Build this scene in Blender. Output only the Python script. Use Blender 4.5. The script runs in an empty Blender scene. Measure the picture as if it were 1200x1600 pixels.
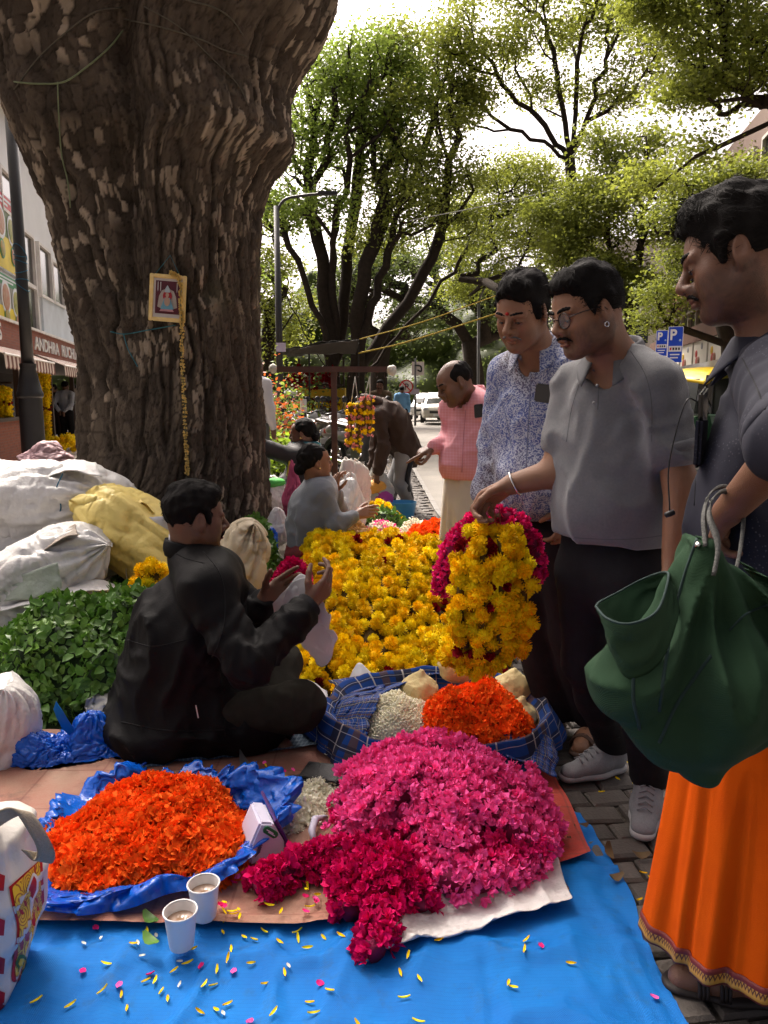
import bpy,bmesh,math,random
import numpy as np
from mathutils import Vector,Matrix
SC=bpy.context.scene
COL=SC.collection
RAD=math.radians
rng=np.random.default_rng(7)
random.seed(7)
# camera, sky, sun, exposure
CAM_H,PITCH,FPX=1.30,RAD(8.7),1180.0
cam_d=bpy.data.cameras.new('camera');cam=bpy.data.objects.new('camera',cam_d);COL.objects.link(cam)
cam.location=(0,0,CAM_H);cam.rotation_euler=(RAD(90)-PITCH,0,0)
cam_d.sensor_fit='VERTICAL';cam_d.sensor_height=36.0;cam_d.lens=FPX/1600*36.0
cam_d.clip_start=0.05;cam_d.clip_end=2000
SC.camera=cam
SUN_EL,SUN_AZ=RAD(52),RAD(-28)
world=bpy.data.worlds.new('World');SC.world=world;world.use_nodes=True
wn=world.node_tree.nodes;wl=world.node_tree.links;wn.clear()
sky=wn.new('ShaderNodeTexSky');sky.sky_type='NISHITA';sky.sun_disc=False
sky.sun_elevation=SUN_EL;sky.sun_rotation=SUN_AZ
sky.air_density=0.1;sky.dust_density=10.0;sky.ozone_density=0.0;sky.altitude=100
bg=wn.new('ShaderNodeBackground');bg.inputs['Strength'].default_value=0.15
wo=wn.new('ShaderNodeOutputWorld');wl.new(sky.outputs[0],bg.inputs[0]);wl.new(bg.outputs[0],wo.inputs[0])
sun_d=bpy.data.lights.new('sun','SUN');sun_d.energy=1.8;sun_d.angle=RAD(24);sun_d.color=(1.0,0.93,0.82)
sun=bpy.data.objects.new('sun',sun_d);COL.objects.link(sun)
sdir=Vector((math.sin(SUN_AZ)*math.cos(SUN_EL),math.cos(SUN_AZ)*math.cos(SUN_EL),math.sin(SUN_EL)))
sun.rotation_euler=sdir.to_track_quat('Z','Y').to_euler()
SC.view_settings.view_transform='Standard';SC.view_settings.look='None'
SC.view_settings.gamma=1.0;SC.view_settings.exposure=1.72;SC.view_settings.use_curve_mapping=False
SC.render.engine='CYCLES'
cy=SC.cycles
cy.use_denoising=True
try:cy.denoiser='OPENIMAGEDENOISE'
except Exception:pass
cy.max_bounces=7;cy.diffuse_bounces=4;cy.glossy_bounces=2;cy.transmission_bounces=4
cy.transparent_max_bounces=8;cy.sample_clamp_indirect=6.0;cy.caustics_reflective=False;cy.caustics_refractive=False
cy.use_adaptive_sampling=True;cy.adaptive_threshold=0.015
# coordinates
CP,SP=math.cos(PITCH),math.sin(PITCH)
def at(u,v,Y):
 a=(u-600)/FPX;b=(800-v)/FPX
 d=np.array([a,CP+b*SP,-SP+b*CP])
 return np.array([0,0,CAM_H])+d*(Y/d[1])
def gp(u,v,z=0.0):
 a=(u-600)/FPX;b=(800-v)/FPX
 d=np.array([a,CP+b*SP,-SP+b*CP])
 return np.array([0,0,CAM_H])+d*((z-CAM_H)/d[2])
def A(*p):return np.array(p,dtype=float)
def nrm(v):v=np.asarray(v,float);return v/(np.linalg.norm(v)+1e-12)
def lerp(a,b,t):return a+(b-a)*t
# noise
_NT=np.random.default_rng(11).uniform(-1,1,(64,64,64)).astype(np.float32)
def vnoise(P,off=0.0):
 P=np.asarray(P,dtype=np.float32)+np.float32(off)+np.float32(1000.0)
 I=np.floor(P);f=P-I;I=I.astype(np.int32)&63;J=(I+1)&63
 f=f*f*(3-2*f)
 x,y,z=f[...,0],f[...,1],f[...,2]
 a,b,c=I[...,0],I[...,1],I[...,2];A1,B1,C1=J[...,0],J[...,1],J[...,2]
 T=_NT
 x00=T[a,b,c]*(1-x)+T[A1,b,c]*x
 x10=T[a,B1,c]*(1-x)+T[A1,B1,c]*x
 x01=T[a,b,C1]*(1-x)+T[A1,b,C1]*x
 x11=T[a,B1,C1]*(1-x)+T[A1,B1,C1]*x
 y0=x00*(1-y)+x10*y;y1=x01*(1-y)+x11*y
 return y0*(1-z)+y1*z
def fbm(P,oct=3,off=0.0):
 P=np.asarray(P,float);s=0;a=1.0;t=0
 for i in range(oct):
  s=s+a*vnoise(P*(2.03**i),off+17.3*i);t+=a;a*=0.5
 return s/t
def ridge(P,off=0.0):return 1-2*np.abs(vnoise(P,off))
def crumple(P,off=0.0,n=3):
 s=0;a=1.0
 for i in range(n):
  s=s+a*(np.abs(vnoise(P*(1.9**i),off+9.1*i))-0.35);a*=0.6
 return s
 # materials
MATS={}
def _mix(nt,fac,a,b,mode='MIX'):
 m=nt.nodes.new('ShaderNodeMix');m.data_type='RGBA';m.blend_type=mode
 for sock,val in((m.inputs[0],fac),(m.inputs[6],a),(m.inputs[7],b)):
  if hasattr(val,'is_linked')or isinstance(val,bpy.types.NodeSocket):nt.links.new(val,sock)
  elif isinstance(val,(int,float)):sock.default_value=val
  else:sock.default_value=(*val,1)if len(val)==3 else val
 return m.outputs[2]
def _math(nt,op,a,b=None,c=None):
 m=nt.nodes.new('ShaderNodeMath');m.operation=op
 for i,v in enumerate((a,b,c)):
  if v is None:continue
  if isinstance(v,(int,float)):m.inputs[i].default_value=v
  else:nt.links.new(v,m.inputs[i])
 return m.outputs[0]
def _ramp(nt,fac,stops):
 r=nt.nodes.new('ShaderNodeValToRGB');nt.links.new(fac,r.inputs[0])
 el=r.color_ramp.elements
 while len(el)<len(stops):el.new(0.5)
 for e,(p,c)in zip(el,stops):e.position=p;e.color=(*c,1)
 return r.outputs[0]
def _noise(nt,vec,scale,detail=3,rough=0.55,dist=0.0):
 n=nt.nodes.new('ShaderNodeTexNoise');n.inputs['Scale'].default_value=scale
 n.inputs['Detail'].default_value=detail;n.inputs['Roughness'].default_value=rough;n.inputs['Distortion'].default_value=dist
 if vec is not None:nt.links.new(vec,n.inputs['Vector'])
 return n.outputs['Fac']
def pmat(name,c1,c2=None,scale=6.0,rough=0.7,bump=0.0,bscale=60.0,spec=0.35,metal=0.0,sheen=0.0,trans=0.0,attr=None,objrand=0.0,coord='Object',dirt=None,dirt_scale=2.5,dirt_amt=0.5,weave=0.0,tcol=None,coat=0.0,detail=4):
 if name in MATS:return MATS[name]
 m=bpy.data.materials.new(name);m.use_nodes=True;nt=m.node_tree;n=nt.nodes;L=nt.links
 b=n['Principled BSDF'];out=n['Material Output']
 tc=n.new('ShaderNodeTexCoord');vec=tc.outputs[coord]
 c2=c2 if c2 is not None else tuple(x*0.75 for x in c1)
 fac=_noise(nt,vec,scale,detail)
 f=_math(nt,'MULTIPLY_ADD',fac,2.2,-0.6);f.node.use_clamp=True
 col=_mix(nt,f,c1,c2)
 if attr:
  at_=n.new('ShaderNodeAttribute');at_.attribute_name=attr
  col=_mix(nt,1.0,col,at_.outputs['Color'],'MULTIPLY')
 if dirt is not None:
  df=_noise(nt,vec,dirt_scale,5,0.65)
  d2=_math(nt,'MULTIPLY_ADD',df,4.0,-2.0);d2 .node.use_clamp=True
  d3=_math(nt,'MULTIPLY',d2,dirt_amt)
  col=_mix(nt,d3,col,dirt)
 if objrand:
  oi=n.new('ShaderNodeObjectInfo')
  hs=n.new('ShaderNodeHueSaturation');L.new(col,hs.inputs['Color'])
  v_=_math(nt,'MULTIPLY_ADD',oi.outputs['Random'],objrand*2,1-objrand);L.new(v_,hs.inputs['Value'])
  col=hs.outputs[0]
 L.new(col,b.inputs['Base Color'])
 b.inputs['Roughness'].default_value=rough;b.inputs['Specular IOR Level'].default_value=spec
 b.inputs['Metallic'].default_value=metal
 if sheen:b.inputs['Sheen Weight'].default_value=sheen
 if coat:b.inputs['Coat Weight'].default_value=coat;b.inputs['Coat Roughness'].default_value=0.15
 if bump or weave:
  h=_noise(nt,vec,bscale,4)
  bp=n.new('ShaderNodeBump');bp.inputs['Strength'].default_value=max(bump,0.01);bp.inputs['Distance'].default_value=0.01
  L.new(h,bp.inputs['Height']);last=bp.outputs[0]
  if weave:
   w=n.new('ShaderNodeTexWave');w.inputs['Scale'].default_value=weave;w.bands_direction='DIAGONAL';w.inputs['Distortion'].default_value=1.5
   L.new(vec,w.inputs['Vector'])
   b2=n.new('ShaderNodeBump');b2 .inputs['Strength'].default_value=0.25;b2 .inputs['Distance'].default_value=0.002
   L.new(w.outputs['Fac'],b2 .inputs['Height']);L.new(last,b2 .inputs['Normal']);last=b2 .outputs[0]
  L.new(last,b.inputs['Normal'])
 if trans:
  t=n.new('ShaderNodeBsdfTranslucent')
  if tcol is not None:t.inputs['Color'].default_value=(*tcol,1)
  else:L.new(col,t.inputs['Color'])
  mx=n.new('ShaderNodeMixShader');mx.inputs[0].default_value=trans
  L.new(b.outputs[0],mx.inputs[1]);L.new(t.outputs[0],mx.inputs[2]);L.new(mx.outputs[0],out.inputs[0])
 MATS[name]=m
 return m
def stripmat(name,fn):
 m=bpy.data.materials.new(name);m.use_nodes=True;fn(m.node_tree,m.node_tree.nodes['Principled BSDF']);MATS[name]=m;return m
 # objects
def props(o,label=None,cat=None,group=None,kind=None):
 if label:o['label']=label
 if cat:o['category']=cat
 if group:o['group']=group
 if kind:o['kind']=kind
 return o
def thing(name,label,cat,loc=(0,0,0),group=None,kind=None):
 o=bpy.data.objects.new(name,None);COL.objects.link(o);o.location=tuple(loc);o.empty_display_size=0.1
 return props(o,label,cat,group,kind)
def add_obj(name,me,parent=None,mat=None):
 o=bpy.data.objects.new(name,me);COL.objects.link(o)
 if mat is not None:
  for m in(mat if isinstance(mat,(list,tuple))else[mat]):me.materials.append(m)
 if parent is not None:
  o.parent=parent;o.matrix_parent_inverse=Matrix.Translation(parent_offset(parent)).inverted()
 return o
def parent_offset(p):
 v=Vector((0,0,0))
 while p is not None:
  v+=p.location;
  v2=p.matrix_parent_inverse.translation
  v+=v2
  p=p.parent
 return v
def pydata(name,V,F,parent=None,mat=None,smooth=True,uv=None,midx=None,cols=None):
 me=bpy.data.meshes.new(name)
 V=np.asarray(V,dtype=np.float32)
 if isinstance(F,np.ndarray)and F.ndim==2:
  nf,k=F.shape
  me.vertices.add(len(V));me.vertices.foreach_set('co',V.ravel())
  me.loops.add(nf*k);me.loops.foreach_set('vertex_index',F.astype(np.int32).ravel())
  me.polygons.add(nf);me.polygons.foreach_set('loop_start',np.arange(0,nf*k,k,dtype=np.int32))
  try:me.polygons.foreach_set('loop_total',np.full(nf,k,dtype=np.int32))
  except Exception:pass
  me.update(calc_edges=True)
 else:
  me.from_pydata(V.tolist(),[],[list(map(int,f))for f in F])
 if smooth:me.polygons.foreach_set('use_smooth',np.ones(len(me.polygons),dtype=bool))
 if midx is not None:me.polygons.foreach_set('material_index',np.asarray(midx,dtype=np.int32))
 if uv is not None:
  lay=me.uv_layers.new(name='UVMap');li=np.empty(len(me.loops),dtype=np.int32);me.loops.foreach_get('vertex_index',li)
  lay.data.foreach_set('uv',np.asarray(uv,dtype=np.float32)[li].ravel())
 if cols is not None:
  a=me.color_attributes.new('Col','FLOAT_COLOR','POINT')
  c=np.ones((len(V),4),dtype=np.float32);c[:,:3]=cols;a.data.foreach_set('color',c.ravel())
 me.update()
 return add_obj(name,me,parent,mat)
class MB:
 """collects simple solids into one mesh"""
 def __init__(s):s.V=[];s.F=[];s.n=0;s.M=[];s.mi=0
 def add(s,V,F):
  V=np.asarray(V,float)
  s.V.append(V)
  for f in F:s.F.append([i+s.n for i in f]);s.M.append(s.mi)
  s.n+=len(V);return s
 def box(s,c,h,R=None,taper=1.0):
  c=A(*c);x,y,z=h
  V=np.array([[sx*x*(taper if sz>0 else 1),sy*y*(taper if sz>0 else 1),sz*z]for sz in(-1,1)for sy in(-1,1)for sx in(-1,1)])
  if R is not None:V=V@np.asarray(R).T
  return s.add(V+c,[(0,2,3,1),(4,5,7,6),(0,1,5,4),(2,6,7,3),(0,4,6,2),(1,3,7,5)])
 def tube(s,pts,r,n=8,cap=True,close=False):
  pts=np.asarray(pts,float);m=len(pts)
  r=np.broadcast_to(np.asarray(r,float),(m,))
  T=np.gradient(pts,axis=0);T/=(np.linalg.norm(T,axis=1)[:,None]+1e-9)
  up=A(0,0,1)if abs(T[0][2])<0.9 else A(1,0,0)
  nx=nrm(np.cross(T[0],up));V=[]
  for i in range(m):
   nx=nrm(nx-T[i]*np.dot(nx,T[i]));ny=np.cross(T[i],nx)
   a=np.arange(n)/n*2*np.pi
   V.append(pts[i]+r[i]*(np.cos(a)[:,None]*nx+np.sin(a)[:,None]*ny))
  V=np.concatenate(V);F=[]
  for i in range(m-1):
   for j in range(n):
    k=(j+1)%n;F.append((i*n+j,i*n+k,(i+1)*n+k,(i+1)*n+j))
  if cap:F.append(tuple(range(n-1,-1,-1)));F.append(tuple((m-1)*n+j for j in range(n)))
  return s.add(V,F)
 def lathe(s,c,prof,n=24,axis=None,R=None,cap=True):
  V=[];
  for r,z in prof:
   a=np.arange(n)/n*2*np.pi
   V.append(np.stack([r*np.cos(a),r*np.sin(a),np.full(n,z)],1))
  V=np.concatenate(V);F=[]
  if R is not None:V=V@np.asarray(R).T
  m=len(prof)
  for i in range(m-1):
   for j in range(n):
    k=(j+1)%n;F.append((i*n+j,i*n+k,(i+1)*n+k,(i+1)*n+j))
  if cap:F.append(tuple(range(n-1,-1,-1)));F.append(tuple((m-1)*n+j for j in range(n)))
  return s.add(V+A(*c),F)
 def prism(s,poly,O,ax,ay,d,depth):
  """polygon poly (2D) in plane O + x*ax + y*ay extruded by depth along d"""
  poly=np.asarray(poly,float);n=len(poly)
  P0=A(*O)+poly[:,:1]*A(*ax)+poly[:,1:2]*A(*ay);P1=P0+A(*d)*depth
  F=[tuple(range(n-1,-1,-1)),tuple(range(n,2*n))]
  for i in range(n):j=(i+1)%n;F.append((i,j,n+j,n+i))
  return s.add(np.concatenate([P0,P1]),F)
 def build(s,name,mat,parent=None,smooth=False,bevel=0.0,bseg=2):
  o=pydata(name,np.concatenate(s.V),s.F,parent,mat,smooth)
  if any(s.M):o.data.polygons.foreach_set('material_index',np.asarray(s.M,dtype=np.int32))
  bm=bmesh.new();bm.from_mesh(o.data);bmesh.ops.recalc_face_normals(bm,faces=bm.faces)
  if bevel:
   bmesh.ops.bevel(bm,geom=[e for e in bm.edges if len(e.link_faces)==2 and e.calc_face_angle(0)>0.6],offset=bevel,segments=bseg,affect='EDGES',clamp_overlap=True)
  bm.to_mesh(o.data);bm.free()
  if smooth or bevel:
   o.data.polygons.foreach_set('use_smooth',np.ones(len(o.data.polygons),dtype=bool))
   if bevel or smooth=='auto':
    try:o.data.set_sharp_from_angle(angle=RAD(35))
    except Exception:pass
  return o
def spline(pts,n):
 """Catmull-Rom through pts, n samples"""
 P=np.asarray(pts,float);m=len(P)
 P=np.vstack([2*P[0]-P[1],P,2*P[-1]-P[-2]])
 t=np.linspace(0,m-1-1e-6,n);i=t.astype(int);f=(t-i)[:,None]
 p0,p1,p2,p3=P[i],P[i+1],P[i+2],P[i+3]
 return 0.5*(2*p1+(p2-p0)*f+(2*p0-5*p1+4*p2-p3)*f**2+(3*p1-p0-3*p2+p3)*f**3)
def gridmesh(name,fn,nu,nv,parent=None,mat=None,smooth=True,closed_u=False,thick=0.0):
 """fn(U,V) -> (N,3); uv kept"""
 u=np.linspace(0,1,nu);v=np.linspace(0,1,nv);U,Vv=np.meshgrid(u,v,indexing='ij')
 P=fn(U.ravel(),Vv.ravel());F=[]
 idx=np.arange(nu*nv).reshape(nu,nv)
 F=np.stack([idx[:-1,:-1],idx[1:,:-1],idx[1:,1:],idx[:-1,1:]],-1).reshape(-1,4)
 o=pydata(name,P,F,parent,mat,smooth,uv=np.stack([U.ravel(),Vv.ravel()],1))
 if thick:
  md=o.modifiers.new('solid','SOLIDIFY');md.thickness=thick;md.offset=0
 return o
def rotz(a):c,s=math.cos(a),math.sin(a);return np.array([[c,-s,0],[s,c,0],[0,0,1.0]])
def rotx(a):c,s=math.cos(a),math.sin(a);return np.array([[1.0,0,0],[0,c,-s],[0,s,c]])
def roty(a):c,s=math.cos(a),math.sin(a);return np.array([[c,0,s],[0,1.0,0],[-s,0,c]])
def axang(ax,a):
 ax=nrm(ax);K=np.array([[0,-ax[2],ax[1]],[ax[2],0,-ax[0]],[-ax[1],ax[0],0]])
 return np.eye(3)+math.sin(a)*K+(1-math.cos(a))*K@K
 # implicit surfaces
def rc(a,b,r1,r2,k=None,op='u'):
 a=A(*a);b=A(*b);ab=b-a;L2=max(ab@ab,1e-12)
 def f(P):
  t=np.clip(((P-a)@ab)/L2,0,1)
  return np.linalg.norm(P-a-t[:,None]*ab,axis=1)-(r1+(r2-r1)*t)
 return(f,k,op)
def ecap(a,b,r1,r2,ax,flat,k=None,op='u'):
 """capsule whose section is squeezed by flat (0..1) along axis ax"""
 a=A(*a);b=A(*b);ab=b-a;L2=max(ab@ab,1e-12);ax=nrm(ax)
 ax=nrm(ax-ab*(ax@ab)/L2)
 def f(P):
  t=np.clip(((P-a)@ab)/L2,0,1)
  v=P-a-t[:,None]*ab
  c=v@ax;v=v+(c*(1/flat-1))[:,None]*ax
  r=r1+(r2-r1)*t
  l=np.linalg.norm(v,axis=1)
  return(l-r)*(flat+(1-flat)*0.45)
 return(f,k,op)
def ell(c,r,R=None,k=None,op='u'):
 c=A(*c);r=A(*r);R=np.eye(3)if R is None else np.asarray(R)
 def f(P):
  q=(P-c)@R
  k0=np.linalg.norm(q/r,axis=1);k1=np.linalg.norm(q/(r*r),axis=1)
  return np.where(k0<1e-6,-r.min(),k0*(k0-1)/np.maximum(k1,1e-9))
 return(f,k,op)
def rbox(c,h,R=None,rd=0.01,k=None,op='u'):
 c=A(*c);h=A(*h)-rd;R=np.eye(3)if R is None else np.asarray(R)
 def f(P):
  q=np.abs((P-c)@R)-h
  return np.linalg.norm(np.maximum(q,0),axis=1)+np.minimum(q.max(1),0)-rd
 return(f,k,op)
def half(p,n,k=None,op='s'):
 p=A(*p);n=nrm(n)
 return((lambda P:(P-p)@n),k,op)
def slab(poly,O,ax,ay,h0,rd=0.01,k=None,op='u'):
 """rounded extruded polygon; h0 half thickness"""
 O=A(*O);ax=nrm(ax);ay=nrm(ay);az=np.cross(ax,ay);poly=np.asarray(poly,float)
 def f(P):
  q=P-O;p=np.stack([q@ax,q@ay],1);w=np.abs(q@az)
  d=np.full(len(P),1e9);s=np.ones(len(P));n=len(poly)
  for i in range(n):
   a=poly[i];b=poly[i-1];e=b-a;v=p-a
   t=np.clip((v@e)/max(e@e,1e-12),0,1);bb=v-t[:,None]*e
   d=np.minimum(d,(bb**2).sum(1))
   c1=p[:,1]>=a[1];c2=p[:,1]<b[1];c3=e[0]*v[:,1]>e[1]*v[:,0]
   fl=(c1&c2&c3)|(~c1&~c2&~c3);s=np.where(fl,-s,s)
  dd=s*np.sqrt(d)+rd;ww=w-h0+rd
  q2=np.stack([dd,ww],1)
  return np.linalg.norm(np.maximum(q2,0),axis=1)+np.minimum(q2 .max(1),0)-rd
 return(f,k,op)
def field_eval(prims,P,k0,sel=None):
 d=None
 for i,(f,k,op)in enumerate(prims):
  if sel is not None and not sel[i]:continue
  k=k0 if k is None else k
  e=f(P)
  if op=='u':
   if d is None:d=e;continue
   if k>1e-5:
    h=np.maximum(k-np.abs(d-e),0)/k;d=np.minimum(d,e)-h*h*k*0.25
   else:d=np.minimum(d,e)
  elif d is not None:
   e=-e
   if k>1e-5:
    h=np.maximum(k-np.abs(d-e),0)/k;d=np.maximum(d,e)+h*h*k*0.25
   else:d=np.maximum(d,e)
 return np.full(len(P),1.0)if d is None else d
def axis_grid(lo,hi,res,fine=()):
 """rectilinear axis with finer spacing inside (a,b,r) ranges"""
 xs=[lo]
 while xs[-1]<hi:
  x=xs[-1];r=res
  for a,b,rr in fine:
   if a-1e-9<=x<=b:r=min(r,rr)
   elif x<a:r=min(r,max(rr,(a-x)*0.5+rr))
   else:r=min(r,max(rr,(x-b)*0.35+rr))
  xs.append(x+r)
 return np.array(xs,dtype=np.float32)
def surface_nets(F,xs,ys,zs):
 S=F<0
 c=S[:-1].astype(np.int8)+S[1:]
 c=c[:,:-1]+c[:,1:];c=c[:,:,:-1]+c[:,:,1:]
 act=(c>0)&(c<8)
 I,J,K=np.nonzero(act)
 n=len(I)
 idx=np.full(act.shape,-1,dtype=np.int32);idx[I,J,K]=np.arange(n,dtype=np.int32)
 off=[(0,0,0),(1,0,0),(0,1,0),(1,1,0),(0,0,1),(1,0,1),(0,1,1),(1,1,1)]
 vals=np.stack([F[I+a,J+b,K+d]for a,b,d in off],1)
 edges=[(0,1),(2,3),(4,5),(6,7),(0,2),(1,3),(4,6),(5,7),(0,4),(1,5),(2,6),(3,7)]
 acc=np.zeros((n,3),dtype=np.float32);cnt=np.zeros(n,dtype=np.float32);O=np.array(off,dtype=np.float32)
 for a,b in edges:
  va,vb=vals[:,a],vals[:,b];m=(va<0)!=(vb<0)
  t=np.where(m,va/np.where(m,va-vb,1),0)
  p=O[a]+(O[b]-O[a])*t[:,None]
  acc+=np.where(m[:,None],p,0);cnt+=m
 acc/=cnt[:,None]
 X=xs[I]+(xs[I+1]-xs[I])*acc[:,0];Y=ys[J]+(ys[J+1]-ys[J])*acc[:,1];Z=zs[K]+(zs[K+1]-zs[K])*acc[:,2]
 V=np.stack([X,Y,Z],1);Q=[]
 for axis in range(3):
  s0=[slice(None)]*3;s1=[slice(None)]*3;s0[axis]=slice(0,-1);s1[axis]=slice(1,None)
  a=S[tuple(s0)];b=S[tuple(s1)]
  sl=[slice(1,-1)]*3;sl[axis]=slice(None)
  ch=(a!=b)[tuple(sl)];inn=a[tuple(sl)][ch]
  I,J,K=np.nonzero(ch);B=[I,J,K]
  o1,o2=[(1,2),(2,0),(0,1)][axis]
  for q in(o1,o2):B[q]=B[q]+1
  def g(d1,d2):
   C=[x for x in B];C[o1]=C[o1]-d1;C[o2]=C[o2]-d2
   return idx[C[0],C[1],C[2]]
  q=np.stack([g(1,1),g(0,1),g(0,0),g(1,0)],1)
  q[~inn]=q[~inn][:,::-1]
  Q.append(q)
 Q=np.concatenate(Q);Q=Q[(Q>=0).all(1)]
 return V,Q
def sdf_mesh(name,prims,lo,hi,res,k=0.02,disp=None,damp=0.0,fine=((),(),()),parent=None,mat=None,smooth=True,colfn=None,relax=1,keep=False):
 xs,ys,zs=(axis_grid(lo[i],hi[i],res,fine[i])for i in range(3))
 nx,ny,nz=len(xs),len(ys),len(zs)
 F=np.ones((nx,ny,nz),dtype=np.float32);B=12
 bl=[(i,j,kk)for i in range(0,nx,B)for j in range(0,ny,B)for kk in range(0,nz,B)]
 C=[];Rr=[]
 for i,j,kk in bl:
  i1,j1,k1=min(i+B,nx)-1,min(j+B,ny)-1,min(kk+B,nz)-1
  a=A(xs[i],ys[j],zs[kk]);b=A(xs[i1],ys[j1],zs[k1]);C.append((a+b)/2);Rr.append(np.linalg.norm(b-a)/2)
 C=np.array(C);Rr=np.array(Rr)
 D=np.stack([f(C)for f,_,_ in prims],1)
 fc=field_eval([((lambda P,ii=ii:D[:,ii]),p[1],p[2])for ii,p in enumerate(prims)],C,k)
 kk_=np.array([(k if p[1]is None else p[1])for p in prims])
 isu=np.array([p[2]=='u' for p in prims])
 dm=np.where(isu[None],D,1e9).min(1)
 for q,(i,j,kk)in enumerate(bl):
  i1,j1,k1=min(i+B,nx),min(j+B,ny),min(kk+B,nz)
  if abs(fc[q])>Rr[q]*1.35+damp+0.02+k*.3:
   F[i:i1,j:j1,kk:k1]=np.sign(fc[q])*1.0;continue
  sel=np.where(isu,D[q]<dm[q]+2.3*Rr[q]+kk_+0.01,D[q]<2.3*Rr[q]+kk_+damp+0.02)
  X,Y,Z=np.meshgrid(xs[i:i1],ys[j:j1],zs[kk:k1],indexing='ij')
  P=np.stack([X.ravel(),Y.ravel(),Z.ravel()],1).astype(float)
  d=field_eval(prims,P,k,sel)
  if disp is not None:
   near=np.abs(d)<damp+3*res+0.005
   if near.any():d[near]=d[near]+disp(P[near])
  F[i:i1,j:j1,kk:k1]=d.reshape(X.shape)
 F[0]=F[-1]=1;F[:,0]=F[:,-1]=1;F[:,:,0]=F[:,:,-1]=1
 V,Q=surface_nets(F,xs,ys,zs)
 if keep:
  L=np.arange(len(V));e=np.concatenate([Q[:,[0,1]],Q[:,[1,2]],Q[:,[2,3]],Q[:,[3,0]]])
  for _ in range(400):
   m=np.minimum(L[e[:,0]],L[e[:,1]]);L2=L.copy();np.minimum.at(L2,e[:,0],m);np.minimum.at(L2,e[:,1],m);L2=L2[L2]
   if(L2==L).all():break
   L=L2
  big=np.bincount(L).argmax();k=L==big;ix=np.cumsum(k)-1;Q=ix[Q[k[Q[:,0]]]];V=V[k]
 for _ in range(relax):
  e=np.concatenate([Q[:,[0,1]],Q[:,[1,2]],Q[:,[2,3]],Q[:,[3,0]]])
  s=np.zeros((len(V),3));c=np.zeros(len(V))
  for ax in range(3):s[:,ax]=np.bincount(e[:,0],V[e[:,1],ax],len(V))+np.bincount(e[:,1],V[e[:,0],ax],len(V))
  c=np.bincount(e.ravel(),minlength=len(V));c[c==0]=1
  V=V*0.5+0.5*(s/c[:,None])
 cols=colfn(V)if colfn is not None else None
 o=pydata(name,V,Q,parent,mat,smooth,cols=cols)
 if name=='body' and len(Q)>16000:md=o.modifiers.new('reduce','DECIMATE');md.ratio=max(.28,min(1.0,24000/len(Q)));me=bpy.data.meshes.new_from_object(o.evaluated_get(bpy.context.evaluated_depsgraph_get()));o.modifiers.clear();old=o.data;o.data=me;me.name='body';bpy.data.meshes.remove(old)
 return o
def bbox_pts(pts,m):
 P=np.array(pts);return P.min(0)-m,P.max(0)+m
 # setting: ground, road, pavement
def road_edge(y):return float(np.interp(y,[-3,1.5,3.4,8.4,14,24],[1.22,1.18,1.08,.67,.59,.52]))
def sheet(name,poly,z,mat,sub=None):
 return pydata(name,[(x,y,z)for x,y in poly],[tuple(range(len(poly)))],None,mat,False)
g_mat=pmat('earth',(.20,.165,.125),(.14,.115,.085),.6,.95,.3,14)
props(sheet('ground',[(-400,-60),(400,-60),(400,700),(-400,700)],-.14,g_mat),kind='structure')
asph=pmat('road_asphalt',(.185,.172,.152),(.14,.13,.117),1.6,.93,.25,160,.3,dirt=(.26,.23,.19),dirt_scale=.9,dirt_amt=.55)
ys=[-3,0,2,4,8,14,20,30,60,140]
props(sheet('road',[(road_edge(y)+.02,y)for y in ys]+[(6.2,140),(6.2,-3)],-.085,asph),kind='structure')
props(sheet('road_far_side',[(6.2,-3),(6.2,140),(14,140),(14,-3)],-.10,pmat('pale_paving',(.30,.28,.25),(.25,.23,.2),2,.9,.2,60)),kind='structure')
pv=pmat('pavement_bed',(.10,.085,.068),(.065,.055,.045),5,.95,.5,90,dirt=(.16,.12,.08),dirt_scale=7)
props(sheet('pavement',[(-9,-3)]+[(road_edge(y)-.10,y)for y in ys[:-1]]+[(-9,60)],-.022,pv),kind='structure')
plz=pmat('plaza_stone',(.36,.30,.25),(.30,.25,.21),1.5,.85,.2,40,dirt=(.24,.2,.17),dirt_scale=1.5)
props(sheet('plaza_base',[(-60,3),(-9,3),(-9,60),(-60,60)],-.03,pv),kind='structure')
def kerb():
 t=thing('kerb','long low grey kerb between brick pavement and road','kerb',(road_edge(4),4,0))
 m=pmat('kerb_stone',(.20,.19,.175),(.15,.14,.13),8,.9,.4,60)
 y=-1.5;me=None;i=0
 while y<24:
  b=MB();y1=y+.78;a0,a1=road_edge(y),road_edge(y1)
  V=[(a0-.07,y,-.1),(a0,y,-.1),(a1,y1,-.1),(a1-.07,y1,-.1),(a0-.07,y,-.012),(a0,y,-.022),(a1,y1,-.022),(a1-.07,y1,-.012)]
  b.add(V,[(0,3,2,1),(4,5,6,7),(0,1,5,4),(1,2,6,5),(2,3,7,6),(3,0,4,7)]);b.build('kerb_stone',m,t);y=y1+.012;i+=1
 props(t,kind='structure')
kerb()
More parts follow.
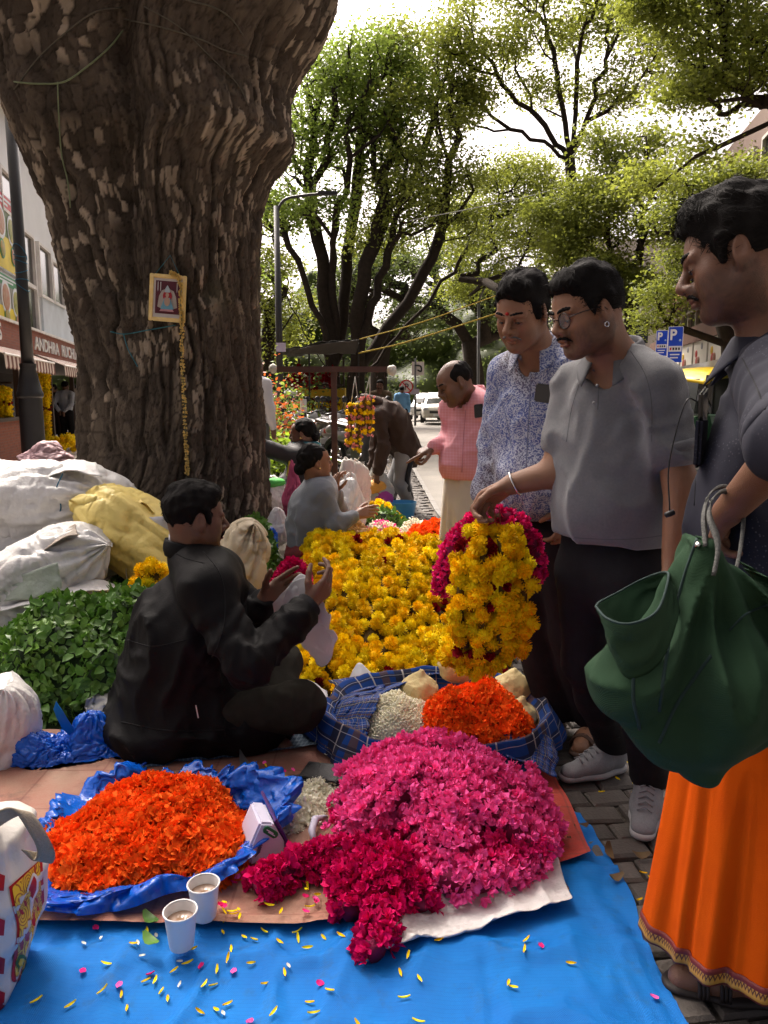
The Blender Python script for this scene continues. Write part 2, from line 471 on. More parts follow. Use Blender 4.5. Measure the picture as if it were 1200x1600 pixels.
def bricks():
 t=thing('brick_paving','dark worn brick paving strip beside the flower stalls','paving',(.3,5,0),kind='structure')
 bm_=pmat('dark_paver',(.105,.090,.078),(.060,.053,.048),9,.72,.35,120,.4,objrand=.35,dirt=(.17,.14,.11),dirt_scale=6,dirt_amt=.45)
 bl,bw,gap=.132,.086,.008
 r_=np.random.default_rng(5);base=[]
 for k in range(5):
  m=bmesh.new();bmesh.ops.create_cube(m,size=1.0)
  for v in m.verts:
   v.co.x*=bl+r_.uniform(-.006,.004);v.co.y*=bw+r_.uniform(-.005,.004);v.co.z=v.co.z*.05
  bmesh.ops.bevel(m,geom=[e for e in m.edges if e.verts[0].co.z>0 and e.verts[1].co.z>0],offset=.008,segments=1,affect='EDGES')
  me=bpy.data.meshes.new('brick');m.to_mesh(me);m.free();me.materials.append(bm_);base.append(me)
 th=RAD(7);R=rotz(th);spots=[]
 for i in range(-18,18):
  for j in range(-60,120):
   p=R@A((i+.5*(j%2))*(bl+gap),j*(bw+gap),0)+A(.2,5,0)
   x,y=p[0],p[1]
   if 1.0<y<13.6 and(.40 if y<3.2 else-.35)<x<road_edge(y)-.13:spots.append((x,y))
 spots.sort(key=lambda q:(q[1]if(q[1]<3.6 or q[1]>6.5)else q[1]+9));V=[];F=[];n=0
 for k,(x,y)in enumerate(spots):
  me=base[k%5];z=-.025+r_.uniform(-.007,.004);a=th+r_.normal(0,.03);tx,ty=r_.normal(0,.022,2);x+=r_.normal(0,.003);y+=r_.normal(0,.003)
  Rm=rotz(a)@rotx(tx)@roty(ty)
  if k<300:
   o=bpy.data.objects.new('brick',me);COL.objects.link(o);o.parent=t;o.matrix_parent_inverse=Matrix.Translation(t.location).inverted()
   M=Matrix(Rm.tolist()).to_4x4();M.translation=(x,y,z);o.matrix_basis=M
  else:
   co=np.array([v.co[:]for v in me.vertices])@Rm.T+A(x,y,z);V.append(co)
   F+=[[i+n for i in p.vertices]for p in me.polygons];n+=len(co)
 o=pydata('distant_bricks',np.concatenate(V),F,t,bm_,False);o['kind']='stuff'
bricks()
def plaza():
 t=thing('plaza_paving','pale stone slab paving of the plaza by the restaurant','paving',(-6,12,0),kind='structure')
 b=MB()
 for i in range(16):
  for j in range(14):
   b=MB();x=-9.9+i*.62+(j%2)*.31;y=7.2+j*.92
   if x>-1.6-.1*(y-7):continue
   b.box((x,y,-.010+.002*((i*7+j*3)%3)),(.303,.452,.012));b.build('paving_slab',plz,t,False)
plaza()
# the big tree
def cells(P2,cs,seed):
 """jittered cellular noise on 2D points: F1, F2, id hash"""
 Q=P2/cs;I=np.floor(Q).astype(int);f1=np.full(len(Q),9.0);f2=np.full(len(Q),9.0);hid=np.zeros(len(Q))
 h=lambda a,b,k:np.modf(np.abs(np.sin(a*127.1+b*311.7+k*74.7+seed)*43758.5453))[0]
 for dx in(-1,0,1):
  for dy in(-1,0,1):
   a=I[:,0]+dx;b=I[:,1]+dy
   px=a+.5+.8*(h(a,b,1)-.5);py=b+.5+.8*(h(a,b,2)-.5)
   d=np.hypot(Q[:,0]-px,Q[:,1]-py);c=d<f1
   f2=np.where(c,f1,np.minimum(f2,d));hid=np.where(c,h(a,b,3),hid);f1=np.where(c,d,f1)
 return f1,f2,hid
TR_Y=6.0
def trunk_profile():
 L=[(-40,-60),(-22,0),(2,60),(38,200),(96,350),(118,450),(140,560),(136,700),(112,790),(85,860),(60,905)]
 R=[(530,-60),(521,0),(499,60),(464,108),(446,150),(450,200),(456,235),(414,285),(401,330),(396,400),(395,500),(399,600),(404,700),(413,830),(428,905)]
 zl=[(at(u,v,TR_Y)[2],at(u,v,TR_Y)[0])for u,v in L];zr=[(at(u,v,TR_Y)[2],at(u,v,TR_Y)[0])for u,v in R]
 zl.sort();zr.sort()
 f=lambda z:(np.interp(z,*zip(*zl)),np.interp(z,*zip(*zr)))
 return f
def big_tree():
 t=thing('rain_tree','huge old tree with dark flaking bark behind the seated flower seller','tree',(-1.75,TR_Y,0))
 f=trunk_profile();nz,na=370,380;zs=np.linspace(-.1,5.0,nz);V=[];C=[]
 zz,aa=np.meshgrid(zs,np.concatenate([np.linspace(-math.pi*1.06,math.pi*.06,310,endpoint=False),np.linspace(math.pi*.06,math.pi*.94,70,endpoint=False)])%(2*math.pi),indexing='ij');z=zz.ravel();a=aa.ravel()
 xl,xr=f(z);k=np.ones(9)/9
 cx=(xl+xr)/2;r=(xr-xl)/2
 r=np.convolve(np.pad(r.reshape(nz,na)[:,0],4,'edge'),k,'valid')[:,None].repeat(na,1).ravel();cx=np.convolve(np.pad(cx.reshape(nz,na)[:,0],4,'edge'),k,'valid')[:,None].repeat(na,1).ravel()
 u=a*.95;P=np.stack([np.cos(a)*.95,np.sin(a)*.95,z],1)
 lob=.07*np.sin(3*a+.6*z+1.0)+.05*np.sin(5*a-.5*z+2)+.06*vnoise(P*np.array([1.6,1.6,.7]),3.0)
 lob*=np.clip(.4+.6*np.abs(np.sin(a)),0,1)
 sx=-a-math.pi/2
 ang=(a-1.5*math.pi+.05+.10*np.sin(z*1.3));seam=np.exp(-(ang/.10)**2)*np.clip((z-1.6)/2.2,0,1)*.26
 rr=r*(1+lob)-seam
 w=.045*np.stack([vnoise(P*7,1.0),vnoise(P*7,2.0)],1)
 tw=.22*vnoise(P*np.array([1.2,1.2,.8]),8.0)
 P2=np.stack([u+tw*.6,z],1)+w
 f1,f2,h=cells(P2,A(.034,.105),1.3);g1,g2,h2=cells(P2+.3,A(.072,.23),5.1)
 e=np.clip((f2-f1)/.17,0,1);e2=np.clip((g2-g1)/.15,0,1)
 fur=np.maximum(1-np.abs(vnoise(np.stack([P2[:,0]*9,P2[:,1]*1.7,a*0],1),4.0))*2.6,0)
 plate=(e**.4)*(.55+.45*h)*.016+(e2**.4)*(.45+.55*h2)*.022-fur*.042+.006*vnoise(P*60,6.0)
 tiltp=.010*(np.modf(P2[:,1]/.105)[0]-.5)
 d=rr+plate+tiltp*h
 x=cx+d*np.cos(a);y=TR_Y+d*.88*np.sin(a)
 V=np.stack([x,y,z],1)
 pat=np.clip(fbm(P*2.2,3,30.0)*2.2+.25,0,1);light=(h>.70)*pat*np.clip((e-.35)*2,0,1)
 base=A(.084,.067,.052)[None]*(.55+.75*h[:,None]*.7+.35*h2[:,None])
 base=base*(1-.5*(1-e[:,None]))*(1-.35*fur[:,None])
 moss=np.clip(vnoise(P*3,50.0)*2-.9,0,1)[:,None]
 cols=base*(1-light[:,None])+A(.34,.28,.215)[None]*(.7+.4*h2[:,None])*light[:,None]
 cols=cols*(1-.35*moss)+A(.10,.10,.06)*.35*moss
 cols=cols/A(1,1,1)
 idx=np.arange(nz*na).reshape(nz,na);nx=np.roll(idx,-1,1)
 F=np.stack([idx[:-1],nx[:-1],nx[1:],idx[1:]],-1).reshape(-1,4)
 bark=pmat('bark',(1,1,1),(.86,.84,.82),30,.95,.8,75,.06,attr='Col')
 pydata('trunk',V,F,t,bark,True,cols=cols)
 lb=pmat('limb_bark',(.13,.09,.062),(.07,.05,.036),12,.95,.6,60,.15)
 L=[[(-2.5,6.1,4.6),(-3.4,5.6,6.4),(-4.2,4.4,8.0),(-4.6,2.6,9.2)],[(-.95,6.0,4.6),(-.2,6.3,6.2),(.6,6.2,8.0),(1.6,5.4,9.6),(2.2,3.5,10.4)],[(-1.6,6.3,4.5),(-1.9,7.0,6.8),(-2.4,8.0,9.0),(-3.0,9.0,11.0)],[(-1.4,5.6,4.5),(-1.2,4.2,6.6),(-.6,2.2,8.0),(.4,0,8.8)]]
 R0=[.72,.72,.6,.5]
 for pts,r0 in zip(L,R0):
  b=MB();sp_=spline(pts,16);b.tube(sp_,np.linspace(r0,.12,16),14);b.build('limb',lb,t,True)
 return t
BIGTREE=big_tree()
# trees
def leaf_quads(P,size,r_,flat=.5,nrm_bias=None):
 """one small bent leaf spray (two quads' worth) per point"""
 n=len(P);d=r_.normal(0,1,(n,3));d[:,2]*=flat;d/=np.linalg.norm(d,axis=1)[:,None]
 w=np.cross(d,r_.normal(0,1,(n,3)));w/=np.linalg.norm(w,axis=1)[:,None]
 s=(size*r_.uniform(.55,1.35,n))[:,None]
 V=np.stack([P-d*s*.5,P+w*s*.32,P+d*s*.55,P-w*s*.32],1).reshape(-1,3)
 F=np.arange(4*n).reshape(n,4)
 return V,F
def leafmat(name,c1,c2,scale=.5,tr=.48):
 return pmat(name,c1,c2,scale,.55,0,1,.35,trans=tr,tcol=tuple(x*1.5 for x in c1))
BR=pmat('branch_bark',(.040,.031,.024),(.024,.019,.015),9,.95,.4,50,.1)
def skeleton(base,start,targets,r_,stems=()):
 """greedy tree joining target points to the trunk; returns nodes, parent"""
 N=[A(*p)for p in base];par=[-1]+list(range(len(base)-1));cost=list(np.cumsum([0]+[np.linalg.norm(N[i+1]-N[i])for i in range(len(N)-1)]))
 for st in stems:
  pv=start
  for p in spline([N[start]]+[A(*q)for q in st],4*len(st)+1)[1:]:
   p=p+r_.normal(0,.05,3);cost.append(cost[pv]+np.linalg.norm(p-N[pv]));N.append(p);par.append(pv);pv=len(N)-1
 order=np.argsort(np.linalg.norm(targets-N[start],axis=1))
 lock=start
 nc=[0]*9000
 for q in par[lock:]:nc[q]+=q>=0
 for k in order:
  T=targets[k];Q=np.array(N[lock:]);d=np.linalg.norm(Q-T,axis=1)
  j=int(np.argmin(d+4.0*(np.array(nc[lock:len(N)])>=3)+(.55 if len(stems)else.25)*np.array(cost[lock:])))+lock
  nc[j]+=1;a=N[j];L_=d[j-lock];m=max(1,int(L_/.7));prev=j
  dirp=nrm(a-N[par[j]])if par[j]>=0 else A(0,0,1)
  for q in range(1,m+1):
   s=q/m;p=a+(T-a)*s+dirp*L_*.28*s*(1-s)+r_.normal(0,.05*L_/m+.01,3)*(q<m)
   N.append(p);par.append(prev);cost.append(cost[prev]+np.linalg.norm(p-N[prev]));nc[prev]+=q>1;prev=len(N)-1
 return np.array(N),par
def tree_mesh(N,par,r0,tip=.012,n=6,p=2.25):
 ch=[[]for _ in N]
 for i,q in enumerate(par):
  if q>=0:ch[q].append(i)
 rad=np.zeros(len(N));tip=r0/max(1,sum(1 for c in ch if not c))**(1/p)
 for i in range(len(N)-1,-1,-1):
  rad[i]=tip if not ch[i]else sum(rad[c]**p for c in ch[i])**(1/p)
 tp=np.minimum(rad,tip*1.0);rad=np.where(rad<=tip*1.01,tip*.6,rad)
 m=MB()
 for i in range(len(N)):
  first=par[i]<0 or max(ch[par[i]],key=lambda c:rad[c])!=i
  if first:
   path=[i]if par[i]<0 else[par[i],i]
   while ch[path[-1]]:path.append(max(ch[path[-1]],key=lambda c:rad[c]))
   if len(path)<2:continue
   rr=rad[path].copy()
   if par[i]>=0:rr[0]=rr[1]
   m.tube(N[path],rr,n if rr.max()>.04 else 4,cap=False)
 return m,rad,ch
def tree(label,base,start,blobs,n_att,n_leaf,lsize,lm,r0,seed,spread=.55,group=None,stems=(),tip=.012):
 """blobs: (centre, radius) ellipsoids of the crown"""
 r_=np.random.default_rng(seed);tot=sum(b[1]**2 for b in blobs);T=[];Ps=[]
 for c,r in blobs:
  k=max(3,int(n_att*r*r/tot));q=r_.normal(0,1,(k,3));q/=np.linalg.norm(q,axis=1)[:,None];q*=(r_.uniform(.25,1,(k,1))**.5)*r*A(1,1,.72);T.append(A(*c)+q)
 T=np.concatenate(T)
 N,par=skeleton(base,start,T,r_,stems)
 t=thing('tree',label,'tree',(base[0][0],base[0][1],0),group)
 m,rad,ch=tree_mesh(N,par,r0,tip);m.build('trunk',BR,t,True)
 tips=np.array([i for i in range(len(N))if not ch[i]]);w=r_.uniform(.15,1,len(tips))**1.5
 pick=r_.choice(tips,n_leaf,p=w/w.sum());off=r_.normal(0,spread*.5,(n_leaf,3))*A(1,1,.55)
 P=N[pick]+off
 V,F=leaf_quads(P,lsize,r_)
 pydata('crown',V,F,t,lm,False)
 return t
LM1=leafmat('leaf_mid',(.165,.225,.035),(.100,.150,.026),.7)
LM2=leafmat('leaf_yellow',(.185,.210,.030),(.115,.145,.024),.6)
LM3=leafmat('leaf_olive',(.170,.195,.030),(.105,.135,.022),.6)
LM4=leafmat('leaf_dark',(.075,.100,.024),(.048,.066,.018),.5)
def B(u,v,Y,rpx):p=at(u,v,Y);return(p,rpx/FPX*Y)
def G(u,Y):return at(u,620,Y)*A(1,1,0)
def P3(u,v,Y):return at(u,v,Y)
Y=23
b0=G(520,Y)
S1=[[(505,520),(470,430),(440,350)],[(512,500),(500,400),(482,300),(492,200)],[(535,500),(545,400),(560,280),(568,170)],[(500,560),(455,480),(420,430)],[(525,480),(520,380),(540,300)]]
S2=[[(575,500),(600,420),(625,330),(640,240)],[(590,530),(650,450),(690,350),(700,250)],[(590,560),(650,490),(705,425),(735,380)],[(560,470),(585,370),(600,290)]]
for k,(u0,v0,seed,label,S,blobs)in enumerate([(518,596,3,'tall leafy tree with several dark stems behind the black awning, leftmost big crown',S1,[B(560,105,Y,62),B(500,160,Y,62),B(610,130,Y+1,55),B(470,250,Y,55),B(560,220,Y,66),B(440,330,Y,45),B(500,330,Y-1,40)]),(556,596,4,'dark spreading tree whose fan of branches reaches to the middle of the sky gap',S2,[B(655,200,Y+1,66),B(690,280,Y,58),B(620,270,Y,60),B(650,330,Y-1,50),B(700,160,Y+2,46),B(590,370,Y,40),B(720,360,Y,36),B(620,80,Y+1,40),B(680,110,Y+2,40),B(590,180,Y,50)])]):
 tree(label,[G(u0,Y),P3(u0,v0,Y)],1,blobs,320,29000,.100,LM1 if k==0 else LM3,.30,seed,.75,'trees along the road',[[P3(u,v,Y+(i_%3-1)*.5)for u,v in st]for i_,st in enumerate(S)])
Y=25
S3=[[(850,195),(800,150),(770,100)],[(880,180),(868,100),(850,40)],[(915,190),(940,110),(950,40)],[(915,195),(980,150),(1020,100)],[(830,215),(760,195),(700,185)],[(900,150),(905,80),(930,10)]]
tree('tall tree with yellow green leaves and open branches against the white sky at upper right',[G(905,Y),P3(900,480,Y),P3(897,330,Y),P3(890,250,Y)],3,[B(705,75,Y,44),B(765,95,Y,48),B(740,160,Y,34),B(830,60,Y,50),B(850,150,Y,36),B(930,40,Y+1,56),B(955,140,Y,42),B(1020,90,Y,50),B(720,20,Y,38),B(830,-30,Y,55),B(960,-40,Y,60)],340,34000,.105,LM2,.17,8,.75,'trees along the road',[[P3(u,v,Y)for u,v in st]for st in S3])
Y=13
tree('tree at far right with long limb leaning over the road',[G(1330,Y),P3(1310,400,Y),P3(1270,280,Y)],1,[B(1100,60,Y,60),B(1150,140,Y,55),B(1080,150,Y,45),B(1190,60,Y,60),B(1060,0,Y,60),B(1150,-40,Y,70),B(1015,285,Y,22),B(1240,120,Y,70),B(1090,240,Y,30)],260,26000,.075,LM2,.14,14,.5,'trees along the road')
Y=19
tree('bushy olive tree behind the men with its thin trunk showing above the grey polo man',[G(985,Y),P3(984,500,Y),P3(975,420,Y)],1,[B(965,330,Y,74),B(920,400,Y,60),B(1020,380,Y,52),B(985,270,Y,52),B(1000,450,Y,42),B(930,460,Y,45),B(1040,300,Y,30),B(880,340,Y,40),B(955,235,Y,36),B(1000,225,Y,26)],210,36000,.088,LM3,.14,5,.6,'trees along the road')
tree('rounded green tree in the middle distance above the pink shirt man',[G(800,22),P3(802,560,22),P3(800,480,22)],1,[B(800,290,27,60),B(750,350,27,60),B(850,300,27,54),B(800,390,26,62),B(880,380,27,54),B(740,430,26,48)],200,34000,.090,LM2,.13,46,.75,'trees along the road')
tree('dark tree standing behind the parked white cars',[G(745,38),P3(742,590,38),P3(735,540,38)],1,[B(700,420,38,55),B(760,450,38,50),B(660,470,38,44),B(730,370,40,50),B(800,490,38,50),B(860,470,38,55)],150,13000,.16,LM4,.5,7,1.1,'trees along the road')
tree('dark tree left of the road end behind the flower cart',[G(590,36),P3(592,590,36),P3(600,530,36)],1,[B(560,440,36,50),B(620,430,36,50),B(640,500,36,40),B(520,470,36,44),B(590,390,38,50)],140,11000,.15,LM4,.45,17,1.0,'trees along the road')
tree('light green tree glimpsed between the old trunk and the street lamp',[G(415,30),P3(420,540,30),P3(420,470,30)],1,[B(410,430,30,45),B(440,480,30,40),B(400,350,30,40),B(420,530,30,38)],100,9000,.13,LM2,.25,27,.9,'trees along the road')
tree('low dark tree behind the parking signs at right',[G(1150,15),P3(1140,540,15),P3(1110,430,15)],1,[B(1040,470,15,30),B(1020,500,15,26),B(1080,420,15,40),B(1120,370,15,50),B(1090,300,15,44),B(1150,290,15,44),B(1060,340,15,40)],170,17000,.065,LM3,.16,37,.5,'trees along the road')
r_=np.random.default_rng(77)
def wood_top(x):return 10+3.5*vnoise(np.stack([x*.16,x*0,x*0],-1),3.0)+1.8*vnoise(np.stack([x*.5,x*0,x*0],-1),5.0)
def wood_fn(U,V):
 x=-40+84*U;z=wood_top(x)*(V*.93);q=np.stack([x*.35,z*.5,x*0],1)
 return np.stack([x,62+3*V**2*3-2.2*vnoise(q,4.0)-1.2*vnoise(q*2.4,6.0),z],1)
wo_=gridmesh('far_woods',wood_fn,150,40,None,LM4,thick=1.2);props(wo_,'dark mass of trees closing the end of the road','woods',kind='stuff')
n=36000;U=r_.uniform(0,1,n);Vv=r_.uniform(0,1.06,n);P=wood_fn(U,Vv)+r_.normal(0,.5,(n,3))-A(0,1.1,0)
V,F=leaf_quads(P,.26,r_);pydata('leaves',V,F,wo_,LM4,False)['kind']='stuff'
r_=np.random.default_rng(78);P=[]
for i in range(7):
 c=A(r_.uniform(-7,4.5),r_.uniform(-5,7.5),0);c[2]=7.2+max(0,c[1])*.52+r_.uniform(0,2.4)
 P.append(c+r_.normal(0,1,(120,3))*A(.75,.75,.35))
V,F=leaf_quads(np.concatenate(P),.20,r_)
o=pydata('crown',V,F,BIGTREE,LM1,False);o['kind']='stuff'
# buildings
class Facade:
 def __init__(s,P0,P1,out):
  s.O=A(P0[0],P0[1],0);s.d=nrm(A(P1[0]-P0[0],P1[1]-P0[1],0));n=np.cross(s.d,A(0,0,1));s.n=n if np.dot(n,out)>0 else-n
  s.R=np.stack([s.d,-s.n if np.dot(np.cross(s.d,-s.n),A(0,0,1))>0 else s.n,A(0,0,1)],1)
 def px(s,u,v):
  d=at(u,v,1.0)-A(0,0,CAM_H);t=np.dot(s.O-A(0,0,CAM_H),s.n)/np.dot(d,s.n);p=A(0,0,CAM_H)+d*t
  return np.dot(p-s.O,s.d),p[2]
 def P(s,a,z,o=0.0):return s.O+s.d*a+A(0,0,z)+s.n*o
 def box(s,name,a0,a1,z0,z1,o0,o1,mat,parent,bevel=0.0,label=None):
  m=MB();m.box(s.P((a0+a1)/2,(z0+z1)/2,(o0+o1)/2),(abs(a1-a0)/2,abs(o1-o0)/2,abs(z1-z0)/2),np.stack([s.d,s.n,A(0,0,1)],1))
  o=m.build(name,mat,parent,False,bevel)
  if label:o['label']=label
  return o
 def text(s,name,txt,a,z,h,o,mat,parent,width=None,bold=0.0):
  cu=bpy.data.curves.new(name,'FONT');cu.body=txt;cu.size=h*1.38;cu.extrude=.012;cu.offset=bold;cu.align_x='LEFT'
  tmp=bpy.data.objects.new(name,cu);COL.objects.link(tmp);bpy.context.view_layer.update();me=bpy.data.meshes.new_from_object(tmp.evaluated_get(bpy.context.evaluated_depsgraph_get()));bpy.data.objects.remove(tmp)
  wd=max(v.co.x for v in me.vertices)-min(v.co.x for v in me.vertices);me.materials.clear();ob=add_obj(name,me,parent,mat)
  x=s.d;zax=s.n;yv=np.cross(zax,x)
  if yv[2]<0:x=-x;yv=np.cross(zax,x)
  M=Matrix(np.stack([x,yv,zax],1).tolist()).to_4x4();M.translation=s.P(a,z,o).tolist();ob.matrix_basis=M
  if width:ob.matrix_basis=M@Matrix.Diagonal((width/wd,1,1,1))
  return ob
def _brickm(nt,b):
 n=nt.nodes;L=nt.links;br=n.new('ShaderNodeTexBrick');tc=n.new('ShaderNodeTexCoord');mp=n.new('ShaderNodeMapping')
 mp.inputs['Rotation'].default_value=(RAD(90),0,0);mp.inputs['Scale'].default_value=(1,1,1);L.new(tc.outputs['Object'],mp.inputs[0])
 s=n.new('ShaderNodeSeparateXYZ');L.new(tc.outputs['Object'],s.inputs[0]);c=n.new('ShaderNodeCombineXYZ');L.new(s.outputs[1],c.inputs[0]);L.new(s.outputs[2],c.inputs[1]);L.new(c.outputs[0],br.inputs['Vector'])
 br.inputs['Color1'].default_value=(.30,.085,.045,1);br.inputs['Color2'].default_value=(.22,.065,.04,1);br.inputs['Mortar'].default_value=(.22,.13,.10,1)
 br.inputs['Scale'].default_value=5.0;br.inputs['Mortar Size'].default_value=.02;L.new(br.outputs['Color'],b.inputs['Base Color']);b.inputs['Roughness'].default_value=.85
BRICKM=stripmat('red_brick',_brickm)
GLASS=pmat('dark_glass',(.014,.016,.016),(.03,.034,.03),.8,.12,spec=.6)
WPAINT=pmat('white_wall',(.74,.75,.76),(.66,.67,.68),1.2,.7)
WTRIM=pmat('white_trim',(.78,.76,.73),None,4,.6)
def restaurant():
 Fc=Facade((-6.6,13),(-8.1,20),A(1,0,0));t=thing('restaurant_building','white and red brick restaurant with striped awnings and dark windows, left of the tree','building',(-7,16,0))
 a=lambda u:Fc.px(u,620)[0];z=lambda u,v:Fc.px(u,v)[1]
 A0,A1=-7.5,a(150)+5
 zb0,zb1=2.16,2.62
 Fc.box('upper_wall',A0,A1,zb1,7.6,-.45,-.10,WPAINT,t)
 Fc.box('sign_band',A0,A1,zb0,zb1,-.4,.06,BRICKM,t)
 Fc.box('band_coping',A0,A1,zb1,zb1+.05,-.4,.10,WTRIM,t)
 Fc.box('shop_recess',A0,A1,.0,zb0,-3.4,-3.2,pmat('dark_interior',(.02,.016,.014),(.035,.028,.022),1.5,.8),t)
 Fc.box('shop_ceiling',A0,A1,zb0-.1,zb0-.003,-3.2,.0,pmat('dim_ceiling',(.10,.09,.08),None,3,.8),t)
 Fc.box('shop_floor',A0,A1,.002,.06,-3.2,.2,pmat('shop_tiles',(.16,.12,.1),None,3,.7),t)
 Fc.box('low_wall',A0,a(33),.06,.86,-.35,-.05,BRICKM,t);Fc.box('counter_top',A0,a(33)+.05,.86,.92,-.4,.0,pmat('dark_wood',(.05,.028,.02),None,5,.5),t)
 for u in(34,52,84,118):Fc.box('post',a(u)-.05,a(u)+.05,.06,zb0,-.12,-.02,MATS['dark_wood'],t)
 def window(u0,v0,u1,v1,mull=True):
  a0,a1=a(u0),a(u1);z1,z0=z((u0+u1)/2,v0),z((u0+u1)/2,v1)
  w=Fc.box('window',a0,a1,z0,z1,-.11,-.085,GLASS,t)
  for b in((a0-.06,a0,z0-.06,z1+.06),(a1,a1+.06,z0-.06,z1+.06),(a0,a1,z0-.06,z0),(a0,a1,z1,z1+.06)):Fc.box('frame',*b,-.10,-.02,WTRIM,w)
  if mull:Fc.box('transom',a0,a1,(z0+z1)/2-.04,(z0+z1)/2+.04,-.085,-.03,WTRIM,w)
 window(53,380,71,525);window(79,402,95,470,False);window(98,425,112,480,False);window(-14,330,0,500);window(-60,260,-22,480)
 window(1,262,22,318,False);window(30,300,52,352,False)
 a0,a1=a(80),a(125);Fc.box('white_panel',a0,a1,zb1+.06,z(95,478),-.10,-.05,pmat('pale_blue_panel',(.62,.68,.74),None,2,.6),t)
 for u in(-30,-4,10):Fc.box('terracotta_bay',a(u),a(u+11),5.0,6.6,-.10,-.02,pmat('terracotta',(.45,.17,.10),(.36,.14,.09),2,.8),t)
 Fc.box('cornice',A0,A1,6.62,6.80,-.3,.12,WTRIM,t)
 red,grn,yel,drk=(pmat(n_,c,None,3,.5)for n_,c in(('print_red',(.55,.03,.05)),('print_green',(.01,.22,.07)),('print_yellow',(.75,.58,.02)),('print_dark',(.05,.05,.04))))
 fo=[pmat('print_food%d'%i,c,c2,9,.5)for i,(c,c2)in enumerate((((.45,.22,.05),(.16,.25,.05)),((.35,.08,.03),(.4,.3,.2)),((.1,.2,.05),(.5,.4,.1))))]
 wht=pmat('print_white',(.7,.74,.78),None,3,.5)
 def poster(label,zt,zbm,strip,strip2):
  p=thing('poster',label,'poster',Fc.P(a(20),zbm));b0,b1=a(-2),a(47);h=zt-zbm;w=b1-b0
  Fc.box('board',b0,b1,zbm,zt,-.085,-.04,wht,p)
  Fc.box('title_strip',b0+.02,b1-.02,zt-.20*h,zt-.02,-.04,-.032,strip,p)
  Fc.box('photo_area',b0+.02,b1-.02,zbm+.42*h,zt-.20*h,-.04,-.034,strip2,p)
  Fc.box('offer_area',b0+.02+w*.22,b1-.02,zbm+.02,zbm+.44*h,-.04,-.033,yel,p)
  for i,(x,zz,r)in enumerate(((.16,.64,.10),(.48,.60,.12),(.80,.57,.11),(.48,.26,.07),(.82,.24,.07))):
   m=MB();c=Fc.P(b0+w*x,zbm+h*zz,-.030);Rr=np.stack([Fc.d,A(0,0,1),Fc.n],1)
   m.lathe(c,[(r*w*1.15,0),(r*w*1.15,.006)],18,R=Rr);m.build('plate',wht if i<3 else grn,p)
   m=MB();m.lathe(c,[(r*w*.92,.004),(r*w*.85,.014),(r*w*.3,.020)],16,R=Rr);m.build('dish',fo[i%3],p)
  for i in range(2):
   Fc.box('title_line',b0+w*.10,b1-w*(.12+.14*i),zt-.085*h-.055*h*i,zt-.055*h-.055*h*i,-.032,-.029,wht,p)
  for i in range(3):Fc.box('text_line',b0+w*.03,b0+w*.19,zbm+.10*h+i*.09*h,zbm+.13*h+i*.09*h,-.04,-.032,red if i==2 else drk,p)
 poster('upper food poster with red heading on the white wall',z(22,315),z(22,428),red,pmat('print_photo_green',(.10,.22,.04),(.05,.08,.02),4,.5))
 poster('lower food poster with green heading on the white wall',z(22,434),z(22,522),grn,pmat('print_photo_grey',(.42,.44,.42),(.12,.10,.08),4,.5))
 s=thing('restaurant_sign','white raised letters on the red brick band reading ANDHRA RUCHULU','sign',Fc.P(a(85),2.3))
 wl=pmat('white_letter',(.80,.80,.78),None,3,.5)
 x0=a(54);x1=a(121)
 Fc.text('lettering','ANDHRA',x0,2.25,.27,.07,wl,s,(x1-x0)*.50,.006);Fc.text('lettering','RUCHULU',x0+(x1-x0)*.56,2.25,.27,.07,wl,s,(x1-x0)*.52,.006)
 Fc.text('lettering','S',a(-3),2.27,.30,.07,wl,s,.2,.006)
 st=[pmat('awning_cream',(.62,.52,.44),None,5,.8),pmat('awning_brown',(.16,.055,.04),None,5,.8)]
 for lab,u0,u1 in(('striped brown and cream awning left of the lamp post',-60,34),('striped brown and cream awning under the lettering',53,135)):
  w=thing('awning',lab,'awning',Fc.P(a(u0),2.1));n_=int((a(u1)-a(u0))/.115);xs=np.linspace(a(u0),a(u1),n_+1)
  for i in range(n_):
   m=MB();q=[Fc.P(xs[i],2.14,.07),Fc.P(xs[i+1],2.14,.07),Fc.P(xs[i+1],1.92,.62),Fc.P(xs[i],1.92,.62),Fc.P(xs[i],1.74,.63),Fc.P((xs[i]+xs[i+1])/2,1.70,.63),Fc.P(xs[i+1],1.74,.63)]
   q2=[p+A(0,0,.012)+Fc.n*.006 for p in q];m.add(q+q2,[(0,1,2,3),(3,2,6,5,4),(7,10,9,8),(10,11,12,13,9),(0,7,8,1),(0,3,10,7),(1,8,9,2),(3,4,11,10),(4,5,12,11),(5,6,13,12),(6,2,9,13)])
   m.build('stripe',st[i%2],w,False)
  m=MB();m.tube([Fc.P(a(u0),1.93,.62),Fc.P(a(u1),1.93,.62)],.02,6);m.build('front_bar',WTRIM,w)
 for i,u in enumerate((8,62,104)):
  q=thing('menu_board',['dark board hanging in the shop front at far left','lit menu board inside the shop behind the yellow garlands','dark board hanging above the men by the trunk'][i],'board',Fc.P(a(u),1.4,-1))
  Fc.box('panel',a(u)-.45,a(u)+.45,1.35,1.75,-1.0,-.96,[MATS['dark_wood'],pmat('menu_green',(.10,.14,.05),(.4,.35,.08),6,.5),MATS['dark_wood']][i],q);Fc.box('rail',a(u)-.5,a(u)+.5,1.76,1.80,-1.02,-.9,WTRIM,q)
restaurant()
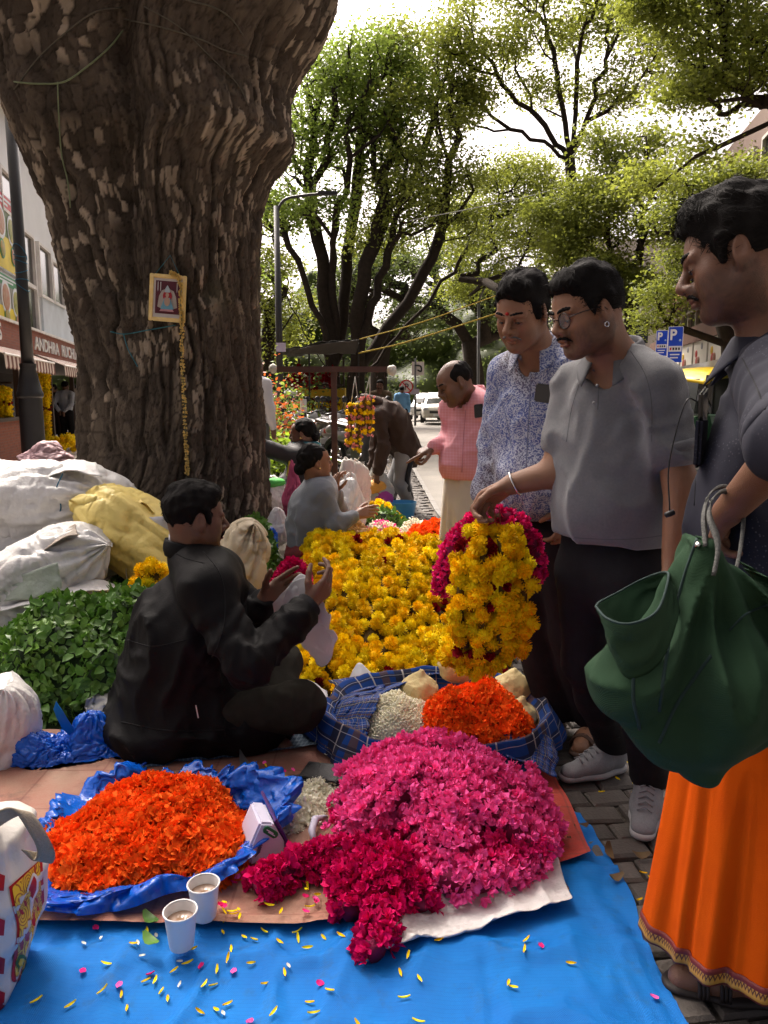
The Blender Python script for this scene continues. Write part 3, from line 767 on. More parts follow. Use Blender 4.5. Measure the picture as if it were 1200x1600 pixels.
def corner_block():
 Fc=Facade((7.9,20),(7.3,16.7),A(-1,0,0));t=thing('shop_building','brownstone shop building with lit sign band and dark glass balcony at right','building',(8,18,0))
 a=lambda u:Fc.px(u,620)[0];A0,A1=-4.5,11.0
 br=pmat('brown_stone',(.17,.115,.09),(.13,.088,.068),1.5,.8,.2,40);fa=pmat('fascia_brown',(.17,.085,.055),(.13,.065,.045),3,.6)
 Fc.box('upper_wall',A0+2.2,A1,3.95,7.3,-6,-.6,br,t)
 Fc.box('fascia',A0-1,A1,2.62,3.0,-1.2,.12,fa,t)
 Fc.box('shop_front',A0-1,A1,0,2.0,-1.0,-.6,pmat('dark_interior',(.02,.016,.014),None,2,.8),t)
 Fc.box('slab',A0-1,A1,3.9,3.95,-6,.05,fa,t)
 Fc.box('balcony_glass',A0-1,A1,3.0,3.9,-.55,-.5,GLASS,t)
 for i in range(16):Fc.box('balcony_post',A0-1+i*1.0,A0-.93+i*1.0,3.0,3.9,-.5,-.42,pmat('pale_metal',(.45,.42,.36),None,4,.4),t)
 Fc.box('top_rail',A0-1,A1,3.62,3.67,-.42,-.36,MATS['pale_metal'],t)
 Fc.box('lit_ceiling_panel',A0,A0+4.2,4.05,4.5,-.6,-.3,pmat('orange_panel',(.55,.26,.08),None,3,.5),t)
 for i in range(5):
  x0=1.5+i*2.0
  w=Fc.box('window',x0,x0+1.3,5.3,6.5,-.61,-.57,GLASS,t)
  for b in((x0-.07,x0,5.23,6.57),(x0+1.3,x0+1.37,5.23,6.57),(x0,x0+1.3,5.23,5.3),(x0,x0+1.3,6.5,6.57),(x0+.62,x0+.68,5.3,6.5)):Fc.box('frame',*b,-.58,-.50,MATS['pale_metal'],w)
 s=thing('shop_sign_band','long pale sign band with fruit bowl pictures under the brown fascia','sign',Fc.P(2,2.0))
 for i in range(8):
  x0=A0-.8+i*1.55;Fc.box('panel',x0,x0+1.5,1.98,2.615,-.1,.06,pmat('sign_cream',(.70,.66,.58),(.62,.58,.5),2,.4),s)
  Fc.box('divider',x0+1.5,x0+1.55,1.98,2.615,-.1,.09,MATS['pale_metal'],s)
  Rr=np.stack([Fc.d,A(0,0,1),Fc.n],1)
  for k,(dx,dz,r,c)in enumerate(((.45,.16,.13,'fruit_red'),(.62,.16,.12,'fruit_brown'),(.36,.34,.10,'fruit_yellow' if i%2 else 'fruit_red'),(.92,.50,.08,'lamp_grey'))):
   cc=dict(fruit_red=(.42,.04,.03),fruit_brown=(.22,.09,.05),fruit_yellow=(.65,.42,.03),lamp_grey=(.4,.4,.42))[c]
   m=MB();m.lathe(Fc.P(x0+dx,1.98+dz,.062),[(r,0),(r*.8,.02),(r*.2,.03)],14,R=Rr);m.build('picture',pmat(c,cc,None,6,.5),s)
 Fc.box('canopy',A0-1,A1,1.86,1.97,-.6,.7,pmat('grey_canopy',(.32,.31,.30),None,3,.6),s)
corner_block()
def far_block():
 t=thing('plain_building','pale block glimpsed behind the trees at right','building',(14,44,0));m=MB();m.box((15,48,5),(4,4,5));m.build('wall',pmat('pale_render',(.52,.48,.43),(.46,.42,.38),.6,.8),t)
 for i in range(3):
  for j in range(3):
   m=MB();m.box((12.2+i*2.2,43.97,2.2+j*2.8),(.6,.05,.7));m.build('window',GLASS,t)
far_block()
# street furniture and vehicles
BLKM=pmat('black_metal',(.013,.013,.014),(.02,.02,.021),5,.42,.15,60,.5)
def lamp_post():
 X,Y=at(47,620,9.0)[0],9.0
 t=thing('lamp_post','black cast iron lamp post tied with blue cord, left of the big tree','lamp post',(X,Y,0))
 m=MB();m.lathe((X,Y,0),[(.155,0),(.155,.06),(.145,.08),(.138,.12),(.132,1.28),(.150,1.30),(.150,1.34),(.138,1.36),(.085,1.62),(.092,1.64),(.092,1.68)],22);m.build('base',BLKM,t,'auto')
 m=MB();m.lathe((X,Y,0),[(.070,1.66),(.064,2.4),(.058,5.05)],18);m.build('pole',BLKM,t,True)
 m=MB();m.lathe((X,Y,0),[(.058,5.02),(.10,5.05),(.10,5.10),(.07,5.14),(.07,5.2)],18);m.build('collar',BLKM,t,'auto')
 m=MB();m.tube([(X,Y,5.15),(X-.02,Y,5.9)],.025,8);m.build('rod',BLKM,t,True)
 m=MB();r_=random.Random(3)
 for k,z in enumerate((2.55,2.62,2.72,2.83,2.90,2.93)):
  tl=r_.uniform(-.10,.10);m.tube([(X+.068*math.cos(a),Y+.068*math.sin(a),z+tl*math.cos(a+k))for a in np.linspace(0,2*math.pi,19)],.005,5)
 props(m.build('cord',pmat('blue_cord',(.02,.14,.24),None,6,.7),None,True),'blue cord wound round the middle of the black lamp post','cord')
 m=MB();m.tube([(X+.160*math.cos(a),Y+.160*math.sin(a),.40+.03*math.cos(a))for a in np.linspace(0,2*math.pi,25)],.006,5)
 props(m.build('cord',pmat('teal_cord',(.02,.30,.28),None,6,.7),None,True),'teal cord tied round the foot of the black lamp post','cord')
lamp_post()
def street_light():
 Y=16.0;p0=G(438,Y);top=at(437,322,Y)
 t=thing('street_light','tall thin street light with curved arm in front of the trees','street light',p0)
 m=MB();m.tube([p0,p0*A(1,1,0)+A(0,0,top[2])],[.085,.055],12);m.build('pole',BLKM,t,True)
 m=MB();m.tube(spline([p0*A(1,1,0)+A(0,0,top[2]-.1),at(445,312,Y),at(470,306,Y),at(500,303,Y)],14),.030,8);m.build('arm',BLKM,t,True)
 m=MB();c=at(512,302,Y);m.box(c,(.20,.07,.035));m.build('lamp_head',BLKM,t,False,.02)
 s=at(440,543,Y);m=MB();m.box(s+A(0,-.10,0),(.10,.008,.09));q=m.build('notice',pmat('notice_lilac',(.50,.46,.60),(.4,.36,.5),12,.6),None);props(q,'small pale lilac notice fixed to the street light pole','notice')
 t2=thing('lamp_pole','thin grey pole with curved arm rising behind the pink shirt man','street light',G(748,26));m=MB();m.tube([G(748,26),at(748,470,26)],.05,8);m.build('pole',pmat('grey_pole',(.14,.14,.14),None,4,.5),t2,True)
 m=MB();m.tube(spline([at(748,470,26),at(780,408,26),at(840,402,26),at(872,412,26)],14),.035,6);m.build('arm',MATS['grey_pole'],t2,True);m=MB();m.box(at(876,413,26),(.25,.08,.05));m.build('lamp_head',MATS['grey_pole'],t2,False,.02)
street_light()
def no_parking():
 Y=30;c=at(635,604,Y);t=thing('road_sign','round red and white no parking sign at the end of the road','sign',G(635,Y));R=np.stack([A(1,0,0),A(0,0,1),A(0,-1,0)],1)
 m=MB();m.tube([G(635,Y),c+A(0,.03,0)],.035,8);m.build('pole',MATS['grey_pole'],t,True)
 for nm,r,d,col in(('rim',.27,0,(.5,.03,.03)),('face',.215,.012,(.62,.55,.55))):
  m=MB();m.lathe(c,[(r,d),(r,d+.02)],24,R=R);m.build(nm,pmat('sign_'+nm,col,None,4,.5),t)
 Fc=Facade((-5,c[1]-.045),(5,c[1]-.045),A(0,-1,0));Fc.text('symbol','P',c[0]+5-.09,c[2]-.13,.26,0,pmat('sign_black',(.02,.02,.02),None,4,.5),t)
 m=MB();m.tube([c+A(-.16,-.045,.16),c+A(.16,-.045,-.16)],.022,4);m.build('slash',MATS['sign_rim'],t)
 Y=34;c=at(653,576,Y);t=thing('road_sign','square white sign on a pole above the no parking sign','sign',G(649,Y))
 m=MB();m.tube([G(649,Y),at(649,560,Y)],.05,8);m.build('pole',MATS['grey_pole'],t,True);m=MB();m.box(c,(.27,.02,.30));m.build('plate',MATS['sign_face'],t)
 m=MB();m.tube(spline([c+A(-.14,-.035,.14),c+A(.12,-.035,.10),c+A(.14,-.035,-.12),c+A(-.02,-.035,-.06)],14),.035,5);m.build('symbol',MATS['sign_black'],t);m=MB();m.box(at(648,612,Y)+A(0,-.05,0),(.2,.02,.12));m.build('lower_plate',pmat('plate_lilac',(.42,.36,.44),None,4,.6),t)
no_parking()
def p_signs():
 bl=pmat('sign_blue',(.008,.065,.55),(.01,.055,.48),3,.4);wh=pmat('sign_white',(.78,.78,.8),None,3,.4)
 for lab,u0,u1,v0,v1,Y,yaw in(('blue parking sign farther back beside the grey polo shoulder',1027,1041,517,556,11.6,25),('blue parking sign nearer the shop, taller of the two',1046,1064,511,566,10.8,18)):
  c=at((u0+u1)/2,(v0+v1)/2,Y);h=abs(at(0,v0,Y)[2]-at(0,v1,Y)[2]);w=(u1-u0)/FPX*Y*1.12
  t=thing('parking_sign',lab,'sign',(c[0],c[1],0));d=A(math.cos(RAD(yaw)),-math.sin(RAD(yaw)),0)
  Fc=Facade(c[:2]-d[:2]*0,c[:2]+d[:2],A(0,-1,0));cz=c[2]
  m=MB();m.tube([(c[0],c[1]+.05,0),(c[0],c[1]+.05,cz+h*.52)],.025,8);m.build('pole',MATS['grey_pole'],t,True)
  Fc.box('plate',-w/2,w/2,cz-h/2,cz+h/2,-.01,.01,bl,t);
  for b in((-w/2-.006,-w/2,cz-h/2,cz+h/2),(w/2,w/2+.006,cz-h/2,cz+h/2),(-w/2,w/2,cz+h/2,cz+h/2+.006)):Fc.box('edge',*b,-.01,.012,wh,t)
  Fc.text('letter','P',-w*.42,cz+h*.14,h*.30,.014,wh,t,w*.46,.006)
  Fc.box('white_strip',-w*.46,w*.46,cz-h*.20,cz-h*.04,.01,.014,wh,t)
  for k in range(4):Fc.box('symbol',-w*.38+k*w*.20,-w*.26+k*w*.20,cz-h*.155,cz-h*.085,.014,.017,MATS['sign_rim']if k==0 else MATS['sign_black'],t)
  for k in range(2):Fc.box('text_line',-w*.34,w*(.34-.1*k),cz-h*(.30+.09*k),cz-h*(.265+.09*k),.01,.014,wh,t)
  m=MB();m.lathe(Fc.P(w*.33,cz+h*.12,.012),[(w*.09,0),(w*.06,.003)],10,R=np.stack([Fc.d,A(0,0,1),Fc.n],1));m.build('emblem',pmat('emblem_pale',(.35,.5,.75),None,3,.5),t)
p_signs()
# cars
def car_mesh(name,label,loc,yaw,paint,group=None):
 t=thing(name,label,'car',loc,group);R=rotz(yaw);L=lambda x,y,z:A(*loc)+R@A(x,y,z)
 gl=GLASS;tyre=pmat('tyre',(.018,.018,.018),None,8,.85);rim=pmat('alloy',(.4,.4,.42),None,6,.35,metal=.7)
 sec=[(-1.95,.45,.72,.72),(-1.86,.30,.86,.80),(-1.4,.26,.92,.84),(-.6,.24,.94,.86),(.3,.24,.94,.86),(1.0,.24,.93,.86),(1.55,.26,.86,.84),(1.85,.30,.76,.78),(1.96,.40,.62,.70)]
 V=[];F=[];prof=lambda lo,hi,w:[(-w*.94,lo),(-w,lo+(hi-lo)*.35),(-w*.99,lo+(hi-lo)*.7),(-w*.88,hi),(0,hi+.03),(w*.88,hi),(w*.99,lo+(hi-lo)*.7),(w,lo+(hi-lo)*.35),(w*.94,lo),(0,lo)]
 for x,lo,hi,w in sec:V+=[L(x,y,z)for y,z in prof(lo,hi,w)]
 n=10
 for i in range(len(sec)-1):
  for j in range(n):F.append((i*n+j,i*n+(j+1)%n,(i+1)*n+(j+1)%n,(i+1)*n+j))
 F+=[tuple(range(n-1,-1,-1)),tuple((len(sec)-1)*n+j for j in range(n))]
 b=MB();b.add(V,F);b.build('body',paint,t,'auto',.02)
 cab=[(-1.35,.88,.88,.78),(-.95,.88,1.42,.64),(.15,.88,1.50,.62),(.55,.88,1.36,.62),(1.05,.88,.90,.74)]
 V=[];F=[];n=6
 for x,lo,hi,w in cab:V+=[L(x,y,z)for y,z in((-.80,lo),(-w,hi-.04),(-w*.8,hi),(w*.8,hi),(w,hi-.04),(.80,lo))]
 for i in range(len(cab)-1):
  for j in range(n):F.append((i*n+j,i*n+(j+1)%n,(i+1)*n+(j+1)%n,(i+1)*n+j))
 F+=[tuple(range(n-1,-1,-1)),tuple((len(cab)-1)*n+j for j in range(n))]
 b=MB();b.add(V,F);b.build('cabin',paint,t,False,.03)
 b=MB();b.prism([(-.62,.0),(.62,.0),(.54,.43),(-.54,.43)],L(1.04,0,.93),R@A(0,1,0),nrm(R@A(-.75,0,.60)),nrm(R@A(.6,0,.75)),.02);b.build('windscreen',gl,t)
 for q in(1,-1):
  b=MB();b.prism([(-.85,.0),(.75,0),(.28,.40),(-.72,.36)],L(0,q*.80,.95),R@A(1,0,0),nrm(R@A(0,-q*.30,1)),R@A(0,q,.2),.02);b.build('side_window',gl,t)
  b=MB();b.box(L(1.84,q*.60,.66),(.10,.14,.075),R);b.build('headlight',pmat('headlight',(.55,.56,.58),None,4,.12),t,False,.03)
  b=MB();b.box(L(.75,q*.96,.95),(.06,.09,.06),R);b.build('mirror',paint,t,False,.02)
  for x in(1.22,-1.2):
   Rw=R@rotx(math.pi/2);c=L(x,q*.80,.31);b=MB();b.lathe(c,[(.20,-.09),(.29,-.09),(.31,-.06),(.31,.06),(.29,.09),(.20,.09)],22,R=Rw);w=b.build('wheel',tyre,t,'auto')
   b=MB();b.lathe(c,[(.05,-.10),(.19,-.085),(.20,.085),(.05,.10)],14,R=Rw);b.build('rim',rim,w,'auto')
 b=MB();b.box(L(1.93,0,.54),(.04,.42,.06),R);b.build('grille',BLKM,t,False,.01);b=MB();b.box(L(1.955,0,.40),(.012,.24,.055),R);b.build('number_plate',pmat('plate_white',(.7,.7,.7),None,3,.5),t)
 for q in(1,-1):b=MB();b.tube([L(-.7,q*.56,1.52),L(.1,q*.56,1.54)],.02,6);b.build('roof_rail',BLKM,t)
 return t
WP=pmat('car_white',(.70,.69,.66),None,2,.25,coat=.5);CP_=pmat('car_beige',(.58,.55,.47),None,2,.25,coat=.5)
car_mesh('parked_car','white car parked farther back with its side half hidden',G(668,44),RAD(-100),WP,'cars parked at the end of the road')
car_mesh('parked_car','cream white car parked in front of the other with headlights showing',G(686,39),RAD(-95),CP_,'cars parked at the end of the road')
car_mesh('parked_car','white hatchback parked behind the shrubs and street light',G(452,26),RAD(-165),WP)
car_mesh('parked_car','grey car standing on the road behind the grey polo man',G(1046,17),RAD(-100),pmat('car_grey',(.25,.25,.26),None,2,.3,coat=.5))
# auto rickshaw
def auto_rickshaw():
 loc=A(*G(1098,14.0));R=rotz(RAD(-150));L=lambda x,y,z:loc+R@A(x,y,z)
 t=thing('auto_rickshaw','auto rickshaw with yellow roof and dark green body behind the two men at right','auto rickshaw',loc)
 ye=pmat('auto_yellow',(.72,.50,.02),None,3,.35);gr=pmat('auto_green',(.02,.07,.035),(.03,.09,.045),3,.4);cl=pmat('auto_canvas',(.018,.02,.018),None,6,.85)
 def roof(U,V):x=-1.15+1.95*U;y=-.66+1.32*V;z=1.62+.12*np.sin(U*math.pi)**.7+.07*np.sin(V*math.pi)-.10*(U>.93);return loc+np.stack([x,y,z],1)@R.T
 gridmesh('roof',roof,24,14,t,ye,thick=.05)
 b=MB();b.prism([(-1.2,.35),(.55,.35),(.62,.55),(.95,.55),(1.05,.95),(.62,1.0),(.45,.62),(-.1,.62),(-.2,.95),(-1.2,.95)],L(0,.66,0),R@A(1,0,0),A(0,0,1),R@A(0,-1,0),1.32);b.build('body',gr,t,False,.03)
 b=MB();b.box(L(-1.15,0,1.30),(.03,.62,.36),R);b.build('rear_canvas',cl,t,False,.01)
 for q in(1,-1):
  for x in(.72,-.15,-1.12):b=MB();b.tube([L(x+(.12 if x>.5 else 0),q*.62,.9),L(x,q*.62,1.66)],.022,8);b.build('pillar',BLKM,t)
  Rw=R@rotx(math.pi/2);b=MB();b.lathe(L(-.75,q*.58,.24),[(.12,-.05),(.22,-.05),(.24,0),(.22,.05),(.12,.05)],18,R=Rw);w=b.build('wheel',MATS['tyre'],t,'auto');b=MB();b.lathe(L(-.75,q*.58,.24),[(.03,-.055),(.12,-.05),(.12,.05),(.03,.055)],12,R=Rw);b.build('rim',MATS['alloy'],w)
 b=MB();b.lathe(L(1.12,0,.24),[(.12,-.05),(.22,-.05),(.24,0),(.22,.05),(.12,.05)],18,R=R@rotx(math.pi/2));b.build('wheel',MATS['tyre'],t,'auto')
 b=MB();b.prism([(-.56,0),(.56,0),(.50,.62),(-.50,.62)],L(.92,0,1.0),R@A(0,1,0),nrm(R@A(-.28,0,1)),R@A(1,0,.28),.02);b.build('windscreen',GLASS,t)
 b=MB();b.tube([L(.93,.1,1.02),L(.86,-.15,1.45)],.008,5);b.build('wiper',BLKM,t)
 b=MB();b.box(L(-.55,0,.72),(.38,.55,.10),R);b.build('seat',cl,t,False,.03);b=MB();b.lathe(L(1.06,0,.78),[(.02,-.04),(.085,0),(.09,.03)],14,R=R@roty(math.pi/2));b.build('headlight',MATS['headlight'],t)
auto_rickshaw()
# motorbikes
def motorbike():
 t=thing('motorbike','x','motorbike',(0,0,0));tyre=MATS['tyre'];dk=pmat('bike_black',(.014,.014,.015),None,6,.35,coat=.3);ch=pmat('chrome',(.5,.5,.5),None,6,.2,metal=1.0);pt=pmat('bike_paint',(.16,.16,.17),None,4,.3,coat=.6,objrand=.5)
 for x in(.66,-.62):
  b=MB();b.lathe((x,0,.30),[(.235,-.045),(.275,-.05),(.305,0),(.275,.05),(.235,.045)],28,R=rotx(math.pi/2),cap=False);w=b.build('wheel',tyre,t,'auto')
  b=MB();b.lathe((x,0,.30),[(.02,-.06),(.04,-.05),(.04,.05),(.02,.06)],10,R=rotx(math.pi/2))
  for k in range(10):
   a=k*math.pi/5;b.tube([(x,0,.30),(x+.24*math.cos(a),0,.30+.24*math.sin(a))],.006,4)
  b.build('spokes',ch,w)
  b=MB();b.tube([(x+.33*math.cos(a),0,.30+.33*math.sin(a))for a in np.linspace(.3,2.6,10)],.035,6);b.build('mudguard',dk,t,True)
 sdf_mesh('tank',[ell((.18,0,.80),(.26,.14,.12),roty(.15),.02),rc((.1,0,.74),(-.05,0,.74),.10,.09,.04)],(-.3,-.25,.55),(.55,.25,1.0),.022,.03,parent=t,mat=pt)
 sdf_mesh('seat',[ecap((-.02,0,.80),(-.62,0,.86),.12,.13,A(0,0,1),.45,.03)],(-.85,-.2,.65),(.2,.2,1.0),.022,.03,parent=t,mat=dk)
 sdf_mesh('engine',[rbox((.1,0,.42),(.17,.13,.14),None,.03),rc((.18,0,.5),(.2,0,.66),.10,.09,.03),rc((-.12,0,.40),(-.2,0,.38),.11,.09,.03)],(-.4,-.25,.2),(.4,.25,.8),.024,.02,parent=t,mat=pmat('engine_grey',(.09,.09,.09),None,8,.45,metal=.6))
 sdf_mesh('side_panel',[ell((-.35,0,.66),(.22,.13,.12),None,.02),ell((-.72,0,.76),(.16,.10,.08),roty(-.3),.02)],(-1,-.25,.45),(0,.25,.95),.024,.02,parent=t,mat=pt)
 for q in(1,-1):
  b=MB();b.tube([(.66,q*.07,.30),(.42,q*.07,.95)],.022,7);b.build('fork',ch,t,True)
  b=MB();b.tube(spline([(.40,q*.06,.98),(.36,q*.28,1.04),(.26,q*.38,1.0)],8),.013,6);b.tube([(.29,q*.34,1.01),(.22,q*.42,.99)],.02,7);b.build('handlebar',dk,t,True)
  b=MB();b.tube([(.36,q*.25,1.04),(.38,q*.30,1.22)],.007,5);b.lathe((.38,q*.30,1.25),[(.01,-.02),(.06,-.01),(.06,.01),(.01,.015)],12,R=roty(math.pi/2));b.build('mirror',dk,t,True)
  b=MB();b.tube([(-.62,q*.10,.30),(-.45,q*.11,.70)],.028,7);b.build('shock',ch,t,True)
 b=MB();b.tube(spline([(.25,-.13,.40),(.05,-.16,.22),(-.4,-.17,.26),(-.85,-.18,.34)],12),[.02]*5+[.045]*7,8);b.build('exhaust',ch,t,True)
 b=MB();b.lathe((.50,0,.92),[(.02,-.08),(.08,-.05),(.10,.02),(.095,.05)],16,R=roty(math.pi/2));b.build('headlight',MATS['headlight'],t,True)
 b=MB();b.box((-.86,0,.72),(.03,.06,.035));b.build('tail_light',pmat('tail_red',(.35,.01,.01),None,4,.3),t,False,.01);b=MB();b.box((-.92,0,.55),(.006,.10,.05));b.build('number_plate',MATS['plate_white'],t)
 b=MB();b.tube([(.1,.06,.3),(-.05,.30,.0)],.014,5);b.build('side_stand',dk,t)
 return t
def place_copy(src,loc,rz,label,group):
 o=src.copy();COL.objects.link(o);o.location=tuple(loc);o.rotation_euler=(0,0,rz);o['label']=label;o['group']=group
 for c in src.children:
  k=c.copy();COL.objects.link(k);k.parent=o
  for g in c.children:h=g.copy();COL.objects.link(h);h.parent=k
 return o
mb=motorbike();spots=[(560,12.2,-50,'nearest black motorbike with its front wheel turned towards the hanging garlands'),(530,13.4,-55,'second motorbike in the row, behind the iron post'),(500,14.4,-52,'third motorbike in the row with wide dark seat'),(470,15.2,-58,'motorbike in the row above the teal scarf woman'),(446,16.2,-50,'motorbike beside the orange shrub'),(520,17.4,-60,'motorbike farther back under the flower cart'),(480,18.4,-55,'farthest motorbike in the row, near the pole')]
for i,(u,Y,rz,lab)in enumerate(spots):
 p=G(u,Y)
 if i==0:mb.location=tuple(p);mb.rotation_euler=(0,0,RAD(rz));mb['label']=lab;mb['group']='motorbikes parked in a row'
 else:place_copy(mb,p,RAD(rz),lab,'motorbikes parked in a row')
 # people
def frame(yaw,pitch=0,roll=0):
 """columns forward, left, up; pitch>0 looks down"""
 y=RAD(yaw);f=A(math.cos(y),math.sin(y),0);l=A(-math.sin(y),math.cos(y),0);u=A(0,0,1)
 p=RAD(pitch);f,u=f*math.cos(p)-u*math.sin(p),u*math.cos(p)+f*math.sin(p)
 r=RAD(roll);l,u=l*math.cos(r)+u*math.sin(r),u*math.cos(r)-l*math.sin(r)
 return np.stack([f,l,u],1)
class Xf:
 def __init__(s,c,R,sc=1.0):s.c=A(*c);s.R=R;s.s=sc
 def p(s,x,y,z):return s.c+s.R@(A(x,y,z)*s.s)
 def d(s,x,y,z):return s.R@A(x,y,z)
 def loc(s,P):return((P-s.c)@s.R)/s.s
def sy(fn):return[fn(1),fn(-1)]
def head_prims(X,jaw=1.0,nose=1.0,full=1.0):
 s=X.s;R=X.R;p=X.p
 E=lambda c,r,k=None,op='u':ell(p(*c),A(*r)*s,R,k if k is None else k*s,op)
 C=lambda a,b,r1,r2,k=None,op='u':rc(p(*a),p(*b),r1*s,r2*s,k if k is None else k*s,op)
 out=[E((-.014,0,.036),(.094,.075,.082)),E((.030,0,-.032),(.056,.057*full,.080),.03),E((.048,0,.035),(.044,.058,.044),.03)]
 for q in(1,-1):
  out+=[C((-.008,q*.050*full,-.052),(.060,q*.016*jaw,-.098),.021,.018,.03),E((.056,q*.043*full,-.020),(.024,.022,.022),.025),E((.050,q*.036*full,-.055),(.026,.024*full,.030),.03)]
 out+=[E((.066,0,-.098),(.022,.024*jaw,.017),.022)]
 for q in(1,-1):
  out+=[E((.101,q*.033,-.003),(.020,.020,.0135),.016,'s')]
 for q in(1,-1):
  out+=[C((.081,q*.050,.017),(.0925,q*.014,.015),.0085,.0085,.014),E((.0775,q*.0315,-.003),(.0145,.0165,.0145),.004)]
 out+=[C((.089,0,.012),(.1115*(.5+.5*nose),0,-.028),.0085,.0115*nose,.010),E((.1085*(.5+.5*nose),0,-.031),(.0115,.0125*nose,.0095),.006),E((.094,0,-.045),(.014,.022,.018),.014)]
 for q in(1,-1):
  out+=[E((.098,q*.0145,-.035),(.012,.0072,.0078),.006),E((.104,q*.0068,-.042),(.007,.0036,.0036),.003,'s'),E((.0985,q*.0315,-.0085),(.012,.0125,.0030),.003,'s')]
 out+=[E((.0945,0,-.0615),(.0115,.0225,.0058),.005),E((.0930,0,-.0725),(.0115,.0205,.0068),.005),E((.105,0,-.0668),(.009,.024,.0013),.003,'s')]
 for q in(1,-1):
  Re=R@axang((0,0,1),q*0.42)@axang((0,1,0),-0.18)
  c=p(-.008,q*.0775,-.004)
  out+=[ell(c,A(.0190,.0075,.0315)*s,Re,.006*s),ell(c+Re@A(.004,q*.007,.004)*s,A(.0105,.006,.0185)*s,Re,.004*s,'s'),ell(p(-.001,q*.073,-.031),A(.009,.006,.010)*s,R,.006*s)]
 return out
def head_cols(X,stubble=0.0,lips=(.88,.62,.60),grey=0.0,bald=False):
 def f(V):
  L=X.loc(V);x,y,z=L[:,0],L[:,1],L[:,2];c=np.ones((len(V),3))
  inh=(np.abs(L)<.16).all(1)
  sp=lambda a,b,t:np.clip((t-a)/(b-a),0,1)
  lp=np.exp(-(((y/.021)**2+((z+.067)/.0095)**2)))*(x>.07)
  c=c*(1-lp[:,None]*(1-A(*lips)))
  st=sp(-.01,.01,-(np.abs(y)*.1)-z-.018+np.maximum(x-.05,0)*-.35)*(z>-.13)*(x>-.035)*inh
  st=np.maximum(st,np.exp(-((y/.030)**2+((z+.050)/.007)**2))*(x>.07)*inh)
  st=st*(1-np.clip(lp*1.6,0,1))*stubble*(0.75+0.4*vnoise(V*260))
  tgt=lerp(A(.28,.27,.28),A(1.0,1.0,1.05),grey)
  c=c*(1-st[:,None]*(1-tgt))
  eye=np.exp(-(((np.abs(y)-.032)/.022)**2+((z+.006)/.013)**2))*(x>.06)*inh
  c=c*(1-.28*eye[:,None])
  ck=np.exp(-(((np.abs(y)-.045)/.02)**2+((z+.025)/.02)**2))*inh
  c=c*(1+A(.10,0.02,0.0)*ck[:,None])
  if bald:
   hr=np.exp(-((z-.03)/.035)**2)*(x<.03)*inh*sp(-.09,.0,.03-x)
   c=c*(1-.7*hr[:,None])
  n=1+.10*fbm(V*22,2)[:,None]+.05*vnoise(V*120)[:,None]
  return c*n
 return f
def hand_prims(w,d,n,right=True,curl=(20,25,30,35),spread=1.0,thumb=(0,20),size=1.0):
 """w wrist, d towards the fingers, n the way the palm faces"""
 d=nrm(d);n=nrm(np.asarray(n)-d*np.dot(n,d));t=np.cross(d,n)if right else np.cross(n,d);z=size
 out=[];w=A(*w)
 kn=[(.033,.088,.0100),(.0115,.092,.0104),(-.0095,.088,.0100),(-.029,.079,.0092)]
 L=[(.043,.026,.021),(.047,.030,.022),(.043,.028,.021),(.034,.021,.018)]
 for(kt,kd,r)in kn:
  out.append(rc(w+(t*kt*.35+d*.008)*z,w+(t*kt*.96+d*(kd-.012)-n*.001)*z,.0155*z,.0128*z,.012*z))
 out.append(rc(w+t*.022*z+d*.022*z+n*.006*z,w+t*.026*z+d*.05*z+n*.005*z,.016*z,.012*z,.014*z))
 for(kt,kd,r),ls,cu in zip(kn,L,curl):
  p=w+(t*kt+d*kd)*z;ang=0;sp=kt*1.6*spread
  dd=nrm(d+t*sp*(1 if cu<50 else.3))
  fr=[1.0,1.15,.8];rr=[r,r*.88,r*.80,r*.66]
  for j in range(3):
   ang+=RAD(cu)*fr[j]*(1.0 if j else.8)
   v=nrm(dd*math.cos(ang)+n*math.sin(ang));q=p+v*ls[j]*z
   out.append(rc(p,q,rr[j]*z,rr[j+1]*z,.0035*z));p=q
 tb,tc=RAD(thumb[0]),RAD(thumb[1])
 p=w+(t*.020+d*.018+n*.006)*z;v=nrm(d*.62+t*.72*math.cos(tb)+n*(.25+math.sin(tb)))
 for j,(l,r1,r2)in enumerate(((.046,.0140,.0118),(.034,.0112,.0100),(.027,.0100,.0076))):
  q=p+v*l*z;out.append(rc(p,q,r1*z,r2*z,.008*z if j==0 else.004*z));p=q
  v=nrm(v*math.cos(tc)+nrm(d*.75-t*.45+n*.35)*math.sin(tc))
 return out
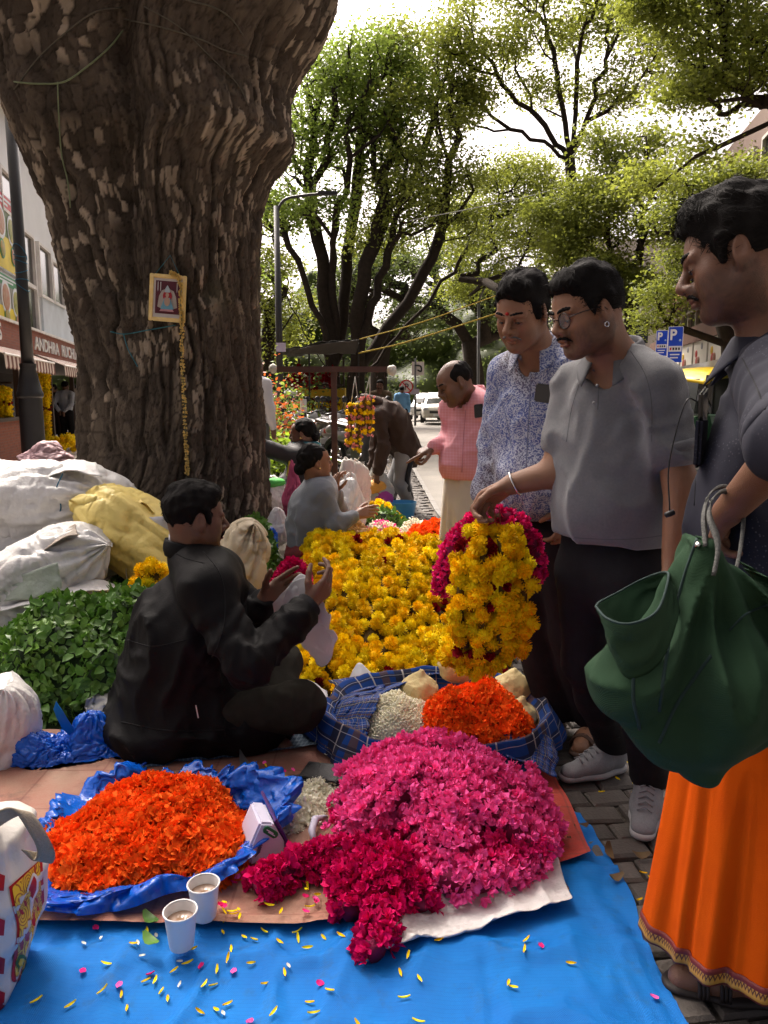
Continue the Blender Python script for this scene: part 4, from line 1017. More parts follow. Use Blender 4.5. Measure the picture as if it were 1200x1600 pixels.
class Person:
 def __init__(s,label,foot,**J):
  s.t=thing('person',label,'person',foot);s.J={k:(A(*v)if hasattr(v,'__len__')else v)for k,v in J.items()}
 def __getattr__(s,k):return s.J[k]
 def torso(s,g=0.0,fat=1.0,belly=0.0,k=.05):
  J=s.J;f=J['front'];m=(J['shL']+J['shR'])/2;w=lerp(J['pelvis'],J['chest'],.45)
  fl=J.get('flat',.66)
  o=[ecap(J['pelvis'],w,.158*fat+g,.150*fat+g,f,fl+.04,k),ecap(w,J['chest'],.150*fat+g,.165*fat+g,f,fl,k),ecap(J['chest'],lerp(J['chest'],m,.75),.165*fat+g,.120+g,f,fl-.02,k),rc(lerp(J['shL'],J['shR'],.06),lerp(J['shL'],J['shR'],.94),.052+g,.052+g,k),rc(lerp(J['neck'],J['shL'],.1),lerp(J['neck'],J['shL'],.95),.052+g*.6,.052+g,k),rc(lerp(J['neck'],J['shR'],.1),lerp(J['neck'],J['shR'],.95),.052+g*.6,.052+g,k)]
  if belly:o.append(ell(w+f*(.06+belly*.5),(.10+belly,.13,.14),np.stack([f,np.cross((0,0,1),f),A(0,0,1)],1),.08))
  return o
 def arm(s,q,g=0.0,upto=2.0,fat=1.0,k=.022):
  J=s.J;a,b,c=J['sh'+q],J['el'+q],J['wr'+q]
  o=[]
  if upto>=1:o.append(rc(a,b,.055*fat+g,.043*fat+g,k));b2=lerp(b,c,min(upto-1,1));
  else:return[rc(a,lerp(a,b,upto),.055*fat+g,lerp(.055,.046,upto)*fat+g*1.25,k)]
  if upto>1:
   r2=lerp(.043,.029,min(upto-1,1));o.append(rc(b,b2,.042*fat+g,r2*fat+g,k))
  return o
 def leg(s,q,g=0.0,fat=1.0,k=.03,ankle=True):
  J=s.J;a,b,c=J['hip'+q],J['kn'+q],J['an'+q]
  return[rc(a,b,.090*fat+g,.060*fat+g,k),rc(b,lerp(b,c,.4),.058*fat+g,.055*fat+g,k),rc(lerp(b,c,.4),c,.055*fat+g,.036*fat+g,k)]
 def foot(s,q,g=0.0):
  c,t=s.J['an'+q],s.J['toe'+q]
  return[rc(c,A(c[0],c[1],.035+g),.036+g,.034+g,.02),rc(A(c[0],c[1],.04+g),t+A(0,0,.028),.034+g,.022+g,.02),rc(lerp(c,t,.55)*A(1,1,0)+A(0,0,.035),t+A(0,0,.022),.038+g,.026+g,.02)]
def skin_mat(name,c):return pmat(name,c,tuple(x*.86 for x in c),14,.46,.30,420,.42,attr='Col')
HAIR=pmat('hair_black',(.0045,.0037,.0033),(.007,.0057,.005),40,.7,.3,300,.10)
HAIRG=pmat('hair_grey',(.35,.34,.33),(.2,.2,.2),60,.5,.3,300,.4)
EYEW=pmat('eye_white',(.26,.22,.19),None,6,.3,spec=.5)
EYED=pmat('eye_dark',(.012,.008,.006),None,6,.2,spec=.5)
def build_body(P,prims,lo,hi,res,X,mat,fine,cols,k=.03):
 return sdf_mesh('body',prims,lo,hi,res,k,None,0,fine,P.t,mat,True,cols,relax=1)
def head_extras(P,X,moust=None,brow=1.0,eyes=True,lod=0,mm=None):
 s=X.s
 if eyes:
  for q in(1,-1):
   m=MB();m.lathe(X.p(.0775,q*.0315,-.004),[(.0003,-.0118),(.0070,-.0095),(.0111,-.004),(.0118,0),(.0111,.004),(.0070,.0095),(.0003,.0118)],14);m.mi=1
   m.lathe(X.p(.0870,q*.0315,-.0075),[(.0003,-.0058),(.0042,-.0042),(.0058,0),(.0042,.0042),(.0003,.0058)],10)
   m.build('eye',[EYEW,EYED],P.t,True)
   pts=[X.p(.0835,q*.0450,-.0065),X.p(.0900,q*.0390,-.0078),X.p(.0930,q*.0315,-.0085),X.p(.0915,q*.0235,-.0080),X.p(.088,q*.0190,-.0085)]
   m=MB();m.tube(spline(pts,9),.0011*s,5);m.build('eyelash',EYED,P.t,True)
 if brow:
  for q in(1,-1):
   pts=[X.p(.0845,q*.0500,.0225),X.p(.0885,q*.0430,.0245),X.p(.0955,q*.0290,.0245),X.p(.0985,q*.0120,.0195)]
   pr=[];sp_=spline(pts,6)
   for i in range(5):pr.append(rc(sp_[i],sp_[i+1],.0040*s*brow,.0045*s*brow,.003))
   lo,hi=bbox_pts(pts,.012)
   sdf_mesh('eyebrow',pr,lo,hi,.0022,.004,lambda p:.0020*vnoise(p*500),.003,parent=P.t,mat=HAIR,relax=0)
 if moust:
  w,h=moust
  pr=[]
  for q in(1,-1):
   pts=[X.p(.1030,0,-.0505),X.p(.1015,q*.012,-.0515),X.p(.0945,q*.0245*w,-.0570),X.p(.0860,q*.0310*w,-.0670)]
   sp_=spline(pts,6)
   for i in range(5):pr.append(rc(sp_[i],sp_[i+1],(.0056-.0006*i)*s*h,(.0056-.0006*(i+1))*s*h,.003))
  lo,hi=bbox_pts([X.p(.1,.04,-.05),X.p(.1,-.04,-.05),X.p(.08,.04,-.07),X.p(.08,-.04,-.07)],.016)
  sdf_mesh('moustache',pr,lo,hi,.0022,.004,lambda p:.0022*vnoise(p*420),.004,parent=P.t,mat=mm or HAIR,relax=0)
def build_hair(P,X,style='short',mat=HAIR,res=.004,strands=0,vol=1.0,seed=1,length=.030):
 s=X.s;R=X.R;p=X.p
 E=lambda c,r,k=None,op='u':ell(p(*c),A(*r)*s,R,k if k is None else k*s,op)
 if style=='short':
  pr=[E((-.018,0,.040),(.102,.0835,.092)),E((.004,.008,.088),(.088,.066,.044*vol),.03),E((.052,.006,.090),(.040,.052,.028*vol),.025)]
  pr+=[E((.108,0,-.020),(.062,.110,.098),.008,'s'),half(p(-.040,0,-.062),X.d(-.50,0,.86),.02,'s')]
  for q in(1,-1):pr+=[E((-.002,q*.094,-.008),(.034,.030,.040),.012,'s'),rc(p(.024,q*.0755,.035),p(.026,q*.0735,-.012),.0085*s,.006*s,.01*s)]
 elif style=='bun':
  pr=[E((-.016,0,.040),(.100,.081,.088)),E((-.02,0,.02),(.098,.081,.080),.02),E((.108,0,-.030),(.066,.085,.098),.008,'s'),half(p(-.060,0,-.050),X.d(-.62,0,.78),.02,'s')]
  for q in(1,-1):pr+=[E((.0,q*.094,-.012),(.028,.022,.034),.012,'s')]
  pr+=[E((-.108,0,-.030),(.036,.046,.040),.015)]
 elif style=='fringe':
  pr=[E((-.018,0,.034),(.098,.0800,.084)),E((.06,0,.115),(.130,.066,.080),.012,'s'),E((.125,0,-.01),(.11,.110,.130),.008,'s'),half(p(-.040,0,-.062),X.d(-.50,0,.86),.02,'s')]
  for q in(1,-1):pr+=[E((-.002,q*.094,-.008),(.034,.030,.040),.012,'s')]
 def dsp(Q):
  L=X.loc(Q);a=np.stack([L[:,0]*30,L[:,1]*95,L[:,2]*30],1)+.7*vnoise(L*30)[:,None]
  return(.0045*vnoise(a,seed)+.0050*vnoise(L*34,seed+3))*vol
 lo,hi=bbox_pts([p(a,b,c)for a in(-.16,.12)for b in(-.11,.11)for c in(-.10,.16)],.0)
 o=sdf_mesh('hair',pr,lo,hi,res,.01,dsp,.012,parent=P.t,mat=mat,relax=1,keep=True)
 if strands:
  me=o.data;n=len(me.vertices);co=np.empty(n*3,np.float32);me.vertices.foreach_get('co',co);co=co.reshape(-1,3).astype(float)
  no=np.empty(n*3,np.float32);me.vertices.foreach_get('normal',no);no=no.reshape(-1,3).astype(float)
  L=X.loc(co);r_=np.random.default_rng(seed)
  cand=np.nonzero((no@R)[:,2]>-.5)[0]
  cand=cand[np.einsum('ij,ij->i',no[cand],co[cand]-X.c)>0]
  pick=r_.choice(cand,strands)
  V=[];F=[]
  for i in pick:
   b,nn=co[i],no[i];l=L[i]
   back=X.d(-.55,.35*np.sign(l[1]+.02)*(abs(l[1])>.03),-.2)if l[0]<.035 else X.d(.35,.6,-.1)
   tg=nrm(back+r_.normal(0,.28,3));tg=nrm(tg-nn*(tg@nn)*1.0)
   ln=length*s*r_.uniform(.5,1.2);w=np.cross(nn,tg)*.0007
   b=b-nn*.001;m_=b+tg*ln*.5+nn*.0028*r_.uniform(.2,1.5);e=b+tg*ln-nn*.002*r_.uniform(-1.2,1.5)
   k_=len(V);V+=[b-w,b+w,m_-w,m_+w,e];F+=[(k_,k_+1,k_+3,k_+2),(k_+2,k_+3,k_+4)]
  h2=pydata('loose_strands',V,F,o,mat,True)
 return o
def folds(axis_low=(0,0,1),f=14.0,amp=.006,seed=0.0,aniso=.35,warp=.05):
 a=nrm(axis_low);M=np.eye(3)-(1-aniso)*np.outer(a,a)
 def d(P):
  Q=(P+warp*np.stack([vnoise(P*5,seed+1),vnoise(P*5,seed+2),vnoise(P*5,seed+3)],1))@M*f
  r=np.maximum(1-np.abs(vnoise(Q,seed+5))*3.2,-.35);r=np.where(r>0,r**1.3,r)
  g=np.clip(vnoise(P*4.3,seed+7)*1.8+.55,0,1)
  return-amp*r*g-amp*.35*vnoise(P*f*.5,seed+11)
 return d
def bunch(centers,amp=.008,f=45,rad=.10,seed=0.0):
 """creases that ring a joint: centers = [(point, limb direction)]"""
 def d(P):
  s=np.zeros(len(P))
  for c,ax in centers:
   v=P-c;t=v@nrm(ax);w=np.exp(-(np.linalg.norm(v,axis=1)/rad)**2)
   s+=w*np.sin(t*f*2.2+5*vnoise(P*9,seed)+3*vnoise(P*16,seed+4))
  return-amp*s
 return d
def addf(*fs):return lambda P:sum(f(P)for f in fs)
def collar_mesh(P,c,R,r,mat,gap=.5,h=.035,drop=.045,pts=.05,name='collar',tilt=0.0,ry=1.0):
 """fold-over shirt collar round the neck; R columns front, left, up"""
 def fn(U,V):
  a=RAD(gap*30)+U*(2*math.pi-2*RAD(gap*30))
  e=np.minimum(U,1-U);fr=np.clip(1-e/.16,0,1)
  rr=np.interp(V,[0,.33,.45,1],[r*.98,r*.93,r*.98,r*1.30])+fr*np.interp(V,[0,.45,1],[0,.0,.020])
  zz=np.interp(V,[0,.33,.45,1],[-.012,h,h+.002,h-drop])-fr*np.interp(V,[0,.4,1],[.012,.018,pts*.75])
  x=rr*np.cos(a)*(1+.12*fr);y=rr*np.sin(a)*ry
  zz=zz-tilt*x
  return A(*c)+np.stack([x,y,zz],1)@R.T
 return gridmesh(name,fn,41,13,P.t,mat,True,thick=.003)
 # man in the grey polo shirt
def polo_man():
 foot=gp(940,1240);f=nrm(A(-.62,-.78,0))
 P=Person('man in grey polo shirt and glasses holding up a yellow garland',(foot[0],foot[1],0),front=f,flat=.70,shL=at(1027,604,2.0),shR=at(898,608,2.24),elL=at(1062,752,1.97),wrL=at(1050,880,1.93),elR=at(870,738,2.20),wrR=at(799,757,2.24),neck=at(962,560,2.12),chest=at(955,690,2.14),pelvis=at(955,858,2.18),hipL=at(990,900,2.10),hipR=at(918,895,2.26),knL=at(1008,1060,2.10),knR=at(915,1035,2.30))
 J=P.J
 J['anR']=gp(958,1205)+A(0,.0,.085);J['toeR']=gp(885,1222)+A(0,0,0)
 J['anL']=gp(1012,1262)+A(0,0,.085);J['toeL']=gp(1003,1312)+A(0,0,0)
 X=Xf(at(917,488,2.03),frame(199,15,2),.91)
 sk=skin_mat('skin_tan',(.245,.115,.060))
 pr=head_prims(X,jaw=1.15,full=1.08)+[rc(X.p(-.030,0,-.035),J['neck']+A(0,0,-.03),.057,.064,.04)]
 n_head=len(pr)
 pr+=P.torso(-.015)+P.arm('L',-.002)+P.arm('R',.002)+P.leg('L',-.02)+P.leg('R',-.02)
 dR=nrm(at(772,785,2.27)-J['wrR'])
 pr+=hand_prims(J['wrR'],nrm(dR+A(-.25,.05,.12)),A(-.25,-.38,-.9),True,(48,52,54,58),.5,(6,30),1.04)
 pr+=hand_prims(J['wrL'],A(-.1,0,-1),A(-.8,.3,0),False,(22,25,28,30),.5)
 lo,hi=bbox_pts([J[k]for k in('shL','shR','elL','wrL','wrR','anR','anL')]+[X.p(0,0,.15),X.p(.12,0,0)],.13);lo[2]=.02
 fine=(((X.c[0]-.13,X.c[0]+.11,.0029),(J['wrR'][0]-.13,J['wrR'][0]+.02,.0032)),((X.c[1]-.11,X.c[1]+.1,.0028),(J['wrR'][1]-.06,J['wrR'][1]+.06,.0032)),((X.c[2]-.14,X.c[2]+.12,.0029),(J['wrR'][2]-.15,J['wrR'][2]+.04,.0032)))
 sdf_mesh('body',pr,lo,hi,.012,.03,None,0,fine,P.t,sk,True,head_cols(X,.85))
 head_extras(P,X,moust=(1.0,.95),brow=1.15)
 build_hair(P,X,'short',HAIR,.0045,1600,1.15,3)
 sp=P.torso(.006,.95,.006)+[ecap(J['pelvis']+A(0,0,.02),lerp(J['pelvis'],J['chest'],.7),.160,.152,f,.70,.06),ecap(J['pelvis']-A(0,0,.10),J['pelvis']+A(0,0,.06),.160,.160,f,.72,.04)]+P.arm('L',.013,.62)+P.arm('R',.012,.60)
 hem=at(955,846,2.1)
 sp.append(half(hem,A(0.02,0,1),.004));sp.append(rc(J['neck']+A(0,0,-.05)+f*.02,X.p(.01,0,-.03),.062,.075,.02,'s'))
 lo,hi=bbox_pts([J['shL'],J['shR'],J['elL'],J['elR'],J['pelvis'],J['neck']],.22)
 cl=pmat('polo_jersey',(.130,.132,.138),(.155,.157,.163),160,.88,.25,500,.2,sheen=.25,weave=260)
 dsp=addf(folds((0.3,0,1),8,.010,3.0),folds((1,0,-.6),12,.009,21.0),bunch([(lerp(J['shL'],J['elL'],.35),J['elL']-J['shL']),(J['pelvis']+A(0,0,.1),A(0,0,1))],.003,40,.12))
 sdf_mesh('polo_shirt',sp,lo,hi,.0085,.05,dsp,.02,parent=P.t,mat=cl,relax=1)
 Rn=np.stack([f,np.cross((0,0,1),f),A(0,0,1)],1)
 collar_mesh(P,J['neck']+A(0,0,.008)+f*.008,Rn,.070,pmat('polo_collar',(.118,.120,.127),(.135,.137,.143),200,.9,.2,500,.2),gap=.75,tilt=.30,pts=.055)
 for q in('L','R'):
  a=lerp(J['sh'+q],J['el'+q],.60);d=nrm(J['el'+q]-J['sh'+q])
  m=MB();m.tube([a-d*.002,a+d*.003,a+d*.022,a+d*.024],[.062,.0645,.0645,.060],28);m.build('sleeve_cuff',cl,P.t,True)
 fc=J['neck']+f*.108+A(0,0,-.075)
 m=MB()
 for i in range(2):
  m.lathe(fc+A(0,0,-.045*i)+f*(.010+.018*i),[(.0001,-.002),(.0042,-.001),(.0042,.001),(.0001,.002)],12,R=Rn@roty(math.pi/2))
 m.build('shirt_button',pmat('button_grey',(.25,.25,.25),None,5,.3),P.t,True)
 tp=[ecap(J['pelvis']+A(0,0,.08),J['pelvis']-A(0,0,.04),.150,.152,f,.76,.05)]+P.leg('L',.006,1.04,.05)+P.leg('R',.006,1.04,.05)
 tp+=[rc(lerp(J['kn'+q],J['an'+q],.3),J['an'+q]+A(0,0,.02),.062,.056,.03)for q in 'LR']
 tp.append(half((0,0,.085),A(0,0,1),.004))
 lo,hi=bbox_pts([J['hipL'],J['hipR'],J['anL'],J['anR'],J['pelvis']],.2);lo[2]=.05
 dsp=addf(folds((.2,0,1),8,.008,5.0),bunch([(J['anR']+A(0,0,.08),A(0,0,1)),(J['anL']+A(0,0,.08),A(0,0,1)),(J['knR'],A(0,0,1))],.0030,50,.10))
 sdf_mesh('trousers',tp,lo,hi,.010,.04,dsp,.02,parent=P.t,mat=pmat('black_trousers',(.009,.0085,.0095),(.013,.0125,.0145),30,.85,.2,300,.15),relax=2)
 for q in 'LR':sneaker(P,J['an'+q],J['toe'+q])
 glasses(P,X)
 m=MB()
 d=nrm(J['wrR']-J['elR']);u=nrm(np.cross(d,A(0,0,1)));w2=np.cross(u,d);c=J['wrR']-d*.012
 pts=[c+(u*math.cos(a)+w2*math.sin(a))*.0365+d*.007*math.sin(a)for a in np.linspace(0,2*math.pi,29)]
 m.tube(pts,.0032,8);m.build('bracelet',pmat('silver',(.75,.74,.72),None,5,.22,metal=1.0),P.t,True)
 m=MB();e=X.p(.002,.0825,-.040);m.tube([e+X.d(.006*math.cos(a),.002,.006*math.sin(a)-.004)for a in np.linspace(0,2*math.pi,17)],.0016,6);m.build('earring',MATS['silver'],P.t,True)
 pts=[J['neck']+A(0,0,.028)+Rn@A(.068*math.cos(a)+.004,.068*math.sin(a),-.022*math.cos(a))for a in np.linspace(.6,2*math.pi-.6,30)]
 m=MB();m.tube(pts,.0012,5);m.build('neck_chain',pmat('gold',(.75,.5,.18),None,5,.25,metal=1.0),P.t,True)
 return P
def glasses(P,X):
 m=MB()
 for q in(1,-1):
  c=(.1035,q*.034,-.006)
  pts=[X.p(c[0]-abs(math.cos(a)*.024+q*.034)*.10,c[1]+.0245*math.cos(a),c[2]+.0215*math.sin(a))for a in np.linspace(0,2*math.pi,33)]
  m.tube(pts,.0016,6)
  m.tube([X.p(.098,q*.058,.002),X.p(.06,q*.074,.006),X.p(.0,q*.0815,.006),X.p(-.012,q*.0815,-.006)],.0016,6)
 m.tube(spline([X.p(.1035,.011,-.002),X.p(.111,0,.004),X.p(.1035,-.011,-.002)],7),.0015,6)
 g=m.build('glasses',pmat('glasses_frame',(.06,.05,.045),None,5,.25,metal=.8),P.t,True)
 gl=bpy.data.materials.new('lens_glass');gl.use_nodes=True;b=gl.node_tree.nodes['Principled BSDF']
 b.inputs['Base Color'].default_value=(.75,.72,.7,1);b.inputs['Specular IOR Level'].default_value=.15;b.inputs['Roughness'].default_value=.03;b.inputs['Alpha'].default_value=.10
 for q in(1,-1):
  V=[X.p(.1035-abs(math.cos(a)*.024+q*.034)*.10,q*.034+.0238*math.cos(a),-.006+.0208*math.sin(a))for a in np.linspace(0,2*math.pi,24,endpoint=False)]
  pydata('lens',V,[tuple(range(24))],g,gl,False)
def sneaker(P,an,toe,col=(.20,.205,.215),sole=(.42,.42,.42)):
 d=nrm((toe-an)*A(1,1,0));l=np.cross((0,0,1),d);R=np.stack([d,l,A(0,0,1)],1);h=A(an[0],an[1],0)-d*.045
 Lc=.27
 up=[ecap(h+d*.045+A(0,0,.05),h+d*.13+A(0,0,.052),.040,.043,A(0,0,1),.95,.03),ecap(h+d*.12+A(0,0,.045),h+d*.225+A(0,0,.034),.043,.036,A(0,0,1),.72,.03),rc(h+d*.045+A(0,0,.06),an+A(0,0,.015),.040,.045,.02),rc(h+d*.10+A(0,0,.07),an+d*.02+A(0,0,.01),.034,.035,.03)]
 up+=[rc(an+A(0,0,0),an+A(0,0,.12),.036,.040,.008,'s'),half(h+A(0,0,.022),A(0,0,1),.004)]
 lo,hi=bbox_pts([h,h+d*Lc,an],.09);lo[2]=-.01
 o=sdf_mesh('shoe',up,lo,hi,.005,.02,lambda p:.0012*vnoise(p*90),.002,parent=P.t,mat=pmat('sneaker_knit',col,tuple(x*1.25 for x in col),220,.85,.3,700,.25),relax=1)
 so=[ecap(h+d*.04+A(0,0,.018),h+d*.13+A(0,0,.018),.043,.045,A(0,0,1),.5,.02),ecap(h+d*.12+A(0,0,.018),h+d*.232+A(0,0,.02),.046,.038,A(0,0,1),.5,.02),half((0,0,.003),A(0,0,1),.003),half(h+A(0,0,.030),A(0,0,-1),.003)]
 sdf_mesh('sole',so,lo,hi,.006,.01,parent=o,mat=pmat('sneaker_sole',sole,None,20,.7,.1),relax=1)
 m=MB()
 for i in range(5):
  c=h+d*(.115+.020*i)+A(0,0,.112-.0085*i)
  m.tube([c-l*.022-A(0,0,.010),c+A(0,0,.004),c+l*.022-A(0,0,.010)],.0028,5)
 m.build('laces',pmat('laces',(.28,.28,.29),None,30,.9),o,True)
polo_man()
def _paisley(nt,b):
 n=nt.nodes;L=nt.links;tc=n.new('ShaderNodeTexCoord');v=tc.outputs['Object']
 nz=n.new('ShaderNodeTexNoise');nz.inputs['Scale'].default_value=80;L.new(v,nz.inputs['Vector'])
 mx=n.new('ShaderNodeMix');mx.data_type='VECTOR';mx.inputs[0].default_value=.012;L.new(v,mx.inputs[4]);L.new(nz.outputs['Color'],mx.inputs[5])
 vo=n.new('ShaderNodeTexVoronoi');vo.feature='SMOOTH_F1';vo.inputs['Scale'].default_value=105;L.new(mx.outputs[1],vo.inputs['Vector'])
 w=_math(nt,'SINE',_math(nt,'MULTIPLY',vo.outputs['Distance'],19.0))
 f=_math(nt,'GREATER_THAN',w,.05)
 reg=_noise(nt,v,4.5,2)
 f2=_math(nt,'MULTIPLY_ADD',reg,5.0,-2.3);f2 .node.use_clamp=True
 blue=_mix(nt,f2,(.08,.105,.26),(.13,.105,.11))
 c=_mix(nt,f,blue,(.38,.40,.47))
 L.new(c,b.inputs['Base Color']);b.inputs['Roughness'].default_value=.8;b.inputs['Specular IOR Level'].default_value=.25
PAIS=stripmat('paisley_print',_paisley)
def _speck(c1,c2,sc,thr):
 def f(nt,b):
  n=nt.nodes;L=nt.links;v=n.new('ShaderNodeTexCoord').outputs['Object']
  vo=n.new('ShaderNodeTexVoronoi');vo.inputs['Scale'].default_value=sc;L.new(v,vo.inputs['Vector'])
  a=_math(nt,'LESS_THAN',vo.outputs['Distance'],thr)
  reg=_noise(nt,v,5,3);g=_math(nt,'MULTIPLY_ADD',reg,4.0,-1.9);g.node.use_clamp=True
  fine=_noise(nt,v,330,2)
  base=_mix(nt,_math(nt,'MULTIPLY_ADD',fine,1.2,-.2),c1,tuple(x*1.5 for x in c1))
  L.new(_mix(nt,_math(nt,'MULTIPLY',a,g),base,c2),b.inputs['Base Color']);b.inputs['Roughness'].default_value=.85
  b.inputs['Specular IOR Level'].default_value=.25
 return f
def _stripe(c1,c2,sc,axis=0,w=.5):
 def f(nt,b):
  n=nt.nodes;L=nt.links;s=n.new('ShaderNodeSeparateXYZ');L.new(n.new('ShaderNodeTexCoord').outputs['Object'],s.inputs[0])
  q=_math(nt,'FRACT',_math(nt,'MULTIPLY',s.outputs[axis],sc))
  L.new(_mix(nt,_math(nt,'GREATER_THAN',q,w),c1,c2),b.inputs['Base Color']);b.inputs['Roughness'].default_value=.85
  b.inputs['Specular IOR Level'].default_value=.25
 return f
def shirt(P,mat,name='shirt',g=.012,sleeve=1.9,fat=.96,belly=.02,hem=None,hem_n=(0,0,1),amp=.010,res=.010,k=.05,neckr=.066,sl_r=.016,seed=1.0,X=None,extra=(),fine=((),(),())):
 J=P.J
 pr=P.torso(g,fat,belly,k)+list(extra)
 if hem is not None:pr.append(half(hem,hem_n,.004))
 pr+=P.arm('L',sl_r,sleeve)+P.arm('R',sl_r,sleeve)
 if X is not None:pr.append(rc(J['neck']+A(0,0,-.04)+J['front']*.02,X.p(.01,0,-.03),neckr-.012,neckr+.006,.015,'s'))
 pts=[J[q]for q in('shL','shR','elL','elR','pelvis','neck','chest')]
 if sleeve>1:pts+=[lerp(J['el'+q],J['wr'+q],sleeve-1)for q in 'LR']
 lo,hi=bbox_pts(pts,.2)
 bl=[(J['el'+q],J['wr'+q]-J['el'+q])for q in 'LR']+[(lerp(J['sh'+q],J['el'+q],.25),J['el'+q]-J['sh'+q])for q in 'LR']
 d=addf(folds((.25,.1,1),8,amp,seed),folds((1,.2,-.6),13,amp*.8,seed+20),bunch(bl,amp*.3,38,.10,seed))
 return sdf_mesh(name,pr,lo,hi,res,k,d,.022,fine,P.t,mat,relax=1)
 # man in the blue print shirt
def print_shirt_man():
 f=nrm(A(-.55,-.83,0));foot=gp(865,1155)
 P=Person('man in blue and white print shirt with grey moustache and red forehead mark',(foot[0],foot[1],0),front=f,flat=.66,shL=at(905,590,2.56),shR=at(792,585,2.80),elL=at(925,700,2.60),wrL=at(905,790,2.56),elR=at(772,690,2.86),wrR=at(757,775,2.78),neck=at(842,548,2.66),chest=at(845,670,2.70),pelvis=at(848,815,2.75),hipL=at(885,850,2.67),hipR=at(822,850,2.82),knL=at(900,990,2.70),knR=at(842,985,2.86))
 J=P.J;J['anR']=gp(868,1140)+A(0,0,.08);J['toeR']=gp(845,1165);J['anL']=gp(925,1150)+A(0,0,.08);J['toeL']=gp(905,1180)
 X=Xf(at(817,488,2.54),frame(229,22,-4),.965)
 sk=skin_mat('skin_warm',(.255,.120,.063))
 pr=head_prims(X,1.0,1.12,1.02)+[rc(X.p(-.030,0,-.035),J['neck']+A(0,0,-.03),.054,.062,.04)]
 pr+=P.torso(-.015)+P.arm('L',-.004)+P.arm('R',-.004)+P.leg('L',-.02)+P.leg('R',-.02)+P.foot('L')+P.foot('R')
 pr+=hand_prims(J['wrR'],A(-.12,-.05,-1),A(.6,.4,0),True,(25,28,32,36),.5,(5,10),1.05)
 pr+=hand_prims(J['wrL'],A(-.35,-.1,-.9),A(-.3,.8,0),False,(30,32,34,36),.5,(5,10),1.05)
 lo,hi=bbox_pts([J[k]for k in('shL','shR','elR','wrR','wrL','toeR','anL')]+[X.p(0,0,.15),X.p(.12,0,0)],.12);lo[2]=-.02
 fine=(((X.c[0]-.12,X.c[0]+.11,.0030),(J['wrR'][0]-.05,J['wrR'][0]+.05,.0045)),((X.c[1]-.13,X.c[1]+.1,.0029),),((X.c[2]-.14,X.c[2]+.12,.0030),(J['wrR'][2]-.19,J['wrR'][2],.0045)))
 sdf_mesh('body',pr,lo,hi,.012,.03,None,0,fine,P.t,sk,True,head_cols(X,.6,grey=.45))
 head_extras(P,X,moust=(1.1,.72),brow=.8,mm=pmat('moustache_grey',(.16,.15,.145),(.05,.05,.05),90,.7))
 build_hair(P,X,'short',HAIR,.0045,1500,1.2,9,.034)
 m=MB();c=X.p(.1005,.0,.026);m.lathe(c,[(.0002,-.003),(.0055,-.002),(.0055,.002),(.0002,.003)],12,R=X.R@roty(math.pi/2-.2));m.build('tilak',pmat('vermilion',(.45,.02,.015),None,30,.8),P.t,True)
 hem=at(840,808,2.7)
 shirt(P,PAIS,'shirt',.012,1.93,.97,.03,hem,A(-.16,0,1),.011,.008,X=X,seed=4.0,sl_r=.014)
 Rn=np.stack([f,np.cross((0,0,1),f),A(0,0,1)],1)
 collar_mesh(P,J['neck']+A(0,0,.012)+f*.008,Rn,.070,PAIS,gap=.95,tilt=.32,pts=.07)
 c=J['shL']*.42+J['chest']*.38+J['shR']*.2+f*.128;Rp=np.stack([np.cross((0,0,1),f),f,A(0,0,1)],1)@roty(.12)
 pocket_phone(P,at(853,615,2.50),Rp)
 tp=[ecap(J['pelvis']+A(0,0,.06),J['pelvis']-A(0,0,.05),.140,.145,f,.76,.05)]+P.leg('L',.020,1.05,.05)+P.leg('R',.020,1.05,.05)
 tp+=[rc(lerp(J['kn'+q],J['an'+q],.2),J['an'+q]+A(0,0,-.01),.080,.074,.03)for q in 'LR']+[half((0,0,.055),A(0,0,1),.004)]
 lo,hi=bbox_pts([J['hipL'],J['hipR'],J['anL'],J['anR'],J['pelvis']],.2);lo[2]=.03
 sdf_mesh('trousers',tp,lo,hi,.010,.04,folds((0,0,1),8,.008,6.0),.02,parent=P.t,mat=pmat('maroon_trousers',(.014,.009,.011),(.02,.013,.016),30,.9,.2,300,.12),relax=1)
 for q in 'LR':sandal(P,J['an'+q],J['toe'+q])
def pocket_phone(P,c,R,w=.075,h=.06):
 m=MB();m.box(c,(w/2,.005,h/2),R);o=m.build('pocket_phone',pmat('phone_black',(.015,.015,.017),None,5,.25,spec=.6),P.t,False,.004)
def sandal(P,an,toe,mat=None):
 mat=mat or pmat('sandal_leather',(.055,.028,.018),(.08,.04,.025),40,.6,.2,200)
 d=nrm((toe-an)*A(1,1,0));l=np.cross((0,0,1),d);h=A(an[0],an[1],0)-d*.05;L_=np.linalg.norm((toe-an)*A(1,1,0))+.085
 pr=[ecap(h+d*.03+A(0,0,.012),h+d*L_*.5+A(0,0,.012),.038,.040,A(0,0,1),.35,.02),ecap(h+d*L_*.5+A(0,0,.012),h+d*(L_-.03)+A(0,0,.012),.042,.038,A(0,0,1),.35,.02)]
 lo,hi=bbox_pts([h,h+d*L_],.07);lo[2]=-.01;hi[2]=.05
 o=sdf_mesh('sandal',pr,lo,hi,.006,.02,parent=P.t,mat=mat)
 for k in(.55,.72):
  c=h+d*L_*k;m=MB()
  pts=spline([c-l*.043+A(0,0,.016),c-l*.036+A(0,0,.055-.02*k),c+A(0,0,.088-.035*k),c+l*.036+A(0,0,.055-.02*k),c+l*.043+A(0,0,.016)],13)
  for dd in(-.008,0,.008):m.tube(pts+d*dd,.0045,6)
  m.build('strap',mat,o,True)
print_shirt_man()
